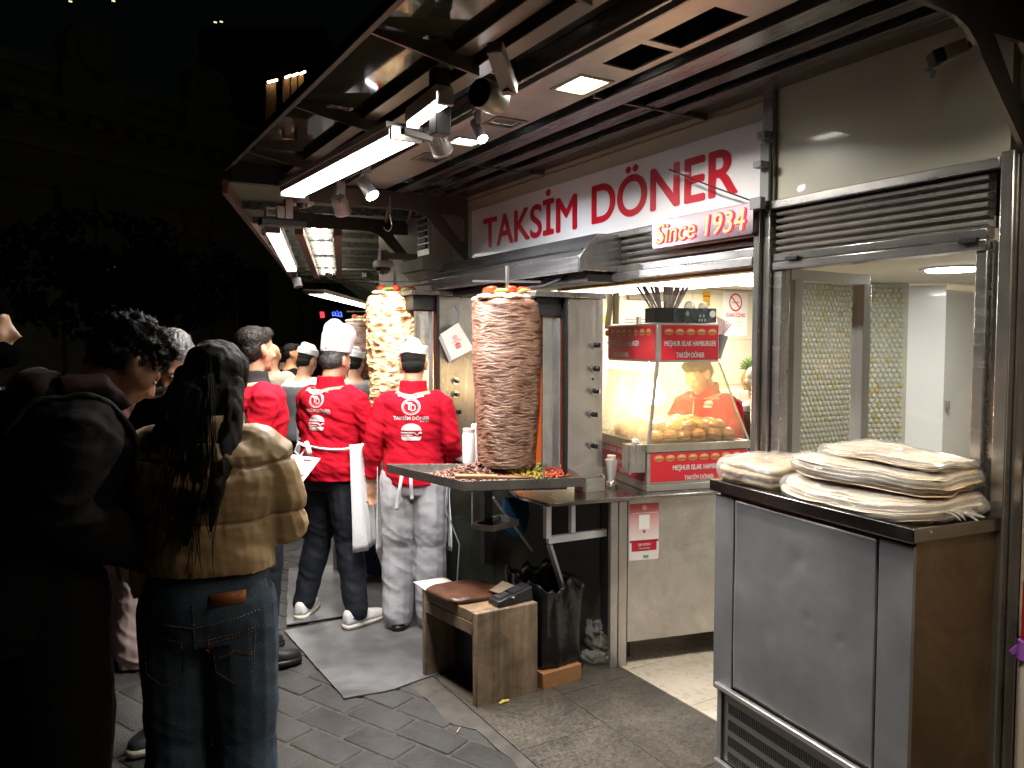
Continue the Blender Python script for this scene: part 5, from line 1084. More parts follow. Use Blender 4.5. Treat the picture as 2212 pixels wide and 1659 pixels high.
# ================================================================ WOODEN BOX STOOL
sc_ = V((1.612, 3.018, 0)); sr = V((.318, -.008, 0)); sl2 = V((-.065, .45, 0)); hT = .438
wood = mat('weathered_wood_grain', (.42, .3, .2), .6, n=.68, ns=2.6, stretch=(9, 9, .8), bump=.25, bs=14, detail=9, thr=(.28, .72), big=(6, .5))
woodt = mat('stained_box_top', (.3, .2, .12), .5, n=.6, ns=7, bump=.2, detail=9)
wb = E('wooden_box', sc_ + (sr + sl2) / 2, 'worn wooden box stool open on its left side, holding a leather bag and card machine', 'box')
P_ = lambda a, b, z: sc_ + sr * a + sl2 * b + V((0, 0, z))
def WB(a0, a1, b0, b1, z0, z1): return MB().quadprism([P_(a0, b0, z0), P_(a1, b0, z0), P_(a1, b1, z0), P_(a0, b1, z0)], [P_(a0, b0, z1), P_(a1, b0, z1), P_(a1, b1, z1), P_(a0, b1, z1)])
O('front_board', WB(0, 1.02, 0, .07, 0, hT - .001), wood, wb, bevel=.006); O('back_board', WB(0, 1.02, .93, 1, 0, hT - .001), wood, wb, bevel=.006)
O('top_board', WB(0, 1.02, .072, .928, hT - .05, hT), woodt, wb, bevel=.004); O('top_edge', WB(-.002, .1, .073, .927, hT - .11, hT - .052), wood, wb, bevel=.003); O('far_side', WB(.95, 1.015, .072, .928, 0, hT - .052), wood, wb)
O('inside_shade', WB(.5, .94, .08, .92, 0.002, hT - .12), BLK, wb, smooth=False)  # black block put in for the shade inside the open box
# leather bag, card machine and white sheet on it
lb = E('leather_bag', P_(.42, .5, hT), 'flat brown leather bag with a tan strap on the wooden box', 'bag')
lm_ = mat('brown_leather', (.09, .035, .016), .4, n=.6, ns=9, bump=.25, bs=70, col2=(.035, .015, .009), thr=(.35, .6)); mb = MB(); lc = P_(.40, .6, hT + .002); rings = []
for z_, s_ in ((0, .95), (.004, 1), (.014, 1.), (.02, .98), (.026, .9), (.029, .55)):
    rings.append([lc + (sr.normalized() * (.155 * s_ * (abs(math.cos(a)) ** .4) * (1 if math.cos(a) > 0 else -1)) + sl2.normalized() * (.145 * s_ * (abs(math.sin(a)) ** .4) * (1 if math.sin(a) > 0 else -1))) + V((0, 0, z_ + .008 * nz((math.cos(a) * 2, math.sin(a) * 2, z_), 1, 2))) for a in [2 * math.pi * i / 40 for i in range(40)]])
mb.loft(rings); O('body', mb, lm_, lb, smooth=True)
sm_ = mat('tan_strap', (.34, .27, .2), .55, n=.2, ns=20)
O('strap', MB().quadprism([P_(.62, -.0, hT + .033), P_(.98, .3, hT + .035), P_(.98, .55, hT + .035), P_(.55, .35, hT + .034)], [P_(.62, .0, hT + .038), P_(.98, .3, hT + .042), P_(.98, .55, hT + .042), P_(.55, .35, hT + .04)]), sm_, lb, bevel=.002)
pc = P_(.70, .14, hT + .002); pt = E('card_machine', pc, 'black card payment machine lying in front of the leather bag', 'card machine', rz=math.atan2(sr.y, sr.x) + .1)
OL('body', MB().quadprism([(-.1, -.045, 0), (.1, -.045, 0), (.1, .045, 0), (-.1, .045, 0)], [(-.098, -.04, .026), (.095, -.042, .066), (.095, .042, .066), (-.098, .04, .026)]), mat('black_plastic', (.018, .018, .02), .35), pt, bevel=.006)
kk = MB()
for i in range(4):
    for j in range(3): x, y = -.075 + .014 * i, -.018 + .017 * j; z = .0285 + (x + .098) * .207; kk.box((x, y, z), (x + .009, y + .011, z + .003))
OL('keypad', kk, mat('grey_keys', (.12, .12, .13), .5), pt); OL('screen', MB().quadprism([(-.01, -.03, .046), (.055, -.03, .0595), (.055, .03, .0595), (-.01, .03, .046)], [(-.01, -.03, .048), (.055, -.03, .0615), (.055, .03, .0615), (-.01, .03, .048)]), mat('dark_screen', (.03, .035, .04), .1), pt)
q = [PZ(u, v, hT + .003) for u, v in ((893, 1258), (962, 1248), (1000, 1272), (935, 1286))]
O('white_card', MB().prism(q, (0, 0, .003)), mat('white_card', (.75, .73, .7), .5), smooth=False, label='white cardboard sheet sticking out under the leather bag', cat='cardboard')
# ================================================================ RUBBISH BAG ON A CARTON
cb = E('wooden_block', V((2.09, 3.1, 0)), 'small orange brown wooden block under the black rubbish bag', 'block')
b0, b1 = G(1173, 1493), G(1256, 1468); b0, b1 = V(b0), V(b1); bn = V((-(b1 - b0).y, (b1 - b0).x, 0)).normalized()
O('block', MB().quadprism([b0, b1, b1 + bn * .2, b0 + bn * .2], [p + V((0, 0, .082)) for p in (b0, b1, b1 + bn * .2, b0 + bn * .2)]), mat('orange_block', (.42, .2, .09), .6, n=.3, ns=10, stretch=(1, 1, 6)), cb, bevel=.004)
rb_ = E('rubbish_bag', V((2.1, 3.2, .08)), 'black plastic rubbish bag lining a tall open bin behind the wooden box', 'rubbish bag')
blkpl = mat('black_bin_liner', (.006, .006, .007), .25, n=.3, ns=20, bump=.9, bs=11, spec=.5)
bc = (b0 + b1) / 2 + bn * .16 + V((.015, .02, 0)); bu = (b1 - b0).normalized(); rings = []
for z_, s_ in ((.085, .93), (.1, .98), (.16, 1), (.24, .99), (.32, 1.0), (.38, 1.0), (.43, 1.01), (.485, 1.04), (.49, 1.0), (.45, .95), (.3, .93), (.12, .9)):
    rings.append([])
    for i in range(64):
        a = 2 * math.pi * i / 64; ca, sa = math.cos(a), math.sin(a); rr = (abs(ca) ** 8 + abs(sa) ** 8) ** -.125
        w1 = 1 + .1 * nz((ca * 2.6, sa * 2.6, z_ * 2.), 1, 4) + .012 * math.sin(a * 7 + z_ * 7) * (z_ > .3)
        rings[-1].append(bc + bu * (.135 * s_ * rr * ca * w1) + bn * (.165 * s_ * rr * sa * w1) + V((0, 0, z_ + (.06 * nz((ca * 2, sa * 2, 7), 1, 3) + .02 * sa if z_ > .4 else 0))))
O('liner', MB().loft(rings, cap=False), blkpl, rb_, smooth=True); O('rubbish', MB().ell(bc + V((0, 0, .3)), (.14, .14, .1)), BLK, rb_)
# clear bag beside it
cbg = fuse(MB().ell(PZ(1292, 1400, .05) + V((.02, .03, .05)), (.05, .07, .1)).ell(PZ(1285, 1440, .0) + V((.02, .05, .03)), (.06, .06, .035)), .006, 2, lambda p, n: nz(p, 22, 4) * .03)
tag(link('clear_bag', cbg, flm, None, True), 'crumpled clear plastic bag beside the black rubbish bag', 'plastic bag')
# little scraps on the ground
s1 = PZ(1089, 1519, .006); O('food_scrap', MB().tube([s1 + V((-.028, -.003, .006)), s1 + V((0, .006, .008)), s1 + V((.03, .004, .006))], [.006, .01, .006], 8, flat=.6), mat('yellow_scrap', (.6, .5, .1), .5), label='yellow pepper scrap on the granite before the wooden box', cat='scrap')
for (u, v, l) in ((987, 1582, 'pale thin splinter lying on the dark paving'), ):
    a = PZ(u, v, .004); O('splinter', MB().bar(a, a + V((.03, .03, .001)), .003), mat('splinter', (.5, .4, .25), .6), label=l, cat='splinter')
# dustpan
dpn = E('dustpan', G(805, 1232), 'dark blue long handled dustpan standing behind the cooks', 'dustpan'); dpm = mat('blue_plastic', (.008, .02, .06), .45)
yq = 5.05; qq = [PY(u, v, yq) for u, v in ((752, 1222), (832, 1230), (818, 1188), (800, 1130), (786, 1140), (762, 1188))]; zmin = min(p.z for p in qq); qq = [p - V((0, 0, zmin - .018)) for p in qq]
O('pan', MB().prism(qq, (0, .12, 0)), dpm, dpn, bevel=.01); hq = PY(788, 1130, yq + .06); O('handle', MB().cyl(hq, PY(779, 960, yq + .1), .009), mat('grey_handle', (.3, .3, .3), .4, .5), dpn)
# second counter behind the cooks with chicken tray
c2_ = E('steel_counter', (2.1, 5.2, 0), 'farther steel counter under the chicken spit with a greasy tray', 'counter')
O('top', MB().quadprism([(1.66, 4.72, .93), (2.4, 4.6, .93), (2.45, 5.4, .93), (1.75, 5.5, .93)], [(1.66, 4.72, .98), (2.4, 4.6, .98), (2.45, 5.4, .98), (1.75, 5.5, .98)]), steel('far_counter_steel', .4, .3, 'v'), c2_, bevel=.003)
for p in ((2.13, 5.29), (2.2, 4.72), (1.74, 5.4)): O('leg', MB().box((p[0] - .02, p[1] - .02, 0), (p[0] + .02, p[1] + .02, .929)), STH, c2_)
O('glass_side', MB().box((2.14, 4.75, .1), (2.145, 5.27, .9)), clear('grubby_glass', (.8, .85, .8), .1, .05), c2_, smooth=False)
O('dark_cabinet', MB().box((2.22, 4.75, .05), (2.44, 5.6, .9)), BLK, c2_); pile('chicken_scraps', (1.84, 4.88), .12, .16, 260, mat('fried_chicken', (.75, .42, .12), .35, n=.4, ns=30), 'golden chicken shavings under the second spit', .035, .006, .982, 12, .05)
O('white_pipe', MB().cyl(PY(795, 1000, 5.6), PY(800, 1090, 5.6), .02).cyl(PY(783, 1000, 5.6), PY(787, 1090, 5.6), .02), WHT, c2_)
# white bottles beside the beef doner
for k, (u, v, r, h, lab, cap) in enumerate(((1013, 992, .032, .17, 'white squeeze bottle with pinkish top left of the beef spit', (.55, .38, .36)), (1030, 990, .03, .2, 'taller cream squeeze bottle half hidden by the beef spit', (.7, .62, .5)))):
    p = PY(u, v, 3.78 + .12 * k); t = E('sauce_bottle', p, lab, 'bottle', 'white sauce bottles'); O('body', MB().lathe(p, [(r * 1.05, -.02), (r * 1.12, .01), (r * 1.12, h * .8), (r, h * .88)]), WHT, t); O('cap', MB().lathe(p + V((0, 0, h * .885)), [(r * 1.05, 0), (r * 1.05, .018), (r * .95, .022), (r * .2, .023)]), mat('cap_%d' % k, cap, .5), t)
O('bottle_shelf', MB().box((2.0, 3.72, PY(1013, 992, 3.78).z - .035), (2.4, 4.05, PY(1013, 992, 3.78).z - .021)), STH, label='steel shelf under the white sauce bottles', cat='shelf')
# purple handled mop at the right edge
mp0 = PX(2200, 1400, 2.38); mo = E('mop', V((mp0.x, mp0.y, 0)), 'mop with purple clamp and red grip at the right edge', 'mop')
zp = mp0.z
O('pole', MB().cyl((mp0.x, mp0.y - .015, .0), (mp0.x, mp0.y - .015, zp - .03), .012), mat('cream_pole', (.6, .55, .5), .4), mo); O('clamp', MB().tube([(mp0.x, mp0.y - .015, zp - .029), (mp0.x, mp0.y - .015, zp + .03)], [.02, .016], 16).bar((mp0.x, mp0.y + .016, zp - .02), (mp0.x, mp0.y - .01, zp + .01), .02), mat('purple_plastic', (.3, .1, .5), .4), mo, bevel=.003); O('grip', MB().cyl((mp0.x, mp0.y - .018, zp + .031), (mp0.x, mp0.y - .018, zp + .2), .011), mat('red_plastic', (.55, .01, .02), .35), mo)
# ================================================================ SHOP INTERIOR
it = E('shop_interior', (4.3, 3.4, 0), 'bright cream interior of the shop with tiled back wall seen past the burger warmer', 'room')
cream = mat('cream_tiles', (.74, .66, .5), .3, n=.06, ns=2); ceilm = mat('white_ceiling', (.7, .68, .62), .6)
mb = MB()
for i in range(12):
    for j in range(6):
        x = 2.9 + .42 * i; z = .0 + .42 * j
        mb.box((x + .002, 5.2, z + .002), (x + .418, 5.24, min(2.14, z + .418)))
O('back_wall', mb, cream, it, smooth=False); O('joints', MB().box((2.46, 5.21, 0), (8, 5.3, 2.15)), mat('grout_line', (.4, .34, .25), .8), it, smooth=False)
O('side_wall', MB().box((7.2, -.5, 0), (7.3, 5.2, 2.2)), cream, it, smooth=False); O('ceiling', MB().box((2.5, 2.95, 2.15), (7.3, 5.3, 2.2)), ceilm, it, smooth=False)
for k, (xa, za) in enumerate(((3.0, 1.99), (3.3, 2.003), (3.8, 2.033))):
    l = E('tube_light', (xa, 3.6, za), ['first', 'second', 'third'][k] + ' bright strip along the shop ceiling, counted from the street', 'light', 'ceiling strips inside the shop'); O('tube', MB().bar((xa, 2.55 + .3 * k, za), (xa + .02, 4.9, za), .045, .02), emis('shop_tube', (1, .95, .86), 9), l); O('reflector', MB().bar((xa, 2.55 + .3 * k, za + .025), (xa + .02, 4.9, za + .025), .1, .015), mat('reflector_cream', (.5, .45, .36), .6), l)
for k, (x, y) in enumerate(((5.0, 4.45), (4.1, 4.3))):
    l = E('round_lamp', (x, y, 2.14), ['round ceiling lamp near the no smoking poster', 'round ceiling lamp above the wrapped forks'][k], 'light', 'round lamps in the shop ceiling'); O('diffuser', MB().tube([(x, y, 2.125), (x, y, 2.135)], [.15, .15], 32), emis('round_lamp', (1, .97, .9), 45), l); O('ring', MB().tube([(x, y, 2.136), (x, y, 2.149)], [.17, .17], 32), WHT, l); gl2 = lampobj('round_lamp_glow', 'AREA', (x, y, 2.12), 32, (1, .93, .8), shape='DISK', size=.3); gl2.parent = l; gl2.matrix_parent_inverse = l.matrix_basis.inverted()
# fittings on the back wall at y = 5.2
BY = 5.197
def onwall(name, u0, v0, u1, v1, m, lab=None, cat=None, d=.03, par=None, y=BY):
    a, b = PY(u0, v1, y), PY(u1, v0, y); o = O(name, MB().box((a.x, y - d, a.z), (b.x, y, b.z)), m, par, smooth=False, bevel=.002)
    if lab: tag(o, lab, cat)
    return o, a, b
onwall('heater_grille', 1354, 632, 1440, 647, mat('grille_brown', (.3, .25, .18), .5), 'slotted wall grille above the warning triangle', 'grille')
o, a, b = onwall('poster', 1560, 633, 1615, 725, mat('poster_white', (.85, .83, .8), .5), 'white no smoking poster with red ring reading SİGARA İÇİLMEZ', 'poster', .004)
c = (a + b) / 2; W_ = b.x - a.x; Hh = b.z - a.z; MW = lambda x, z, l=.006: basis((c.x + x * W_, BY - l, c.z + z * Hh), (1, 0, 0), (0, 0, 1))
rg_ = mat('poster_ring_red', (.6, .03, .04), .5)
n_ = 32; R1 = W_ * .26; raw('ring', MB().add([MW(0, .27) @ V((r * math.cos(2 * math.pi * i / n_), r * math.sin(2 * math.pi * i / n_), 0)) for r in (R1, R1 * .82) for i in range(n_)], [(i, (i + 1) % n_, n_ + (i + 1) % n_, n_ + i) for i in range(n_)]), rg_, o)
raw('slash', MB().add([MW(0, .27, .0065) @ (Matrix.Rotation(rad(-42), 4, 'Z') @ V(p)) for p in ((-R1, -R1 * .08, 0), (R1, -R1 * .08, 0), (R1, R1 * .08, 0), (-R1, R1 * .08, 0))], [(0, 1, 2, 3)]), rg_, o); flat(MW(.0, .27, .0055), R1 * 1.1, R1 * .22, mat('poster_grey', (.5, .48, .46), .5), 'cigarette', o)
lettering('lettering', 'SİGARA İÇİLMEZ', MW(0, -.02), W_ * .8, Hh * .13, rg_, o, off=.03)
for k in range(3): flat(MW(.05, -.17 - .06 * k), W_ * .4, Hh * .012, mat('poster_grey'), 'small_print', o)
o, a, b = onwall('notice', 1518, 630, 1534, 660, mat('notice_yellow', (.62, .42, .03), .5), 'small yellow notice with a red band high on the back wall', 'notice', .004)
flat(basis(((a.x + b.x) / 2, BY - .006, (a.z + b.z) / 2 + .02), (1, 0, 0), (0, 0, 1)), (b.x - a.x) * .95, .018, rg_, 'red_band', o)
for k in range(6): flat(basis(((a.x + b.x) / 2, BY - .006, (a.z + b.z) / 2 - .005 - .012 * k), (1, 0, 0), (0, 0, 1)), (b.x - a.x) * .8, .003, BLK, 'small_print', o)
for (u, v, lab) in ((1403, 668, 'yellow warning triangle beside the dark cutlery box'), (1310, 688, 'yellow warning triangle beside the nearest grill')):
    p = PY(u, v, BY); o = raw('warning_sign', MB().add([p + V((-.045, -.004, -.03)), p + V((.045, -.004, -.03)), p + V((0, -.004, .05))], [(0, 1, 2)]), mat('warning_yellow', (.75, .5, .02), .5), None, label=lab, cat='sign', group='yellow warning triangles')
    raw('bolt_symbol', MB().add([p + V((-.008, -.006, -.018)), p + V((.004, -.006, .0)), p + V((-.004, -.006, .002)), p + V((.006, -.006, .028)), p + V((.01, -.006, .004)), p + V((.002, -.006, .002))], [(0, 1, 4, 3, 2), (0, 5, 1)]), BLK, o)
O('service_pipes', MB().tube([PY(1316, 612, 4.4), PY(1318, 660, 4.4), PY(1312, 710, 4.4)], .022, 10).tube([PY(1331, 612, 4.4), PY(1330, 700, 4.4)], .024, 10), mat('olive_pipe', (.12, .1, .05), .5, n=.4, ns=9), label='pair of dark olive pipes beside the nearest grill', cat='pipes')
O('wire_rack', MB().bar(PY(1352, 690, 5.0), PY(1412, 690, 5.0), .01).bar(PY(1352, 697, 5.0), PY(1412, 697, 5.0), .01).bar(PY(1380, 684, 4.9), PY(1380, 700, 4.9), .03), mat('dark_wire', (.2, .18, .15), .4, .6), label='thin wire rack on the far wall behind the warmer', cat='rack')
cnr = PY(1545, 1000, 4.6)
O('back_worktop', MB().box((3.6, 4.55, .9), (6.5, 5.18, 1.0)).box((3.7, 4.6, 0), (6.4, 5.17, .899)), STH, it)
# pineapple
pp = PY(1620, 800, 4.75); pa = E('pineapple', pp, 'pineapple with spiky green crown on the back worktop beside the post', 'pineapple'); pz0 = pp.z - .17
mb = MB()
for k in range(16):
    for j in range(14):
        q = k / 15; R = .062 * math.sin(math.pi * (.1 + .82 * q)) ** .6; a = 2 * math.pi * (j + .5 * (k % 2)) / 14
        mb.ell((R * math.cos(a), R * math.sin(a), pz0 - pp.z + .17 * q), (.013, .013, .009), None, 6, 5)
mb.lathe((0, 0, 0), [(.03, pz0 - pp.z), (.055, pz0 - pp.z + .04), (.058, pz0 - pp.z + .11), (.03, pz0 - pp.z + .17)], 18); OL('fruit', mb, mat('pineapple_skin', (.4, .25, .06), .5, n=.5, ns=40), pa)
mb = MB(); g = random.Random(9)
for k in range(34):
    a = k * 2.4; e = .25 + .9 * (k / 34); d = V((math.cos(a) * math.cos(e * 1.2), math.sin(a) * math.cos(e * 1.2), math.sin(e * 1.2))); ln = .1 + .06 * (k / 34); b = V((0, 0, .0)); s_ = d.cross(V((0, 0, 1))).normalized() * .01
    mb.add([b - s_, b + s_, b + d * ln * .6 + s_ * .8 + V((0, 0, .01)), b + d * ln - V((0, 0, .02)), b + d * ln * .6 - s_ * .8 + V((0, 0, .01))], [(0, 1, 2, 3, 4)])
OL('crown', mb, mat('pineapple_leaf', (.14, .22, .07), .5), pa, smooth=False)
O('back_worktop_stand', MB().box((pp.x - .3, 4.6, 1.001), (pp.x + .5, 5.0, pz0 - .004)), cream, it, smooth=False)
# small bay behind the right window: mosaic walls, cabinet, glass door
by = E('side_booth', (4, 2.3, 0), 'small booth behind the right window with bubble mosaic walls and white cabinet', 'room')
mosm = mat('bubble_tile', (.5, .49, .4), .1, n=.12, ns=6); mosy = mat('bubble_tile_amber', (.46, .36, .15), .12)
bz = 2.0
def vw(name, p, q, z0, z1, th, m): 
    p, q = V(p), V(q); d = (q - p).normalized(); n = V((-d.y, d.x, 0)) * th; return O(name, MB().quadprism([p, q, q + n, p + n], [a + V((0, 0, z1)) for a in (p, q, q + n, p + n)]), m, by, smooth=False)
def mosaic(p, q, z0, z1, face):
    p, q = V(p), V(q); d = (q - p).normalized(); L_ = (q - p).length; n = V((-d.y, d.x, 0)) * face; g = random.Random(8); P1, P2 = MB(), MB(); r = .017; row = 0; z = z0
    while z < z1 - r:
        t = r + (r if row % 2 else 0)
        while t < L_ - r:
            c = p + d * t + V((0, 0, z)); mb = P2 if g.random() < .1 else P1; rings = []
            for (k, h) in ((1, 0), (.82, .006), (.4, .0105)): rings.append([c + d * (r * .97 * k * math.cos(a)) + V((0, 0, r * .97 * k * math.sin(a))) + n * h for a in [2 * math.pi * i / 8 for i in range(8)]])
            mb.loft(rings); t += 2 * r
        z += r * 1.75; row += 1
    for mb, m in ((P1, mosm), (P2, mosy)):
        me = bpy.data.meshes.new('t'); me.from_pydata([tuple(v) for v in mb.v], [], mb.f); tag(link('bubble_tiles', me, m, by, True), kind='stuff')
ck = PZ(1908, 609, bz); ck.z = 0; c2k = PZ(1961, 609, bz); c2k.z = 0; c3k = PZ(2040, 613, bz); c3k.z = 0; c4k = PZ(2150, 632, bz); c4k.z = 0
vw('mosaic_wall', (3.27, 2.86, 0), (ck.x, 2.86, 0), 0, bz, .05, mosm); mosaic((3.27, 2.859, 0), (ck.x, 2.859, 0), .95, bz, -1); c2k = V((ck.x + .02, 2.72, 0)); 
p2 = ray(1961, 700); s = (ck.x + .25) / p2.x; c2k = V((p2.x * s, p2.y * s, 0)); vw('mosaic_wall', (ck.x, 2.86, 0), c2k, 0, bz, .05, mosm); mosaic(V((ck.x, 2.86, 0)) - V((.001, .0, 0)), c2k - V((.001, 0, 0)), .95, bz, -1)
p3_ = ray(2042, 700); s = (c2k.x + .1) / p3_.x; c3k = V((p3_.x * s, p3_.y * s, 0)); p4_ = ray(2200, 700); s = (c3k.x + .9) / p4_.x; c4k = V((p4_.x * s, p4_.y * s, 0))
wcab = mat('white_cabinet', (.85, .85, .85), .25, coat=.2); vw('cabinet_side', c2k + V((.002, 0, 0)), c3k, 0, bz - .01, .04, wcab); dr_ = vw('cabinet_door', c3k + V((.003, .0, 0)), c3k.lerp(c4k, .48), 0, bz - .05, .04, wcab); vw('cabinet_door', c3k.lerp(c4k, .49), c4k, 0, bz - .05, .04, wcab)
for u, v in ((2046, 875), (2117, 862)):
    d_ = ray(u, v); n_ = (c4k - c3k).cross(V((0, 0, 1))).normalized(); s = (c3k - V((0, 0, EYE))).dot(n_) / d_.dot(n_); h_ = V((0, 0, EYE)) + d_ * s * .995; O('handle', MB().box(h_ - V((.01, .012, .03)), h_ + V((.01, .012, .03))), STP, dr_, bevel=.006)
O('booth_ceiling', MB().box((FX + .06, .6, bz + .002), (6.5, 2.95, bz + .04)), ceilm, by, smooth=False); O('booth_wall', MB().box((FX + .06, .55, 0), (6.5, .6, bz)), wcab, by, smooth=False)
lc_ = PZ(2060, 580, bz); l = E('round_lamp', lc_, 'large round flush lamp in the booth ceiling behind the right window', 'light'); O('diffuser', MB().tube([lc_ - V((0, 0, .012)), lc_ - V((0, 0, .004))], [.115, .12], 40), emis('booth_lamp', (.95, 1, .98), 34), l); O('ring', MB().tube([lc_ - V((0, 0, .005)), lc_ - V((0, 0, .0005))], [.14, .145], 40), STH, l); gl2 = lampobj('booth_glow', 'AREA', lc_ - V((0, 0, .02)), 15, (1, .97, .9), shape='DISK', size=.22); gl2.parent = l; gl2.matrix_parent_inverse = l.matrix_basis.inverted()
# framed glass door standing open inside the booth
dA = V((2.52, 2.09, 0)); r_ = ray(1872, 700); s = 3.05 / r_.x; dB = V((r_.x * s, r_.y * s, 0)); dz0, dz1 = .6, 1.9
gd = E('glass_door', dA, 'open steel framed glass door inside the booth', 'door'); dm_ = (dB - dA).normalized(); fr_ = MB(); fr_.bar(dA + dm_ * .04 + V((0, 0, dz0)), dA + dm_ * .04 + V((0, 0, dz1)), .05, .045).bar(dB - dm_ * .04 + V((0, 0, dz0)), dB - dm_ * .04 + V((0, 0, dz1)), .05, .06).bar(dA + V((0, 0, dz1 + .02)), dB + V((0, 0, dz1 + .02)), .03, .045)
O('frame', fr_, mat('door_frame_alu', (.5, .5, .49), .35, .5), gd, bevel=.003); nn_ = V((-dm_.y, dm_.x, 0)) * .003; O('pane', MB().quadprism([dA + nn_ + V((0, 0, dz0)), dB + nn_ + V((0, 0, dz0)), dB - nn_ + V((0, 0, dz0)), dA - nn_ + V((0, 0, dz0))], [dA + nn_ + V((0, 0, dz1)), dB + nn_ + V((0, 0, dz1)), dB - nn_ + V((0, 0, dz1)), dA - nn_ + V((0, 0, dz1))]), clear('booth_glass', (.97, .97, .95), .05), gd, smooth=False)
# ================================================================ PEOPLE
skin = mat('warm_skin', (.5, .27, .17), .5, n=.15, ns=14, sss=.12, bump=.05)
skin_d = mat('olive_skin', (.4, .21, .13), .5, n=.15, ns=14, sss=.12)
hairk = mat('black_hair', (.008, .0065, .0055), .6, spec=.25, n=.4, ns=60, stretch=(4, 4, 1), bump=.7, bs=90)
hairg = mat('greying_hair', (.2, .19, .19), .45, n=.8, ns=70, bump=.7, bs=90, col2=(.03, .028, .028), thr=(.4, .65))
hairb = mat('dark_brown_hair', (.014, .009, .006), .55, spec=.3, n=.4, ns=60, bump=.7, bs=80)
def RX(a): return Matrix.Rotation(a, 3, 'X')
def RZ(a): return Matrix.Rotation(a, 3, 'Z')
def RY(a): return Matrix.Rotation(a, 3, 'Y')
TOR = [(-.12, .135, .105), (-.06, .165, .118), (0, .168, .122), (.08, .15, .112), (.16, .142, .105), (.26, .158, .115), (.36, .172, .12), (.43, .168, .112), (.475, .13, .092), (.505, .075, .065), (.53, .055, .058)]
def torso(mb, S, t0=-.12, t1=.53, g=0., n=28):
    rings = []; ts = [a for a in TOR if t0 <= a[0] <= t1]
    w = S['w']; bel = S['belly']
    for t, rx, ry in ts:
        c = S['C'](t); f = S['f']; b = 1 + bel * math.exp(-((t - .1) / .12) ** 2)
        k = 1 if t > .46 else w
        rings.append([c + V((1, 0, 0)) * ((rx * k + g) * math.cos(a)) + f * ((ry * k * b + g) * math.sin(a)) for a in [2 * math.pi * i / n for i in range(n)]])
    return mb.loft(rings)
def legs(mb, S, g=0., r=(.088, .062, .045), end=0., wide=0.):
    for s in (-1, 1):
        h = V((.085 * s, 0, .9)); k, a = S['knee'][s], S['ankle'][s]
        e = a + (k - a).normalized() * end
        mb.limb([h + V((0, 0, .0)), h.lerp(k, .3), h.lerp(k, .7), k, k.lerp(e, .35), k.lerp(e, .7), e], [r[0] + g, r[0] * .97 + g, (r[0] + r[1]) / 2 + g, r[1] + g, r[1] * .98 + g + wide * .3, (r[1] + r[2]) / 2 + g + wide * .6, r[2] + g + wide])
def arms(mb, S, g=0., r=(.05, .042, .027), cut=1.):
    for s in (-1, 1):
        sh, el, wr = S['sh'][s], S['el'][s], S['wr'][s]; e = el.lerp(wr, cut)
        mb.limb([sh + V((-.035 * s, 0, -.008)), sh.lerp(el, .12), sh.lerp(el, .5), el, el.lerp(e, .4), e], [r[0] * .98 + g, r[0] * 1.02 + g, r[0] * .9 + g, r[1] + g, r[1] * .95 + g * .9, r[2] + g * .75])
        mb.ell(sh + V((-.025 * s, 0, -.012)), (.052 + g, .055 + g, .048 + g))
def hand(mb, w, d, pn, s, curl=.35, spread=1.15, k=1.):
    d = d.normalized(); pn = (pn - d * pn.dot(d)).normalized(); u = d.cross(pn) * s   # u points to the thumb side
    if S_TH[0]: u = u * S_TH[0]
    R = lambda p, a, b: [p + u * (a * math.cos(t) * k) + pn * (b * math.sin(t) * k) for t in [2 * math.pi * i / 16 for i in range(16)]]
    mb.loft([R(w - d * .01, .024, .019), R(w + d * .015 * k, .027, .017), R(w + d * .05 * k, .038, .0155), R(w + d * .085 * k, .04, .0125), R(w + d * .098 * k, .036, .008)])
    for i, (L_, off) in enumerate(((.07, .031), (.08, .0105), (.074, -.0105), (.058, -.031))):
        b = w + d * ((.088 - abs(off) * .2) * k) + u * off * k; dd = (d + u * (off * spread * 6 * .12)).normalized(); pts = [b - dd * .01]; ang = curl * (.6 + .12 * i)
        for seg in (.45, .32, .23):
            pts.append(pts[-1] + dd * (L_ * seg + (.01 if seg == .45 else 0)) * k); ax = dd.cross(pn); dd = (Matrix.Rotation(ang, 3, ax) @ dd).normalized()
        mb.limb(pts, [.0092 * k, .0086 * k, .008 * k, .0068 * k], 10)
    b = w + d * .022 * k + u * .022 * k; dd = (d * .75 + u * .62 + pn * .35).normalized(); p1 = b + dd * .042 * k; d2 = (d * .95 + u * .25 + pn * .3).normalized(); mb.limb([b, p1, p1 + d2 * .03 * k, p1 + d2 * .052 * k], [.015 * k, .0115 * k, .0098 * k, .0078 * k], 10)
S_TH = [0]
def head(mb, c, M):
    e = lambda p, r, m=None: mb.ell(c + M @ V(p), r, M @ m if m else M)
    e((0, -.012, .035), (.074, .094, .083)); e((0, .02, -.01), (.066, .072, .085)); e((0, .032, -.062), (.05, .05, .045)); e((0, .07, -.088), (.022, .02, .018))
    e((.03, .055, -.022), (.026, .03, .026)); e((-.03, .055, -.022), (.026, .03, .026)); e((0, .074, .022), (.048, .016, .014))
    mb.tube([c + M @ V(p) for p in ((0, .078, .018), (0, .096, -.006), (0, .108, -.024), (0, .09, -.036))], [.007, .0095, .0125, .009], 12)
    e((.012, .094, -.028), (.008, .009, .007)); e((-.012, .094, -.028), (.008, .009, .007)); e((0, .086, -.052), (.022, .011, .0055)); e((0, .084, -.063), (.019, .011, .0065))
    for s in (-1, 1):
        e((.074 * s, -.004, -.004), (.009, .019, .031), RZ(-.35 * s) @ RX(.2)); e((.08 * s, -.012, .006), (.006, .012, .02), RZ(-.5 * s))
PERS = 'people at the stall'
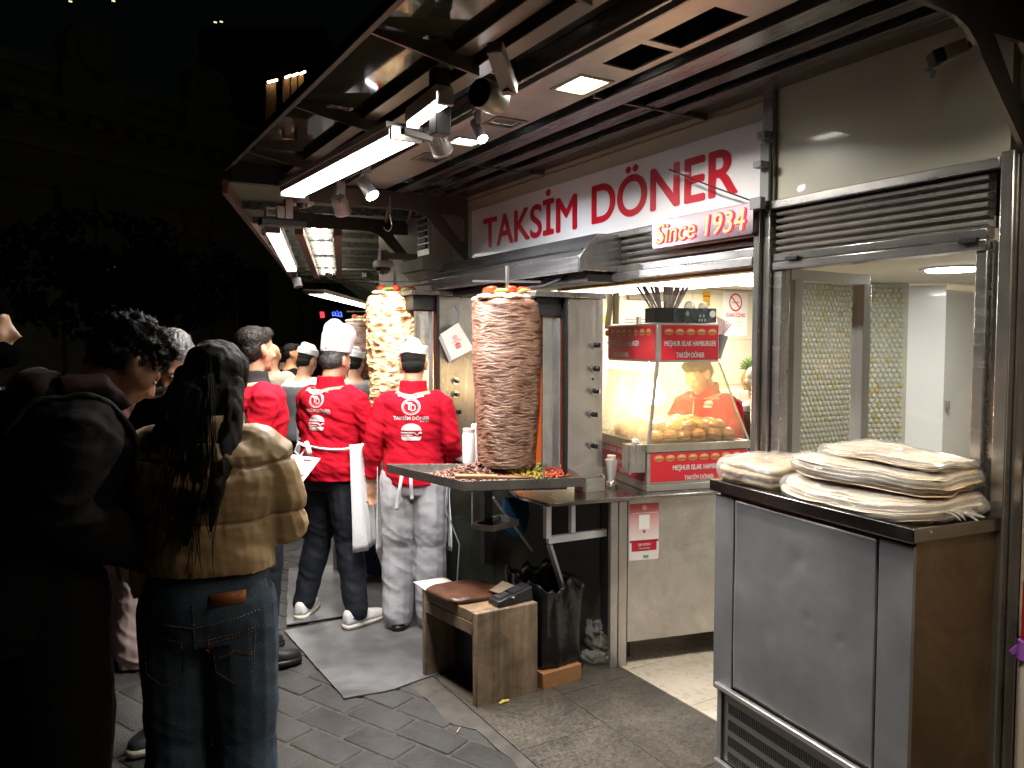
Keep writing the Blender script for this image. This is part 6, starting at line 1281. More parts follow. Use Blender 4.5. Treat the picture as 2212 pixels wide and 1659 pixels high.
def person(pos, az, lab, h=1.72, lean=0., w=1., belly=0., hy=0., hp=0., el=None, wr=None, hd=None, knee=None, ankle=None, toe=None, voxel=.009,
           top=None, topg=.024, hem=-.05, cut=.97, toph=None, topm=None, bottom=None, botg=.02, wide=.0, hair='short', hairm=None, hairseed=0, sk=None, shoes=None, solem=None, fold=.006, collar=None, group=PERS, curl=.35, side_twist=0., puffy=0, hands=True, skirt=None, pants_end=.0, eyes=True, haircut=None):
    loc = V((pos[0], pos[1], .012 if len(pos) < 3 else pos[2])); root = E('person', loc, lab, 'person', group, rz=-rad(az)); s_ = h / 1.72
    f = V((0, math.cos(lean), -math.sin(lean))); pel = V((0, -.25 * math.sin(lean), .93))
    upv = V((side_twist, math.sin(lean), math.cos(lean))).normalized(); C = lambda t: pel + upv * t
    S = dict(w=w, belly=belly, C=C, f=f); nb = C(.5)
    S['sh'] = {s: C(.435) + V((.162 * w * s, 0, 0)) for s in (-1, 1)}
    dl = {s: S['sh'][s] + V((.055 * s, -.01, -.29)) for s in (-1, 1)}; S['el'] = {s: V(el[s]) if el and s in el else dl[s] for s in (-1, 1)}
    S['wr'] = {s: V(wr[s]) if wr and s in wr else S['el'][s] + V((.0, .07, -.245)) for s in (-1, 1)}
    S['ankle'] = {s: V(ankle[s]) if ankle else V((.1 * s, -.02, .085)) for s in (-1, 1)}; S['knee'] = {s: V(knee[s]) if knee else V((.095 * s, .015, .49)) for s in (-1, 1)}
    sc = lambda me: me.transform(Matrix.Scale(s_, 4))
    M = RZ(-hy) @ RX(-hp); hc = nb + upv * .045 + (RX(-(lean * .5 + hp * .35)) @ V((0, .0, .0))) + M @ V((0, .022, .105))
    def add(nm, me, m, par=root, tw=True):
        sc(me); o = link(nm, me, m, None, True); o.parent = par
        return o
    # body: one continuous surface
    mb = MB(); torso(mb, S); legs(mb, S); arms(mb, S); mb.limb([nb - upv * .05, nb + upv * .03, hc + M @ V((0, -.02, -.05))], [.062, .056, .055]); head(mb, hc, M)
    for s in (-1, 1):
        a = S['ankle'][s]; fdv = (RZ(-(toe[s] if toe else .15 * s)) @ V((0, 1, 0))); mb.limb([a + V((0, 0, -.02)) - fdv * .02, a + fdv * .1 + V((0, 0, -.05))], [.04, .026])
        if hands:
            d, pn = hd[s] if hd and s in hd else ((0, .12, -1), (-s, .2, 0)); hand(mb, S['wr'][s], V(d), V(pn), s, curl)
    body = add('body', fuse(mb, voxel, 3), sk or skin)
    if eyes:
        mbe = MB(); mbi = MB()
        for s in (-1, 1): mbe.ell(hc + M @ V((.03 * s, .0795, .004)), (.0115, .007, .006), M); mbi.ell(hc + M @ V((.03 * s, .0858, .004)), (.0055, .002, .0055), M)
        me = mbe.mesh('eye'); add('eyes', me, mat('eye_white', (.7, .66, .62), .2), body); add('irises', mbi.mesh('i'), mat('iris_dark', (.03, .015, .01), .15), body)
    H = dict(root=root, S=S, hc=hc, M=M, s=s_, add=add, nb=nb, up=upv, f=f, body=body)
    if top:
        mb = MB(); torso(mb, S, hem - .001, .49, topg); arms(mb, S, topg * .7 + (.002 if not puffy else .01), cut=cut)
        if hem < -.1:
            pass
        amp = fold
        def fd_(p, n):
            if puffy:
                zz = p.z + .012 * math.sin(p.x * 11) + .006 * noise.noise(p * 9); dz = (zz / .168 - math.floor(zz / .168)) * .168; dz = min(dz, .168 - dz); th = math.atan2(p.y, p.x)
                return -.012 + .009 * (1 - math.exp(-(dz / .03) ** 2)) - .009 * math.exp(-(dz / .005) ** 2) + .006 * nz((p.x * 2, p.y * 2, p.z * 3), 3, 3) + .0035 * noise.noise(V((th * 9 + p.z * 7, p.z * 12, 2))) * (.4 + math.exp(-(dz / .03) ** 2)) + .004 * nz((p.x * 3 + p.z * 5, p.y * 3, p.z * 6), 2, 3)
            a = nz((p.x * 1., p.y * 1., p.z * 2.2 + p.x * .9), 6, 3); b = noise.noise(V((p.x * 4 + 3, p.y * 4, p.z * 15 + p.x * 14)))
            low = .5 + 2.2 * max(0, 1.18 - p.z) + (.9 if abs(p.x) > .2 else 0)
            return amp * (a * 1.6 + (1 - abs(b) * 2.2) * .55 * low)
        H['top'] = add('jacket' if puffy else (toph or 'sweater'), fuse(mb, voxel * .95, 2 if puffy else 3, fd_), top)
        if collar is not None:
            mb = MB(); c0 = nb + upv * .0; Rr = lambda z, a, b: [c0 + upv * z + V((1, 0, 0)) * a * math.cos(t) + f * b * math.sin(t) for t in [2 * math.pi * i / 32 for i in range(32)]]
            mb.loft([Rr(-.03, .1, .092), Rr(.012, .082, .08), Rr(.055, .078, .078), Rr(.057, .068, .068), Rr(.01, .07, .07), Rr(-.03, .09, .08)]); add('collar', fuse(mb, .006, 2, lambda p, n: nz(p, 12, 2) * .006), collar)
    if bottom:
        mb = MB(); torso(mb, S, -.13, .09, botg * .5); legs(mb, S, botg, end=pants_end, wide=wide)
        def fl_(p, n):
            b = noise.noise(V((p.x * 6 + p.z * 2.5, p.y * 6, p.z * 13 + p.x * 6))); lo = 1 + 1.3 * math.exp(-((p.z - .5) / .12) ** 2) + 1.4 * max(0, .35 - p.z) * 3
            return fold * .75 * (nz(p, 7, 3) * 1.2 + (1 - abs(b) * 2) * .5 * lo)
        H['bottom'] = add('trousers', fuse(mb, voxel * .95, 3, fl_), bottom)
    if hair == 'short' or hair == 'curly':
        mb = MB(); e = lambda p, r, m=None: mb.ell(hc + M @ V(p), r, M @ m if m else M)
        k = 1.0 if hair == 'short' else 1.1
        e((0, -.02, .052), (.077 * k, .093 * k, .075 * k)); e((0, -.045, .0), (.074 * k, .062, .07)); e((.055, -.03, .01), (.022, .045, .045)); e((-.055, -.03, .01), (.022, .045, .045)); e((0, .045, .092), (.055, .035, .03))
        am = .0025 if hair == 'short' else .016
        ho = add('hair', fuse(mb, .006, 2, lambda p, n: am * nz(p, 38 if hair == 'short' else 45, 3) + .001), hairm or hairk)
    if hair in ('short', 'curly') and voxel < .0095:
        g = random.Random(int(abs(pos[0]) * 999)); mbh = MB(); ps = ho.data.polygons; n_ = len(ps); i_s = 1 / s_
        for k in range(2200):
            p = ps[g.randrange(n_)]; c = p.center * i_s; nn = p.normal; fl = (V((0, 0, -1)) if hair == 'short' else V((g.gauss(0, 1), g.gauss(0, 1), g.gauss(0, 1)))); fl = (fl - nn * fl.dot(nn)); fl = fl.normalized() if fl.length > .1 else nn.orthogonal()
            sd_ = nn.cross(fl).normalized() * .0011; L_ = .022 if hair == 'short' else .017; a_ = c - nn * .001; m1_ = a_ + fl * L_ * .55 + nn * .0035; e_ = a_ + fl * L_ * g.uniform(.8, 1.2) + nn * g.uniform(.001, .005) + sd_ * g.gauss(0, 2)
            mbh.add([a_ - sd_, a_ + sd_, m1_ + sd_, m1_ - sd_, e_], [(0, 1, 2, 3), (3, 2, 4)])
        me = bpy.data.meshes.new('h'); me.from_pydata([tuple(v) for v in mbh.v], [], mbh.f); add('hair_tufts', me, hairm or hairk, ho)
    if hair == 'buzz':
        mb = MB(); e = lambda p, r, m=None: mb.ell(hc + M @ V(p), r, M @ m if m else M); e((0, -.022, .035), (.0755, .0865, .08)); e((0, -.05, -.01), (.068, .055, .055)); add('hair', fuse(mb, .006, 2, lambda p, n: .001 * nz(p, 60, 2)), hairm or hairk)
    if shoes:
        for s in (-1, 1):
            a = S['ankle'][s]; yaw = toe[s] if toe else .15 * s; F = RZ(-yaw); o = V((a.x, a.y, 0)); rings = []
            gz = a.z - .085
            for y, wx, hz_ in ((-.085, .022, .05), (-.075, .036, .085), (-.03, .041, .098), (.02, .043, .092), (.07, .047, .066), (.12, .05, .052), (.165, .045, .043), (.19, .03, .034), (.2, .014, .025)):
                rings.append([o + F @ V((wx * math.copysign(abs(math.cos(t)) ** .7, math.cos(t)), y, .022 + (hz_ - .0) * (max(0, math.sin(t))) ** .8)) + V((0, 0, gz)) for t in [2 * math.pi * i / 24 for i in range(24)]])
            me = MB().loft(rings).mesh('shoe'); sh_ = add('shoe', me, shoes)
            sr_ = [[o + F @ V((x * 1.06, y, z)) + V((0, 0, gz)) for x, y in [(-.0, -.094), (.03, -.086), (.043, -.05), (.043, .02), (.052, .11), (.046, .165), (.024, .203), (0, .208), (-.024, .203), (-.046, .165), (-.052, .11), (-.043, .02), (-.043, -.05), (-.03, -.086)]] for z in (0, .027)]
            add('sole', MB().loft(sr_).mesh('sole'), solem or shoes, sh_)
            if s == 1: H['rs'] = (o, F, gz)
            H.setdefault('shoes', []).append((sh_, o, F, gz, s))
    return H
def wrap(H, a0, a1, z0, z1, g, m, nm, flare=.0, th=.003, n=26, nzv=16, wave=.006):
    """cloth panel around the hips, angles from the front (0) towards the right (positive)"""
    S = H['S']; mb = MB(); vs = []
    for off in (0, th):
        for k in range(nzv + 1):
            z = z1 + (z0 - z1) * k / nzv; q = k / nzv
            for i in range(n + 1):
                a = rad(a0 + (a1 - a0) * i / n); rx = .17 * S['w'] + g + off + flare * q; ry = .122 * S['w'] + g + off + flare * q; wv = wave * (math.sin(a * 7 + q * 2) + .6 * math.sin(a * 17 + q * 5)) * q * 2.2
                vs.append(V((math.sin(a) * (rx + wv), math.cos(a) * (ry + wv) + (S['C'](0).y) * 1., z)))
    W_ = n + 1; N_ = (nzv + 1) * W_; fs = []
    for k in range(nzv):
        for i in range(n):
            p = k * W_ + i; fs.append((p, p + 1, p + 1 + W_, p + W_)); fs.append((N_ + p, N_ + p + W_, N_ + p + 1 + W_, N_ + p + 1))
    for i in range(n): fs += [(i, N_ + i, N_ + i + 1, i + 1), (nzv * W_ + i, nzv * W_ + i + 1, N_ + nzv * W_ + i + 1, N_ + nzv * W_ + i)]
    for k in range(nzv): p = k * W_; fs += [(p, p + W_, N_ + p + W_, N_ + p), (p + n, N_ + p + n, N_ + p + n + W_, p + n + W_)]
    mb.add(vs, fs); return H['add'](nm, mb.mesh(nm), m)
def project(mb2, o2w, target, m, nm, parent, dirw, lift=.0025, cut=.012):
    """lay a flat print on a garment: each point is dropped along dirw onto the cloth"""
    me = bpy.data.meshes.new(nm); me.from_pydata([tuple(v) for v in mb2.v], [], mb2.f); bm = bmesh.new(); bm.from_mesh(me)
    bmesh.ops.triangulate(bm, faces=bm.faces[:])
    for _ in range(3):
        L_ = [e for e in bm.edges if (o2w @ e.verts[0].co - o2w @ e.verts[1].co).length > cut]
        if not L_: break
        bmesh.ops.subdivide_edges(bm, edges=L_, cuts=1); bmesh.ops.triangulate(bm, faces=[f for f in bm.faces if len(f.verts) > 3])
    t = BVHTree.FromPolygons([v.co for v in target.data.vertices], [list(p.vertices) for p in target.data.polygons])
    for v in bm.verts:
        p = o2w @ v.co; h = t.ray_cast(p - dirw * .5, dirw); 
        if h[0] is None: h = t.find_nearest(p + dirw * .45)
        v.co = h[0] + (h[1] if h[1].dot(dirw) < 0 else -h[1]) * lift
    bm.to_mesh(me); bm.free(); o = link(nm, me, m, None); o.parent = parent; return o
redk = mat('red_fleece', (.5, .006, .022), .85, n=.2, ns=7, bump=.3, bs=160, spec=.15, bd=.002)
white_cl = mat('white_cotton', (.72, .72, .74), .8, n=.08, ns=9, bump=.2, bs=60); prn = mat('white_shirt_print', (.7, .66, .66), .7, n=.3, ns=60)
navy = mat('dark_navy_denim', (.008, .011, .02), .75, n=.4, ns=12, bump=.2, bs=160); gpt = mat('light_grey_trousers', (.5, .5, .54), .8, n=.07, ns=6, bump=.2, bs=120)
snk = mat('white_leather', (.72, .7, .7), .4, n=.12, ns=12); dksh = mat('black_shoe', (.012, .012, .013), .4)
# ---- short cook seen from behind (grey trousers)
A = V((1.765, 4.10))
H3 = person((1.785, 4.10), 29, 'short cook in red sweater and flat white cap, grey trousers, seen from behind', h=1.65, w=1.0, belly=.05, hy=-.05, hp=.18, el={-1: (-.232, -.01, 1.13), 1: (.225, .0, 1.13)}, wr={-1: (-.258, .03, .885), 1: (.225, .12, .92)}, hd={-1: ((-.05, .05, -1), (.35, -1, 0)), 1: ((-.1, .3, -1), (-1, .1, 0))},
            top=redk, topg=.026, hem=-.07, cut=.84, bottom=gpt, botg=.032, wide=.012, hair='buzz', hairm=hairk, shoes=dksh, collar=redk, voxel=.0062, fold=.0055, curl=.45, pants_end=-.02)
def wcollar(H, z=.5, r=(.096, .088), m=white_cl):
    c = H['S']['C'](z - .03); f = H['f']; up_ = H['up']; R_ = lambda t, k: [c + up_ * t + V((1, 0, 0)) * r[0] * k * math.cos(a) + f * r[1] * k * math.sin(a) for a in [2 * math.pi * i / 40 for i in range(40)]]
    return R_
def backprint(H, W, zc=1.30, dx=0., ang=0., txt=True):
    s = H['s']; e_ = emblem(1, txt); R_ = Matrix.Rotation(ang, 4, 'Z')
    # seen from behind: print's x runs to the person's right
    M4 = R_ @ basis((dx, -.6, zc * s), (1, 0, 0), (0, 0, 1)) @ Matrix.Scale(W, 4)
    d = (R_.to_3x3() @ V((0, 1, 0)))
    project(e_, M4, H['top'], prn, 'back_print', H['top'], d)
backprint(H3, .2, 1.262)
def yoke(H, m=white_cl, ang=0.):
    """white lining of the folded collar seen at the nape"""
    s = H['s']; z0 = (H['nb'].z - .03) * s; n = 20; up_ = [(-.088 + .176 * i / n) for i in range(n + 1)]; mb = MB()
    vs = [(x, .018 * (x / .088) ** 2, 0) for x in up_] + [(x, -.02 + .036 * (x / .088) ** 2, 0) for x in up_]
    mb.add(vs, [(i, i + 1, n + 2 + i, n + 1 + i) for i in range(n)]); M4 = Matrix.Rotation(ang, 4, 'Z') @ basis((0, -.6, z0), (1, 0, 0), (0, 0, 1))
    project(mb, M4, H['top'], m, 'collar_lining', H['top'], Matrix.Rotation(ang, 3, 'Z') @ V((0, 1, 0)), lift=.006)
yoke(H3)
# flat side cap
def sidecap(H, lab='cap', tall=.0, m=white_cl):
    hc, M = H['hc'], H['M']; mb = MB(); P = lambda p: hc + M @ V(p)
    ring = lambda z, a, b, cy: [P((a * math.cos(t), cy + b * math.sin(t), z + .006 * math.sin(2 * t))) for t in [2 * math.pi * i / 36 for i in range(36)]]
    mb.loft([ring(.055, .084, .1, -.015), ring(.11, .088, .102, -.015), ring(.114, .082, .095, -.015), ring(.112, .06, .09, -.015), ring(.15 + tall, .035, .085, -.02), ring(.165 + tall, .012, .06, -.02)])
    return H['add']('cap', fuse(mb, .005, 2, lambda p, n: .004 * nz(p, 14, 3)), m)
sidecap(H3)
# apron ties hanging from the waist over grey trousers
S3 = H3['S']; strap = white_cl
mb = MB()
for (x0, x1, zb) in ((-.05, -.085, .74), (.0, .005, .80)): ribbon(mb, [(x0 + (x1 - x0) * q, -.185 - .008 * math.sin(q * 5), .95 - (.95 - zb) * q) for q in [i / 14 for i in range(15)]], .02, .002)
H3['add']('apron_ties', mb.mesh('t'), white_cl)
wrap(H3, -100, 100, .45, .97, .045, white_cl, 'apron', .0)
# ---- tall-hatted cook in red, white apron tied behind, turned to the right
az2 = 58
H2 = person((1.41, 4.44), az2, 'cook in tall white hat, red sweater and tied white apron, dark jeans, white sneakers', h=1.675, w=1.08, belly=.22, hy=.12, hp=.22, el={-1: (-.24, .06, 1.13), 1: (.25, .08, 1.12)}, wr={-1: (-.1, .3, 1.05), 1: (.16, .32, 1.06)}, hd={-1: ((.4, 1, -.1), (0, 0, -1)), 1: ((-.3, 1, -.1), (0, 0, -1))},
            knee={-1: (-.13, .03, .49), 1: (.11, .02, .49)}, ankle={-1: (-.2, -.04, .085), 1: (.2, -.03, .085)}, toe={-1: -.4, 1: .25}, top=redk, topg=.03, hem=-.07, cut=.72, bottom=navy, botg=.02, hair='short', hairm=mat('salt_pepper_hair', (.06, .055, .055), .5, n=.7, ns=80, bump=.7, bs=100), shoes=snk, solem=mat('cream_sole', (.6, .57, .5), .5), collar=redk, voxel=.0065, fold=.008)
backprint(H2, .18, 1.28, -.0, rad(8)); yoke(H2)
def tallhat(H, hh=.16):
    hc, M = H['hc'], H['M']; mb = MB(); P = lambda p: hc + M @ V(p)
    ring = lambda z, a, b, cy, rk=0: [P((a * math.cos(t), cy + b * math.sin(t), z + rk * math.sin(t))) for t in [2 * math.pi * i / 36 for i in range(36)]]
    mb.loft([ring(.05, .083, .1, -.012, .012), ring(.1, .088, .104, -.012), ring(.15, .092, .106, -.012), ring(.17, .08, .09, -.012)])
    b = H['add']('hat', fuse(mb.ell(P((-.04, -.01, .175)), (.046, .085, .085), M).ell(P((.048, .0, .165)), (.04, .08, .065), M), .005, 2, lambda p, n: .004 * nz((p.x, p.y, p.z * .4), 20, 3)), white_cl); return b
tallhat(H2)
wrap(H2, -60, 118, .46, 1.09, .05, white_cl, 'apron', .03)
S = H2['S']; mb = MB(); ap = [V(((.215) * math.sin(rad(a)), (.172) * math.cos(rad(a)) + S['C'](0).y, 1.075 + .012 * math.sin(rad(a * 2)))) for a in range(-180, 181, 8)]
ribbon(mb, ap, .016, .004, (0, 0, 1))
k0 = V((-.03, -.185, 1.07)); g = random.Random(4)
for (dx, dz) in ((-.05, -.0), (.045, .01)):
    mb.tube([k0, k0 + V((dx * .6, -.03, .03 + dz)), k0 + V((dx * 1.2, -.035, -.02)), k0 + V((dx * .7, -.02, -.05)), k0], [.008, .014, .016, .012, .008], 8, flat=.45)
mb.tube([k0, k0 + V((-.035, -.02, -.06)), k0 + V((-.03, -.01, -.11))], [.008, .013, .01], 8, flat=.35).tube([k0, k0 + V((.03, -.02, -.05)), k0 + V((.035, -.01, -.13))], [.008, .012, .01], 8, flat=.35)
H2['add']('apron_knot', mb.mesh('k'), white_cl)
# blue mark on the sneakers (a plain curved stroke)
for sh_, o_, F_, gz_, s in H2['shoes']:
    for sd_ in (-1, 1):
        mb = MB(); st = [(.055, .06, .0), (.02, .046, .006), (-.02, .05, .008), (-.055, .066, .002)]
        pts = [o_ + F_ @ V((.0, y, z)) + V((0, 0, gz_)) for y, z, w_ in st]; sd = F_ @ V((sd_, 0, 0))
        t_ = BVHTree.FromPolygons([v.co / H2['s'] for v in sh_.data.vertices], [list(p.vertices) for p in sh_.data.polygons]); vs = []
        for (y, z, w_) in st:
            for dz in (-w_, w_):
                p = o_ + F_ @ V((.0, y, z + dz)) + V((0, 0, gz_)); h = t_.ray_cast(p + sd * .2, -sd); vs.append((h[0] if h[0] else p + sd * .045) + sd * .0025)
        mb.add(vs, [(0, 2, 3, 1), (2, 4, 5, 3), (4, 6, 7, 5)]); H2['add']('side_stroke', mb.mesh('s'), mat('blue_stroke', (.02, .05, .45), .4), sh_)
# ---- bare headed worker in red at the left
H1 = person((.88, 4.05), 84, 'dark haired man in plain red sweater facing right beside the tall hatted cook', h=1.74, w=1.12, hy=-.25, hp=.02, el={1: (.215, -.07, 1.13), -1: (-.2, .0, 1.12)}, wr={1: (.16, .1, 1.0), -1: (-.12, .16, 1.)}, top=redk, topg=.028, bottom=navy, hair='short', hairm=hairb, shoes=dksh, voxel=.0075, fold=.007, collar=mat('dark_scarf', (.01, .01, .012), .8))
# ---- woman in tan puffer jacket, long black hair
tan = mat('tan_puffer', (.33, .22, .105), .5, n=.12, ns=7, bump=.2, bs=40, sheen=.1, bd=.004)
jean = mat('blue_denim', (.045, .075, .115), .8, n=.45, ns=5, bump=.3, bs=220)
HW = person((.38, 2.38), 24, 'woman with long black hair in tan puffer jacket and blue jeans, back to camera', h=1.67, w=1.06, lean=.03, hy=.35, hp=.45, el={1: (.215, .06, 1.13), -1: (-.23, .06, 1.1)}, wr={1: (.12, .28, 1.13), -1: (-.08, .28, 1.12)}, top=tan, topg=.048, hem=.07, cut=1., puffy=1, bottom=jean, botg=.03, wide=.02, hair='short', hairm=hairk, shoes=dksh, voxel=.0058, fold=.006)
S = HW['S']; wv = HW['add']
# high jacket collar
mb = MB(); c0 = HW['nb'] + V((0, -.005, -.01)); Rr = lambda z, a, b, dx=0: [c0 + V((a * math.cos(t) + dx, b * math.sin(t), z + .01 * math.sin(t))) for t in [2 * math.pi * i / 36 for i in range(36)]]
mb.loft([Rr(-.05, .13, .12), Rr(.0, .12, .115), Rr(.05, .115, .11), Rr(.07, .105, .1), Rr(.055, .085, .085), Rr(-.03, .08, .08)]); wv('jacket_collar', fuse(mb, .007, 3, lambda p, n: .006 * nz(p, 14, 3)), tan)
# long hair: cap, falling mass and loose strands
hc, M = HW['hc'], HW['M']; mb = MB(); P = lambda p: hc + M @ V(p)
mb.ell(P((0, -.02, .04)), (.092, .105, .09), M).ell(P((0, -.055, -.03)), (.085, .06, .09), M)
bk = lambda x, y, z: V((x, y, z))
mb.tube([P((0, -.07, .0)), P((0, -.1, -.08)), bk(-.01, -.125, 1.36), bk(-.0, -.165, 1.24), bk(-.01, -.18, 1.12)], [.08, .075, .045, .03, .01], 18, ref=(0, 1, 0), flat=.5)
mb.tube([P((.07, -.02, .0)), P((.085, -.03, -.08)), bk(.085, -.09, 1.38), bk(.075, -.165, 1.27), bk(.06, -.19, 1.16)], [.03, .04, .035, .02, .006], 12)
mb.tube([P((-.07, -.02, .0)), P((-.09, -.03, -.08)), bk(-.1, -.09, 1.4), bk(-.09, -.13, 1.33)], [.03, .04, .03, .008], 12)
lh = wv('hair', fuse(mb, .006, 2, lambda p, n: .006 * noise.noise(V((p.x * 55, p.y * 55, p.z * 7))) + .004 * nz((p.x, p.y, p.z * .25), 30, 2)), mat('long_black_hair', (.008, .006, .005), .5, n=.5, ns=50, stretch=(5, 5, .5), bump=.8, bs=120, spec=.15))
g = random.Random(11); mb = MB()
for k in range(60):
    x = g.uniform(-.06, .07); p0 = P((x * .7, -.1 - g.random() * .02, -.02 + g.uniform(-.03, .05))); zb = g.uniform(1.02, 1.3); pts = [p0, bk(x * 1.1, -.15 + g.uniform(-.01, .0), 1.36), bk(x * 1.2 - .02 + g.gauss(0, .012), -.185 + g.uniform(-.01, .01), 1.22), bk(x * 1.2 - .035 + g.gauss(0, .03), -.205 + g.uniform(-.015, .01), zb)]
    q = []
    for i in range(len(pts) - 1):
        for j in range(4): q.append(pts[i].lerp(pts[i + 1], j / 4) + V((g.gauss(0, .0015), 0, 0)))
    q.append(pts[-1]); mb.tube(q, [.0012] * (len(q) - 1) + [.0004], 4)
wv('loose_strands', mb.mesh('s'), mat('long_black_hair'), lh)
mb = MB(); c_ = P((-.065, -.075, .0)); mb.prism([c_ + V((-.01, -.012, -.02)), c_ + V((.014, -.012, -.016)), c_ + V((.018, -.012, .02)), c_ + V((-.006, -.012, .016))], (0, .006, 0)); wv('hair_clip', mb.mesh('c'), mat('pale_clip', (.3, .34, .3), .4), lh)
# jeans details
bt = BVHTree.FromPolygons([v.co for v in HW['bottom'].data.vertices], [list(p.vertices) for p in HW['bottom'].data.polygons]); s_w = HW['s']
def onback(x, z, lift=.003, tgt=bt):
    h = tgt.ray_cast(V((x, -.6, z)) * s_w, V((0, 1, 0))); return (h[0] + V((0, -lift, 0))) / s_w if h[0] else V((x, -.17, z))
stt = mat('denim_stitch', (.16, .11, .04), .7); pk = MB(); pp_ = [(.035, .84), (.155, .855), (.15, .73), (.1, .695), (.045, .73)]
def stitch(mb, a, b, n=8):
    for i in range(n):
        p, q = onback(a[0] + (b[0] - a[0]) * i / n, a[1] + (b[1] - a[1]) * i / n), onback(a[0] + (b[0] - a[0]) * (i + .62) / n, a[1] + (b[1] - a[1]) * (i + .62) / n)
        mb.bar(p, q, .0022, .0022)
pm_ = MB(); grid = []
for i in range(5): stitch(pk, pp_[i], pp_[(i + 1) % 5], 14)
stitch(pk, (.04, .829), (.152, .844), 14)
for sg_ in (0, 1):
    stitch(pk, (.05, .765 + .006 * sg_), (.098, .79 + .006 * sg_), 8); stitch(pk, (.098, .79 + .006 * sg_), (.148, .775 + .006 * sg_), 8)
pq = [(-a, b) for a, b in pp_]
for i in range(5): stitch(pk, pq[i], pq[(i + 1) % 5], 14)
stitch(pk, (0, .95), (0, .72), 24); stitch(pk, (-.17, .905), (0, .88), 20); stitch(pk, (0, .88), (.17, .905), 20)
wv('stitching', pk.mesh('p'), stt, HW['bottom'])
for (x, z, w_, h_, m_, nm) in ((.028, .80, .004, .012, mat('red_tab', (.5, .02, .01), .6), 'red_tab'), (.09, .955, .045, .018, mat('leather_patch', (.3, .1, .03), .6), 'leather_patch')):
    vs = [onback(x - w_, z - h_, .008), onback(x + w_, z - h_, .008), onback(x + w_, z + h_, .008), onback(x - w_, z + h_, .008)]; wv(nm, MB().prism(vs, (0, .002, 0)).mesh('q'), m_, HW['bottom'])
# menu held in her hands
mw = [PD(u, v, d) for u, v, d in ((600, 978, 2.62), (692, 990, 2.66), (652, 1044, 2.5), (590, 1034, 2.48))]
mn = E('menu', (mw[0] + mw[2]) / 2, 'white paper menu with food pictures held in front of the woman', 'menu')
O('sheet', MB().prism(mw, (mw[1] - mw[0]).cross(mw[3] - mw[0]).normalized() * .002), mat('menu_paper', (.75, .74, .72), .4), mn, smooth=False)
ux = (mw[1] - mw[0]).normalized(); nn = (mw[1] - mw[0]).cross(mw[3] - mw[0]).normalized(); uy = nn.cross(ux)
def mp_(a, b): return mw[0].lerp(mw[1], a).lerp(mw[3].lerp(mw[2], a), b)
sgn = -1 if nn.z > 0 else 1
liftv = V((0, 0, .004))
for (a, b, w_, h_, c_) in ((.75, .12, .22, .1, (.6, .03, .04)), (.42, .14, .14, .07, (.05, .05, .05)), (.28, .2, .14, .1, (.35, .4, .1)), (.8, .38, .1, .06, (.06, .2, .35)), (.5, .6, .22, .16, (.55, .25, .06)), (.82, .66, .16, .18, (.6, .12, .05)), (.6, .86, .3, .08, (.6, .03, .04)), (.25, .6, .16, .12, (.6, .35, .1))):
    O('food_picture', MB().add([mp_(a - w_ / 2, b - h_ / 2) + liftv, mp_(a + w_ / 2, b - h_ / 2) + liftv, mp_(a + w_ / 2, b + h_ / 2) + liftv, mp_(a - w_ / 2, b + h_ / 2) + liftv], [(0, 1, 2, 3)]), mat('menu_ink_%d' % int(c_[0] * 99 + c_[1] * 1000), c_, .5), mn, smooth=False)
# ---- curly haired man bending forward, black coat, backpack
bcoat = mat('black_coat', (.005, .0045, .0045), .9, n=.3, ns=6, bump=.2, bs=90, spec=.2)
HB = person((-.02, 2.5), 84, 'curly haired man in black coat with backpack straps, bending his head to the right', h=1.82, lean=.4, w=1.05, hy=-.05, hp=.78, el={1: (.24, .0, 1.14), -1: (-.24, .05, 1.14)}, wr={1: (.12, .2, 1.0), -1: (-.1, .2, 1.0)}, top=bcoat, toph='coat', topg=.05, hem=-.13, bottom=bcoat, botg=.045, wide=.02, hair='curly', hairm=hairk, shoes=dksh, voxel=.008, fold=.009, sk=skin_d, collar=mat('maroon_hood', (.04, .018, .018), .8))
S = HB['S']; C = S['C']; mb = MB()
sp = [C(.30) + V((.13, .15, 0)), C(.40) + V((.14, .16, .02)), C(.50) + V((.13, .09, .05)), C(.52) + V((.13, 0, .05)), C(.47) + V((.12, -.1, .03)), C(.40) + V((.12, -.17, 0))]
tb_ = BVHTree.FromPolygons([v.co for v in HB['top'].data.vertices], [list(p.vertices) for p in HB['top'].data.polygons]); q_ = []
for i in range(len(sp) - 1):
    for j in range(5):
        h_ = tb_.find_nearest(sp[i].lerp(sp[i + 1], j / 5) * HB['s']); q_.append((h_[0] + h_[1] * .006) / HB['s'])
ribbon(mb, q_, .045, .012); HB['add']('backpack_strap', mb.mesh('s'), mat('green_black_strap', (.012, .02, .017), .7))
mb = MB(); mb.ell(C(.49) + V((0, -.1, .03)), (.13, .075, .07)); mb.tube([C(.52) + V((.1, -.08, .02)), C(.52) + V((.1, .02, .03)), C(.46) + V((.085, .1, .02))], [.04, .035, .02], 12)
HB['add']('hood', fuse(mb, .008, 3, lambda p, n: .01 * nz(p, 12, 3)), mat('maroon_hood'))
mb = MB(); mb.quadprism([C(.02) + V((x, y, 0)) for x, y in ((-.15, -.2), (.15, -.2), (.13, -.36), (-.13, -.36))], [C(.42) + V((x, y, 0)) for x, y in ((-.13, -.19), (.13, -.19), (.1, -.32), (-.1, -.32))])
bpk = HB['add']('backpack', mb.mesh('b'), mat('black_backpack', (.012, .013, .012), .7, bump=.3)); bv = bpk.modifiers.new('b', 'BEVEL'); bv.width = .05; bv.segments = 4
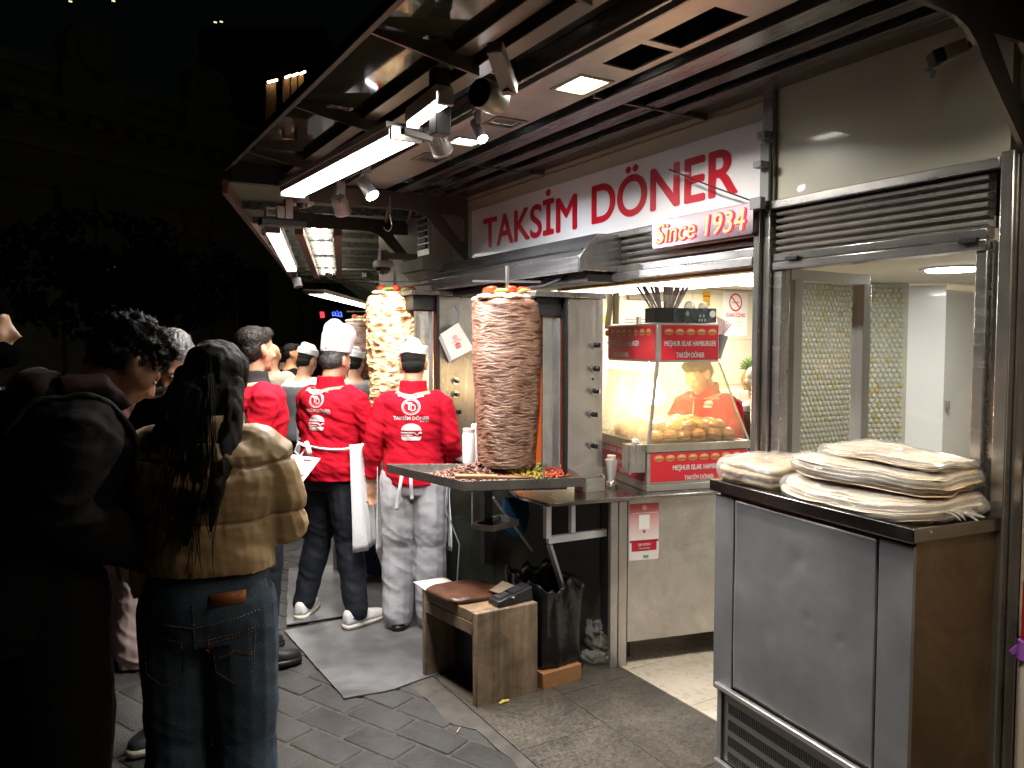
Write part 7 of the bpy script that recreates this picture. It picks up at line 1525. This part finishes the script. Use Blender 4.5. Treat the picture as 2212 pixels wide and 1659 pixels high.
# ---- capped man at the left edge
HCp = person((-.22, 2.66), 96, 'man in black cap at the left edge, only nose and cheek lit', h=1.84, hy=0, hp=.05, top=bcoat, toph='coat', topg=.05, bottom=bcoat, hair='buzz', shoes=dksh, voxel=.009, eyes=False)
def cap_on(H, m):
    hc, M = H['hc'], H['M']; P = lambda p: hc + M @ V(p); mb = MB(); mb.ell(P((0, -.01, .05)), (.085, .1, .078), M); mb.ell(P((0, -.03, .01)), (.083, .09, .06), M)
    return H['add']('cap', fuse(mb, .006, 2), m)
cap_on(HCp, mat('black_cap', (.002, .002, .002), .95, spec=0.))
mb = MB(); mb.ell(HCp['hc'] + HCp['M'] @ V((0, .0, -.075)), (.092, .118, .052), HCp['M']); HCp['add']('scarf', fuse(mb, .007, 2, lambda p, n: .006 * nz(p, 14, 3)), mat('black_cap'))
# ---- grey haired man facing the woman, head bowed
HG = person((.5, 3.4), 222, 'grey haired man in dark clothes and dark laced sneakers, facing the camera with bowed head', h=1.75, w=.85, lean=.1, hp=.75, el={1: (.25, .1, 1.13), -1: (-.25, .1, 1.13)}, wr={1: (.1, .32, 1.12), -1: (-.1, .32, 1.12)}, top=bcoat, toph='coat', topg=.04, bottom=bcoat, botg=.03, wide=.015, hair='short', hairm=hairg, shoes=mat('dark_grey_sneaker', (.02, .03, .03), .6), solem=mat('cream_sole', (.6, .57, .5), .5), voxel=.0085, toe={-1: -.45, 1: .3}, ankle={-1: (-.14, .0, .085), 1: (.1, .03, .085)})
for sh_, o_, F_, gz_, s in HG['shoes']:
    mb = MB(); 
    for k in range(5):
        y = .03 + .022 * k; z = .094 - .0085 * k; w_ = .022
        mb.tube([o_ + F_ @ V((-w_, y, z - .004)), o_ + F_ @ V((0, y + .008, z + .006)), o_ + F_ @ V((w_, y + .012, z - .004))], .0028, 6)
    for q in (-1, 1): mb.tube([o_ + F_ @ V((0, .03, .105)), o_ + F_ @ V((.03 * q, .05, .115)), o_ + F_ @ V((.045 * q, .06, .08)), o_ + F_ @ V((.02 * q, .04, .095))], .0026, 6)
    HG['add']('laces', mb.mesh('l'), mat('grey_laces', (.3, .3, .32), .7), sh_)
# ---- person in pale flared trousers
pinkw = mat('pale_pink_trousers', (.6, .45, .44), .8, n=.12, ns=6)
HP = person((.31, 4.4), 60, 'person in pale pink flared trousers and lilac sneakers, upper body hidden behind the men', h=1.62, top=mat('dark_maroon_coat', (.05, .01, .012), .8), toph='coat', topg=.05, hem=-.13, bottom=pinkw, botg=.03, wide=.035, fold=.01, hair='short', shoes=mat('lilac_sneaker', (.5, .4, .55), .5, n=.6, ns=14, col2=(.7, .65, .66)), solem=WHT, voxel=.0085, ankle={-1: (-.1, .0, .085), 1: (.1, -.02, .085)})
# ---- people in the background
def bgp(u, dep, az, lab, h=1.7, **k):
    r = ray(u, 800); n = V((r.x, r.y)) * dep
    return person((n.x, n.y, 0), az, lab, h=h, voxel=.013, eyes=False, hands=False, group='people in the background', **k)
beigej = mat('beige_jacket', (.36, .31, .23), .8, n=.15, ns=8)
bgp(588, 7.2, 25, 'bald man in beige jacket walking away in the background', 1.66, top=beigej, toph='jacket', topg=.045, bottom=bcoat, hair='none', shoes=dksh)
vest = mat('grey_vest', (.2, .21, .22), .8)
Hv = bgp(655, 6.6, 60, 'cook in white side cap and grey vest over white sleeves, behind the tall hat', 1.63, hp=.3, top=white_cl, toph='shirt', topg=.035, bottom=navy, hair='buzz', shoes=dksh, sk=skin)
sidecap(Hv); mb = MB(); torso(mb, Hv['S'], -.06, .44, .045); Hv['add']('vest', fuse(mb, .012, 3), vest); wrap(Hv, -160, 160, .55, 1.05, .06, white_cl, 'apron')
Hk = bgp(765, 6.7, 40, 'cook in white cap and grey shirt beside the far spit', 1.60, hp=.2, top=vest, toph='shirt', topg=.03, bottom=navy, hair='buzz', shoes=dksh); sidecap(Hk)
Hk2 = bgp(742, 9.5, 60, 'distant person in a white cap between the cooks', 1.62, top=white_cl, toph='shirt', bottom=navy, hair='buzz', shoes=dksh); sidecap(Hk2)
bgp(628, 8.6, 90, 'dark haired passer-by in a black coat with orange light put into the skin colour, behind the vest cook', 1.66, top=bcoat, toph='coat', bottom=bcoat, hair='short', shoes=dksh, hy=.4, sk=mat('skin_with_orange_light', (.5, .24, .12), .5))  # orange light on the face is painted into the skin colour
bgp(612, 9.6, 30, 'dark haired passer-by seen from behind near the bald man', 1.6, top=mat('brown_coat', (.03, .022, .018), .8), toph='coat', bottom=bcoat, hair='curly', shoes=dksh)
bgp(560, 11.5, 210, 'passer-by in dark coat farther down the dark street', 1.7, top=bcoat, toph='coat', bottom=bcoat, hair='short', shoes=dksh)
# ---- worker behind the burger warmer
p_ = ray(1535, 800); s = 3.42 / p_.x; wpos = (p_.x * s, p_.y * s)
HK = person(wpos, 262, 'worker in red zip sweater behind the burger warmer, looking down to the left', h=1.62, w=1.05, hy=-.0, hp=.6, lean=.16, el={1: (.3, .05, 1.12), -1: (-.27, .1, 1.12)}, wr={1: (.2, .3, 1.08), -1: (-.1, .33, 1.1)}, hd={1: ((-.2, 1, 0), (0, 0, -1)), -1: ((.2, 1, 0), (0, 0, -1))}, top=redk, topg=.03, hem=-.07, bottom=navy, hair='short', shoes=dksh, collar=redk, voxel=.0075)
mb = MB(); emb = emblem(1, True); Mx = basis((-.09, .6, 1.31), (-1, 0, 0), (0, 0, 1)) @ Matrix.Scale(.085, 4); project(emb, Mx, HK['top'], prn, 'chest_print', HK['top'], V((0, -1, 0)))
zt2 = BVHTree.FromPolygons([v.co for v in HK['top'].data.vertices], [list(p.vertices) for p in HK['top'].data.polygons]); pts = []
for k in range(9):
    z = 1.46 - .03 * k; h = zt2.ray_cast(V((0, .6, z * HK['s'])), V((0, -1, 0)))
    if h[0]: pts.append((h[0] + V((0, .003, 0))) / HK['s'])
if len(pts) > 1: HK['add']('zip', MB().tube(pts, .004, 6).mesh('z'), mat('brass_zip', (.5, .4, .2), .3, .8), HK['top'])
# ---- person in brown coat at the back of the shop
p_ = ray(1632, 800); s = 4.2 / p_.x
person((p_.x * s, p_.y * s, 0), 40, 'person in dark brown padded coat with pale hair bun at the back of the shop', h=1.5, w=1.25, top=mat('brown_padded_coat', (.045, .025, .018), .6), topg=.06, hem=-.13, puffy=1, bottom=bcoat, hair='short', hairm=mat('pale_cap_knit', (.45, .4, .32), .8), shoes=dksh, voxel=.011, eyes=False, hands=False)
# ================================================================ STEAM
st = MB().ell(PD(778, 712, 6.2), (.14, .2, .13)); so_ = O('steam', st, None, smooth=True, kind='stuff')
m = bpy.data.materials.new('steam'); m.use_nodes = True; N = m.node_tree; N.nodes.remove(N.nodes['Principled BSDF']); pv = N.nodes.new('ShaderNodeVolumePrincipled'); N.links.new(pv.outputs[0], N.nodes['Material Output'].inputs['Volume'])
tc = N.nodes.new('ShaderNodeTexCoord'); n_ = N.nodes.new('ShaderNodeTexNoise'); n_.inputs['Scale'].default_value = 2.4; n_.inputs['Detail'].default_value = 5; n_.inputs['Distortion'].default_value = .8; N.links.new(tc.outputs['Generated'], n_.inputs[0])
r = N.nodes.new('ShaderNodeMapRange'); r.inputs[1].default_value = .52; r.inputs[2].default_value = .75; r.inputs[3].default_value = 0; r.inputs[4].default_value = 5; N.links.new(n_.outputs['Fac'], r.inputs[0]); N.links.new(r.outputs[0], pv.inputs['Density']); pv.inputs['Color'].default_value = (.9, .88, .85, 1)
so_.data.materials.clear(); so_.data.materials.append(m)
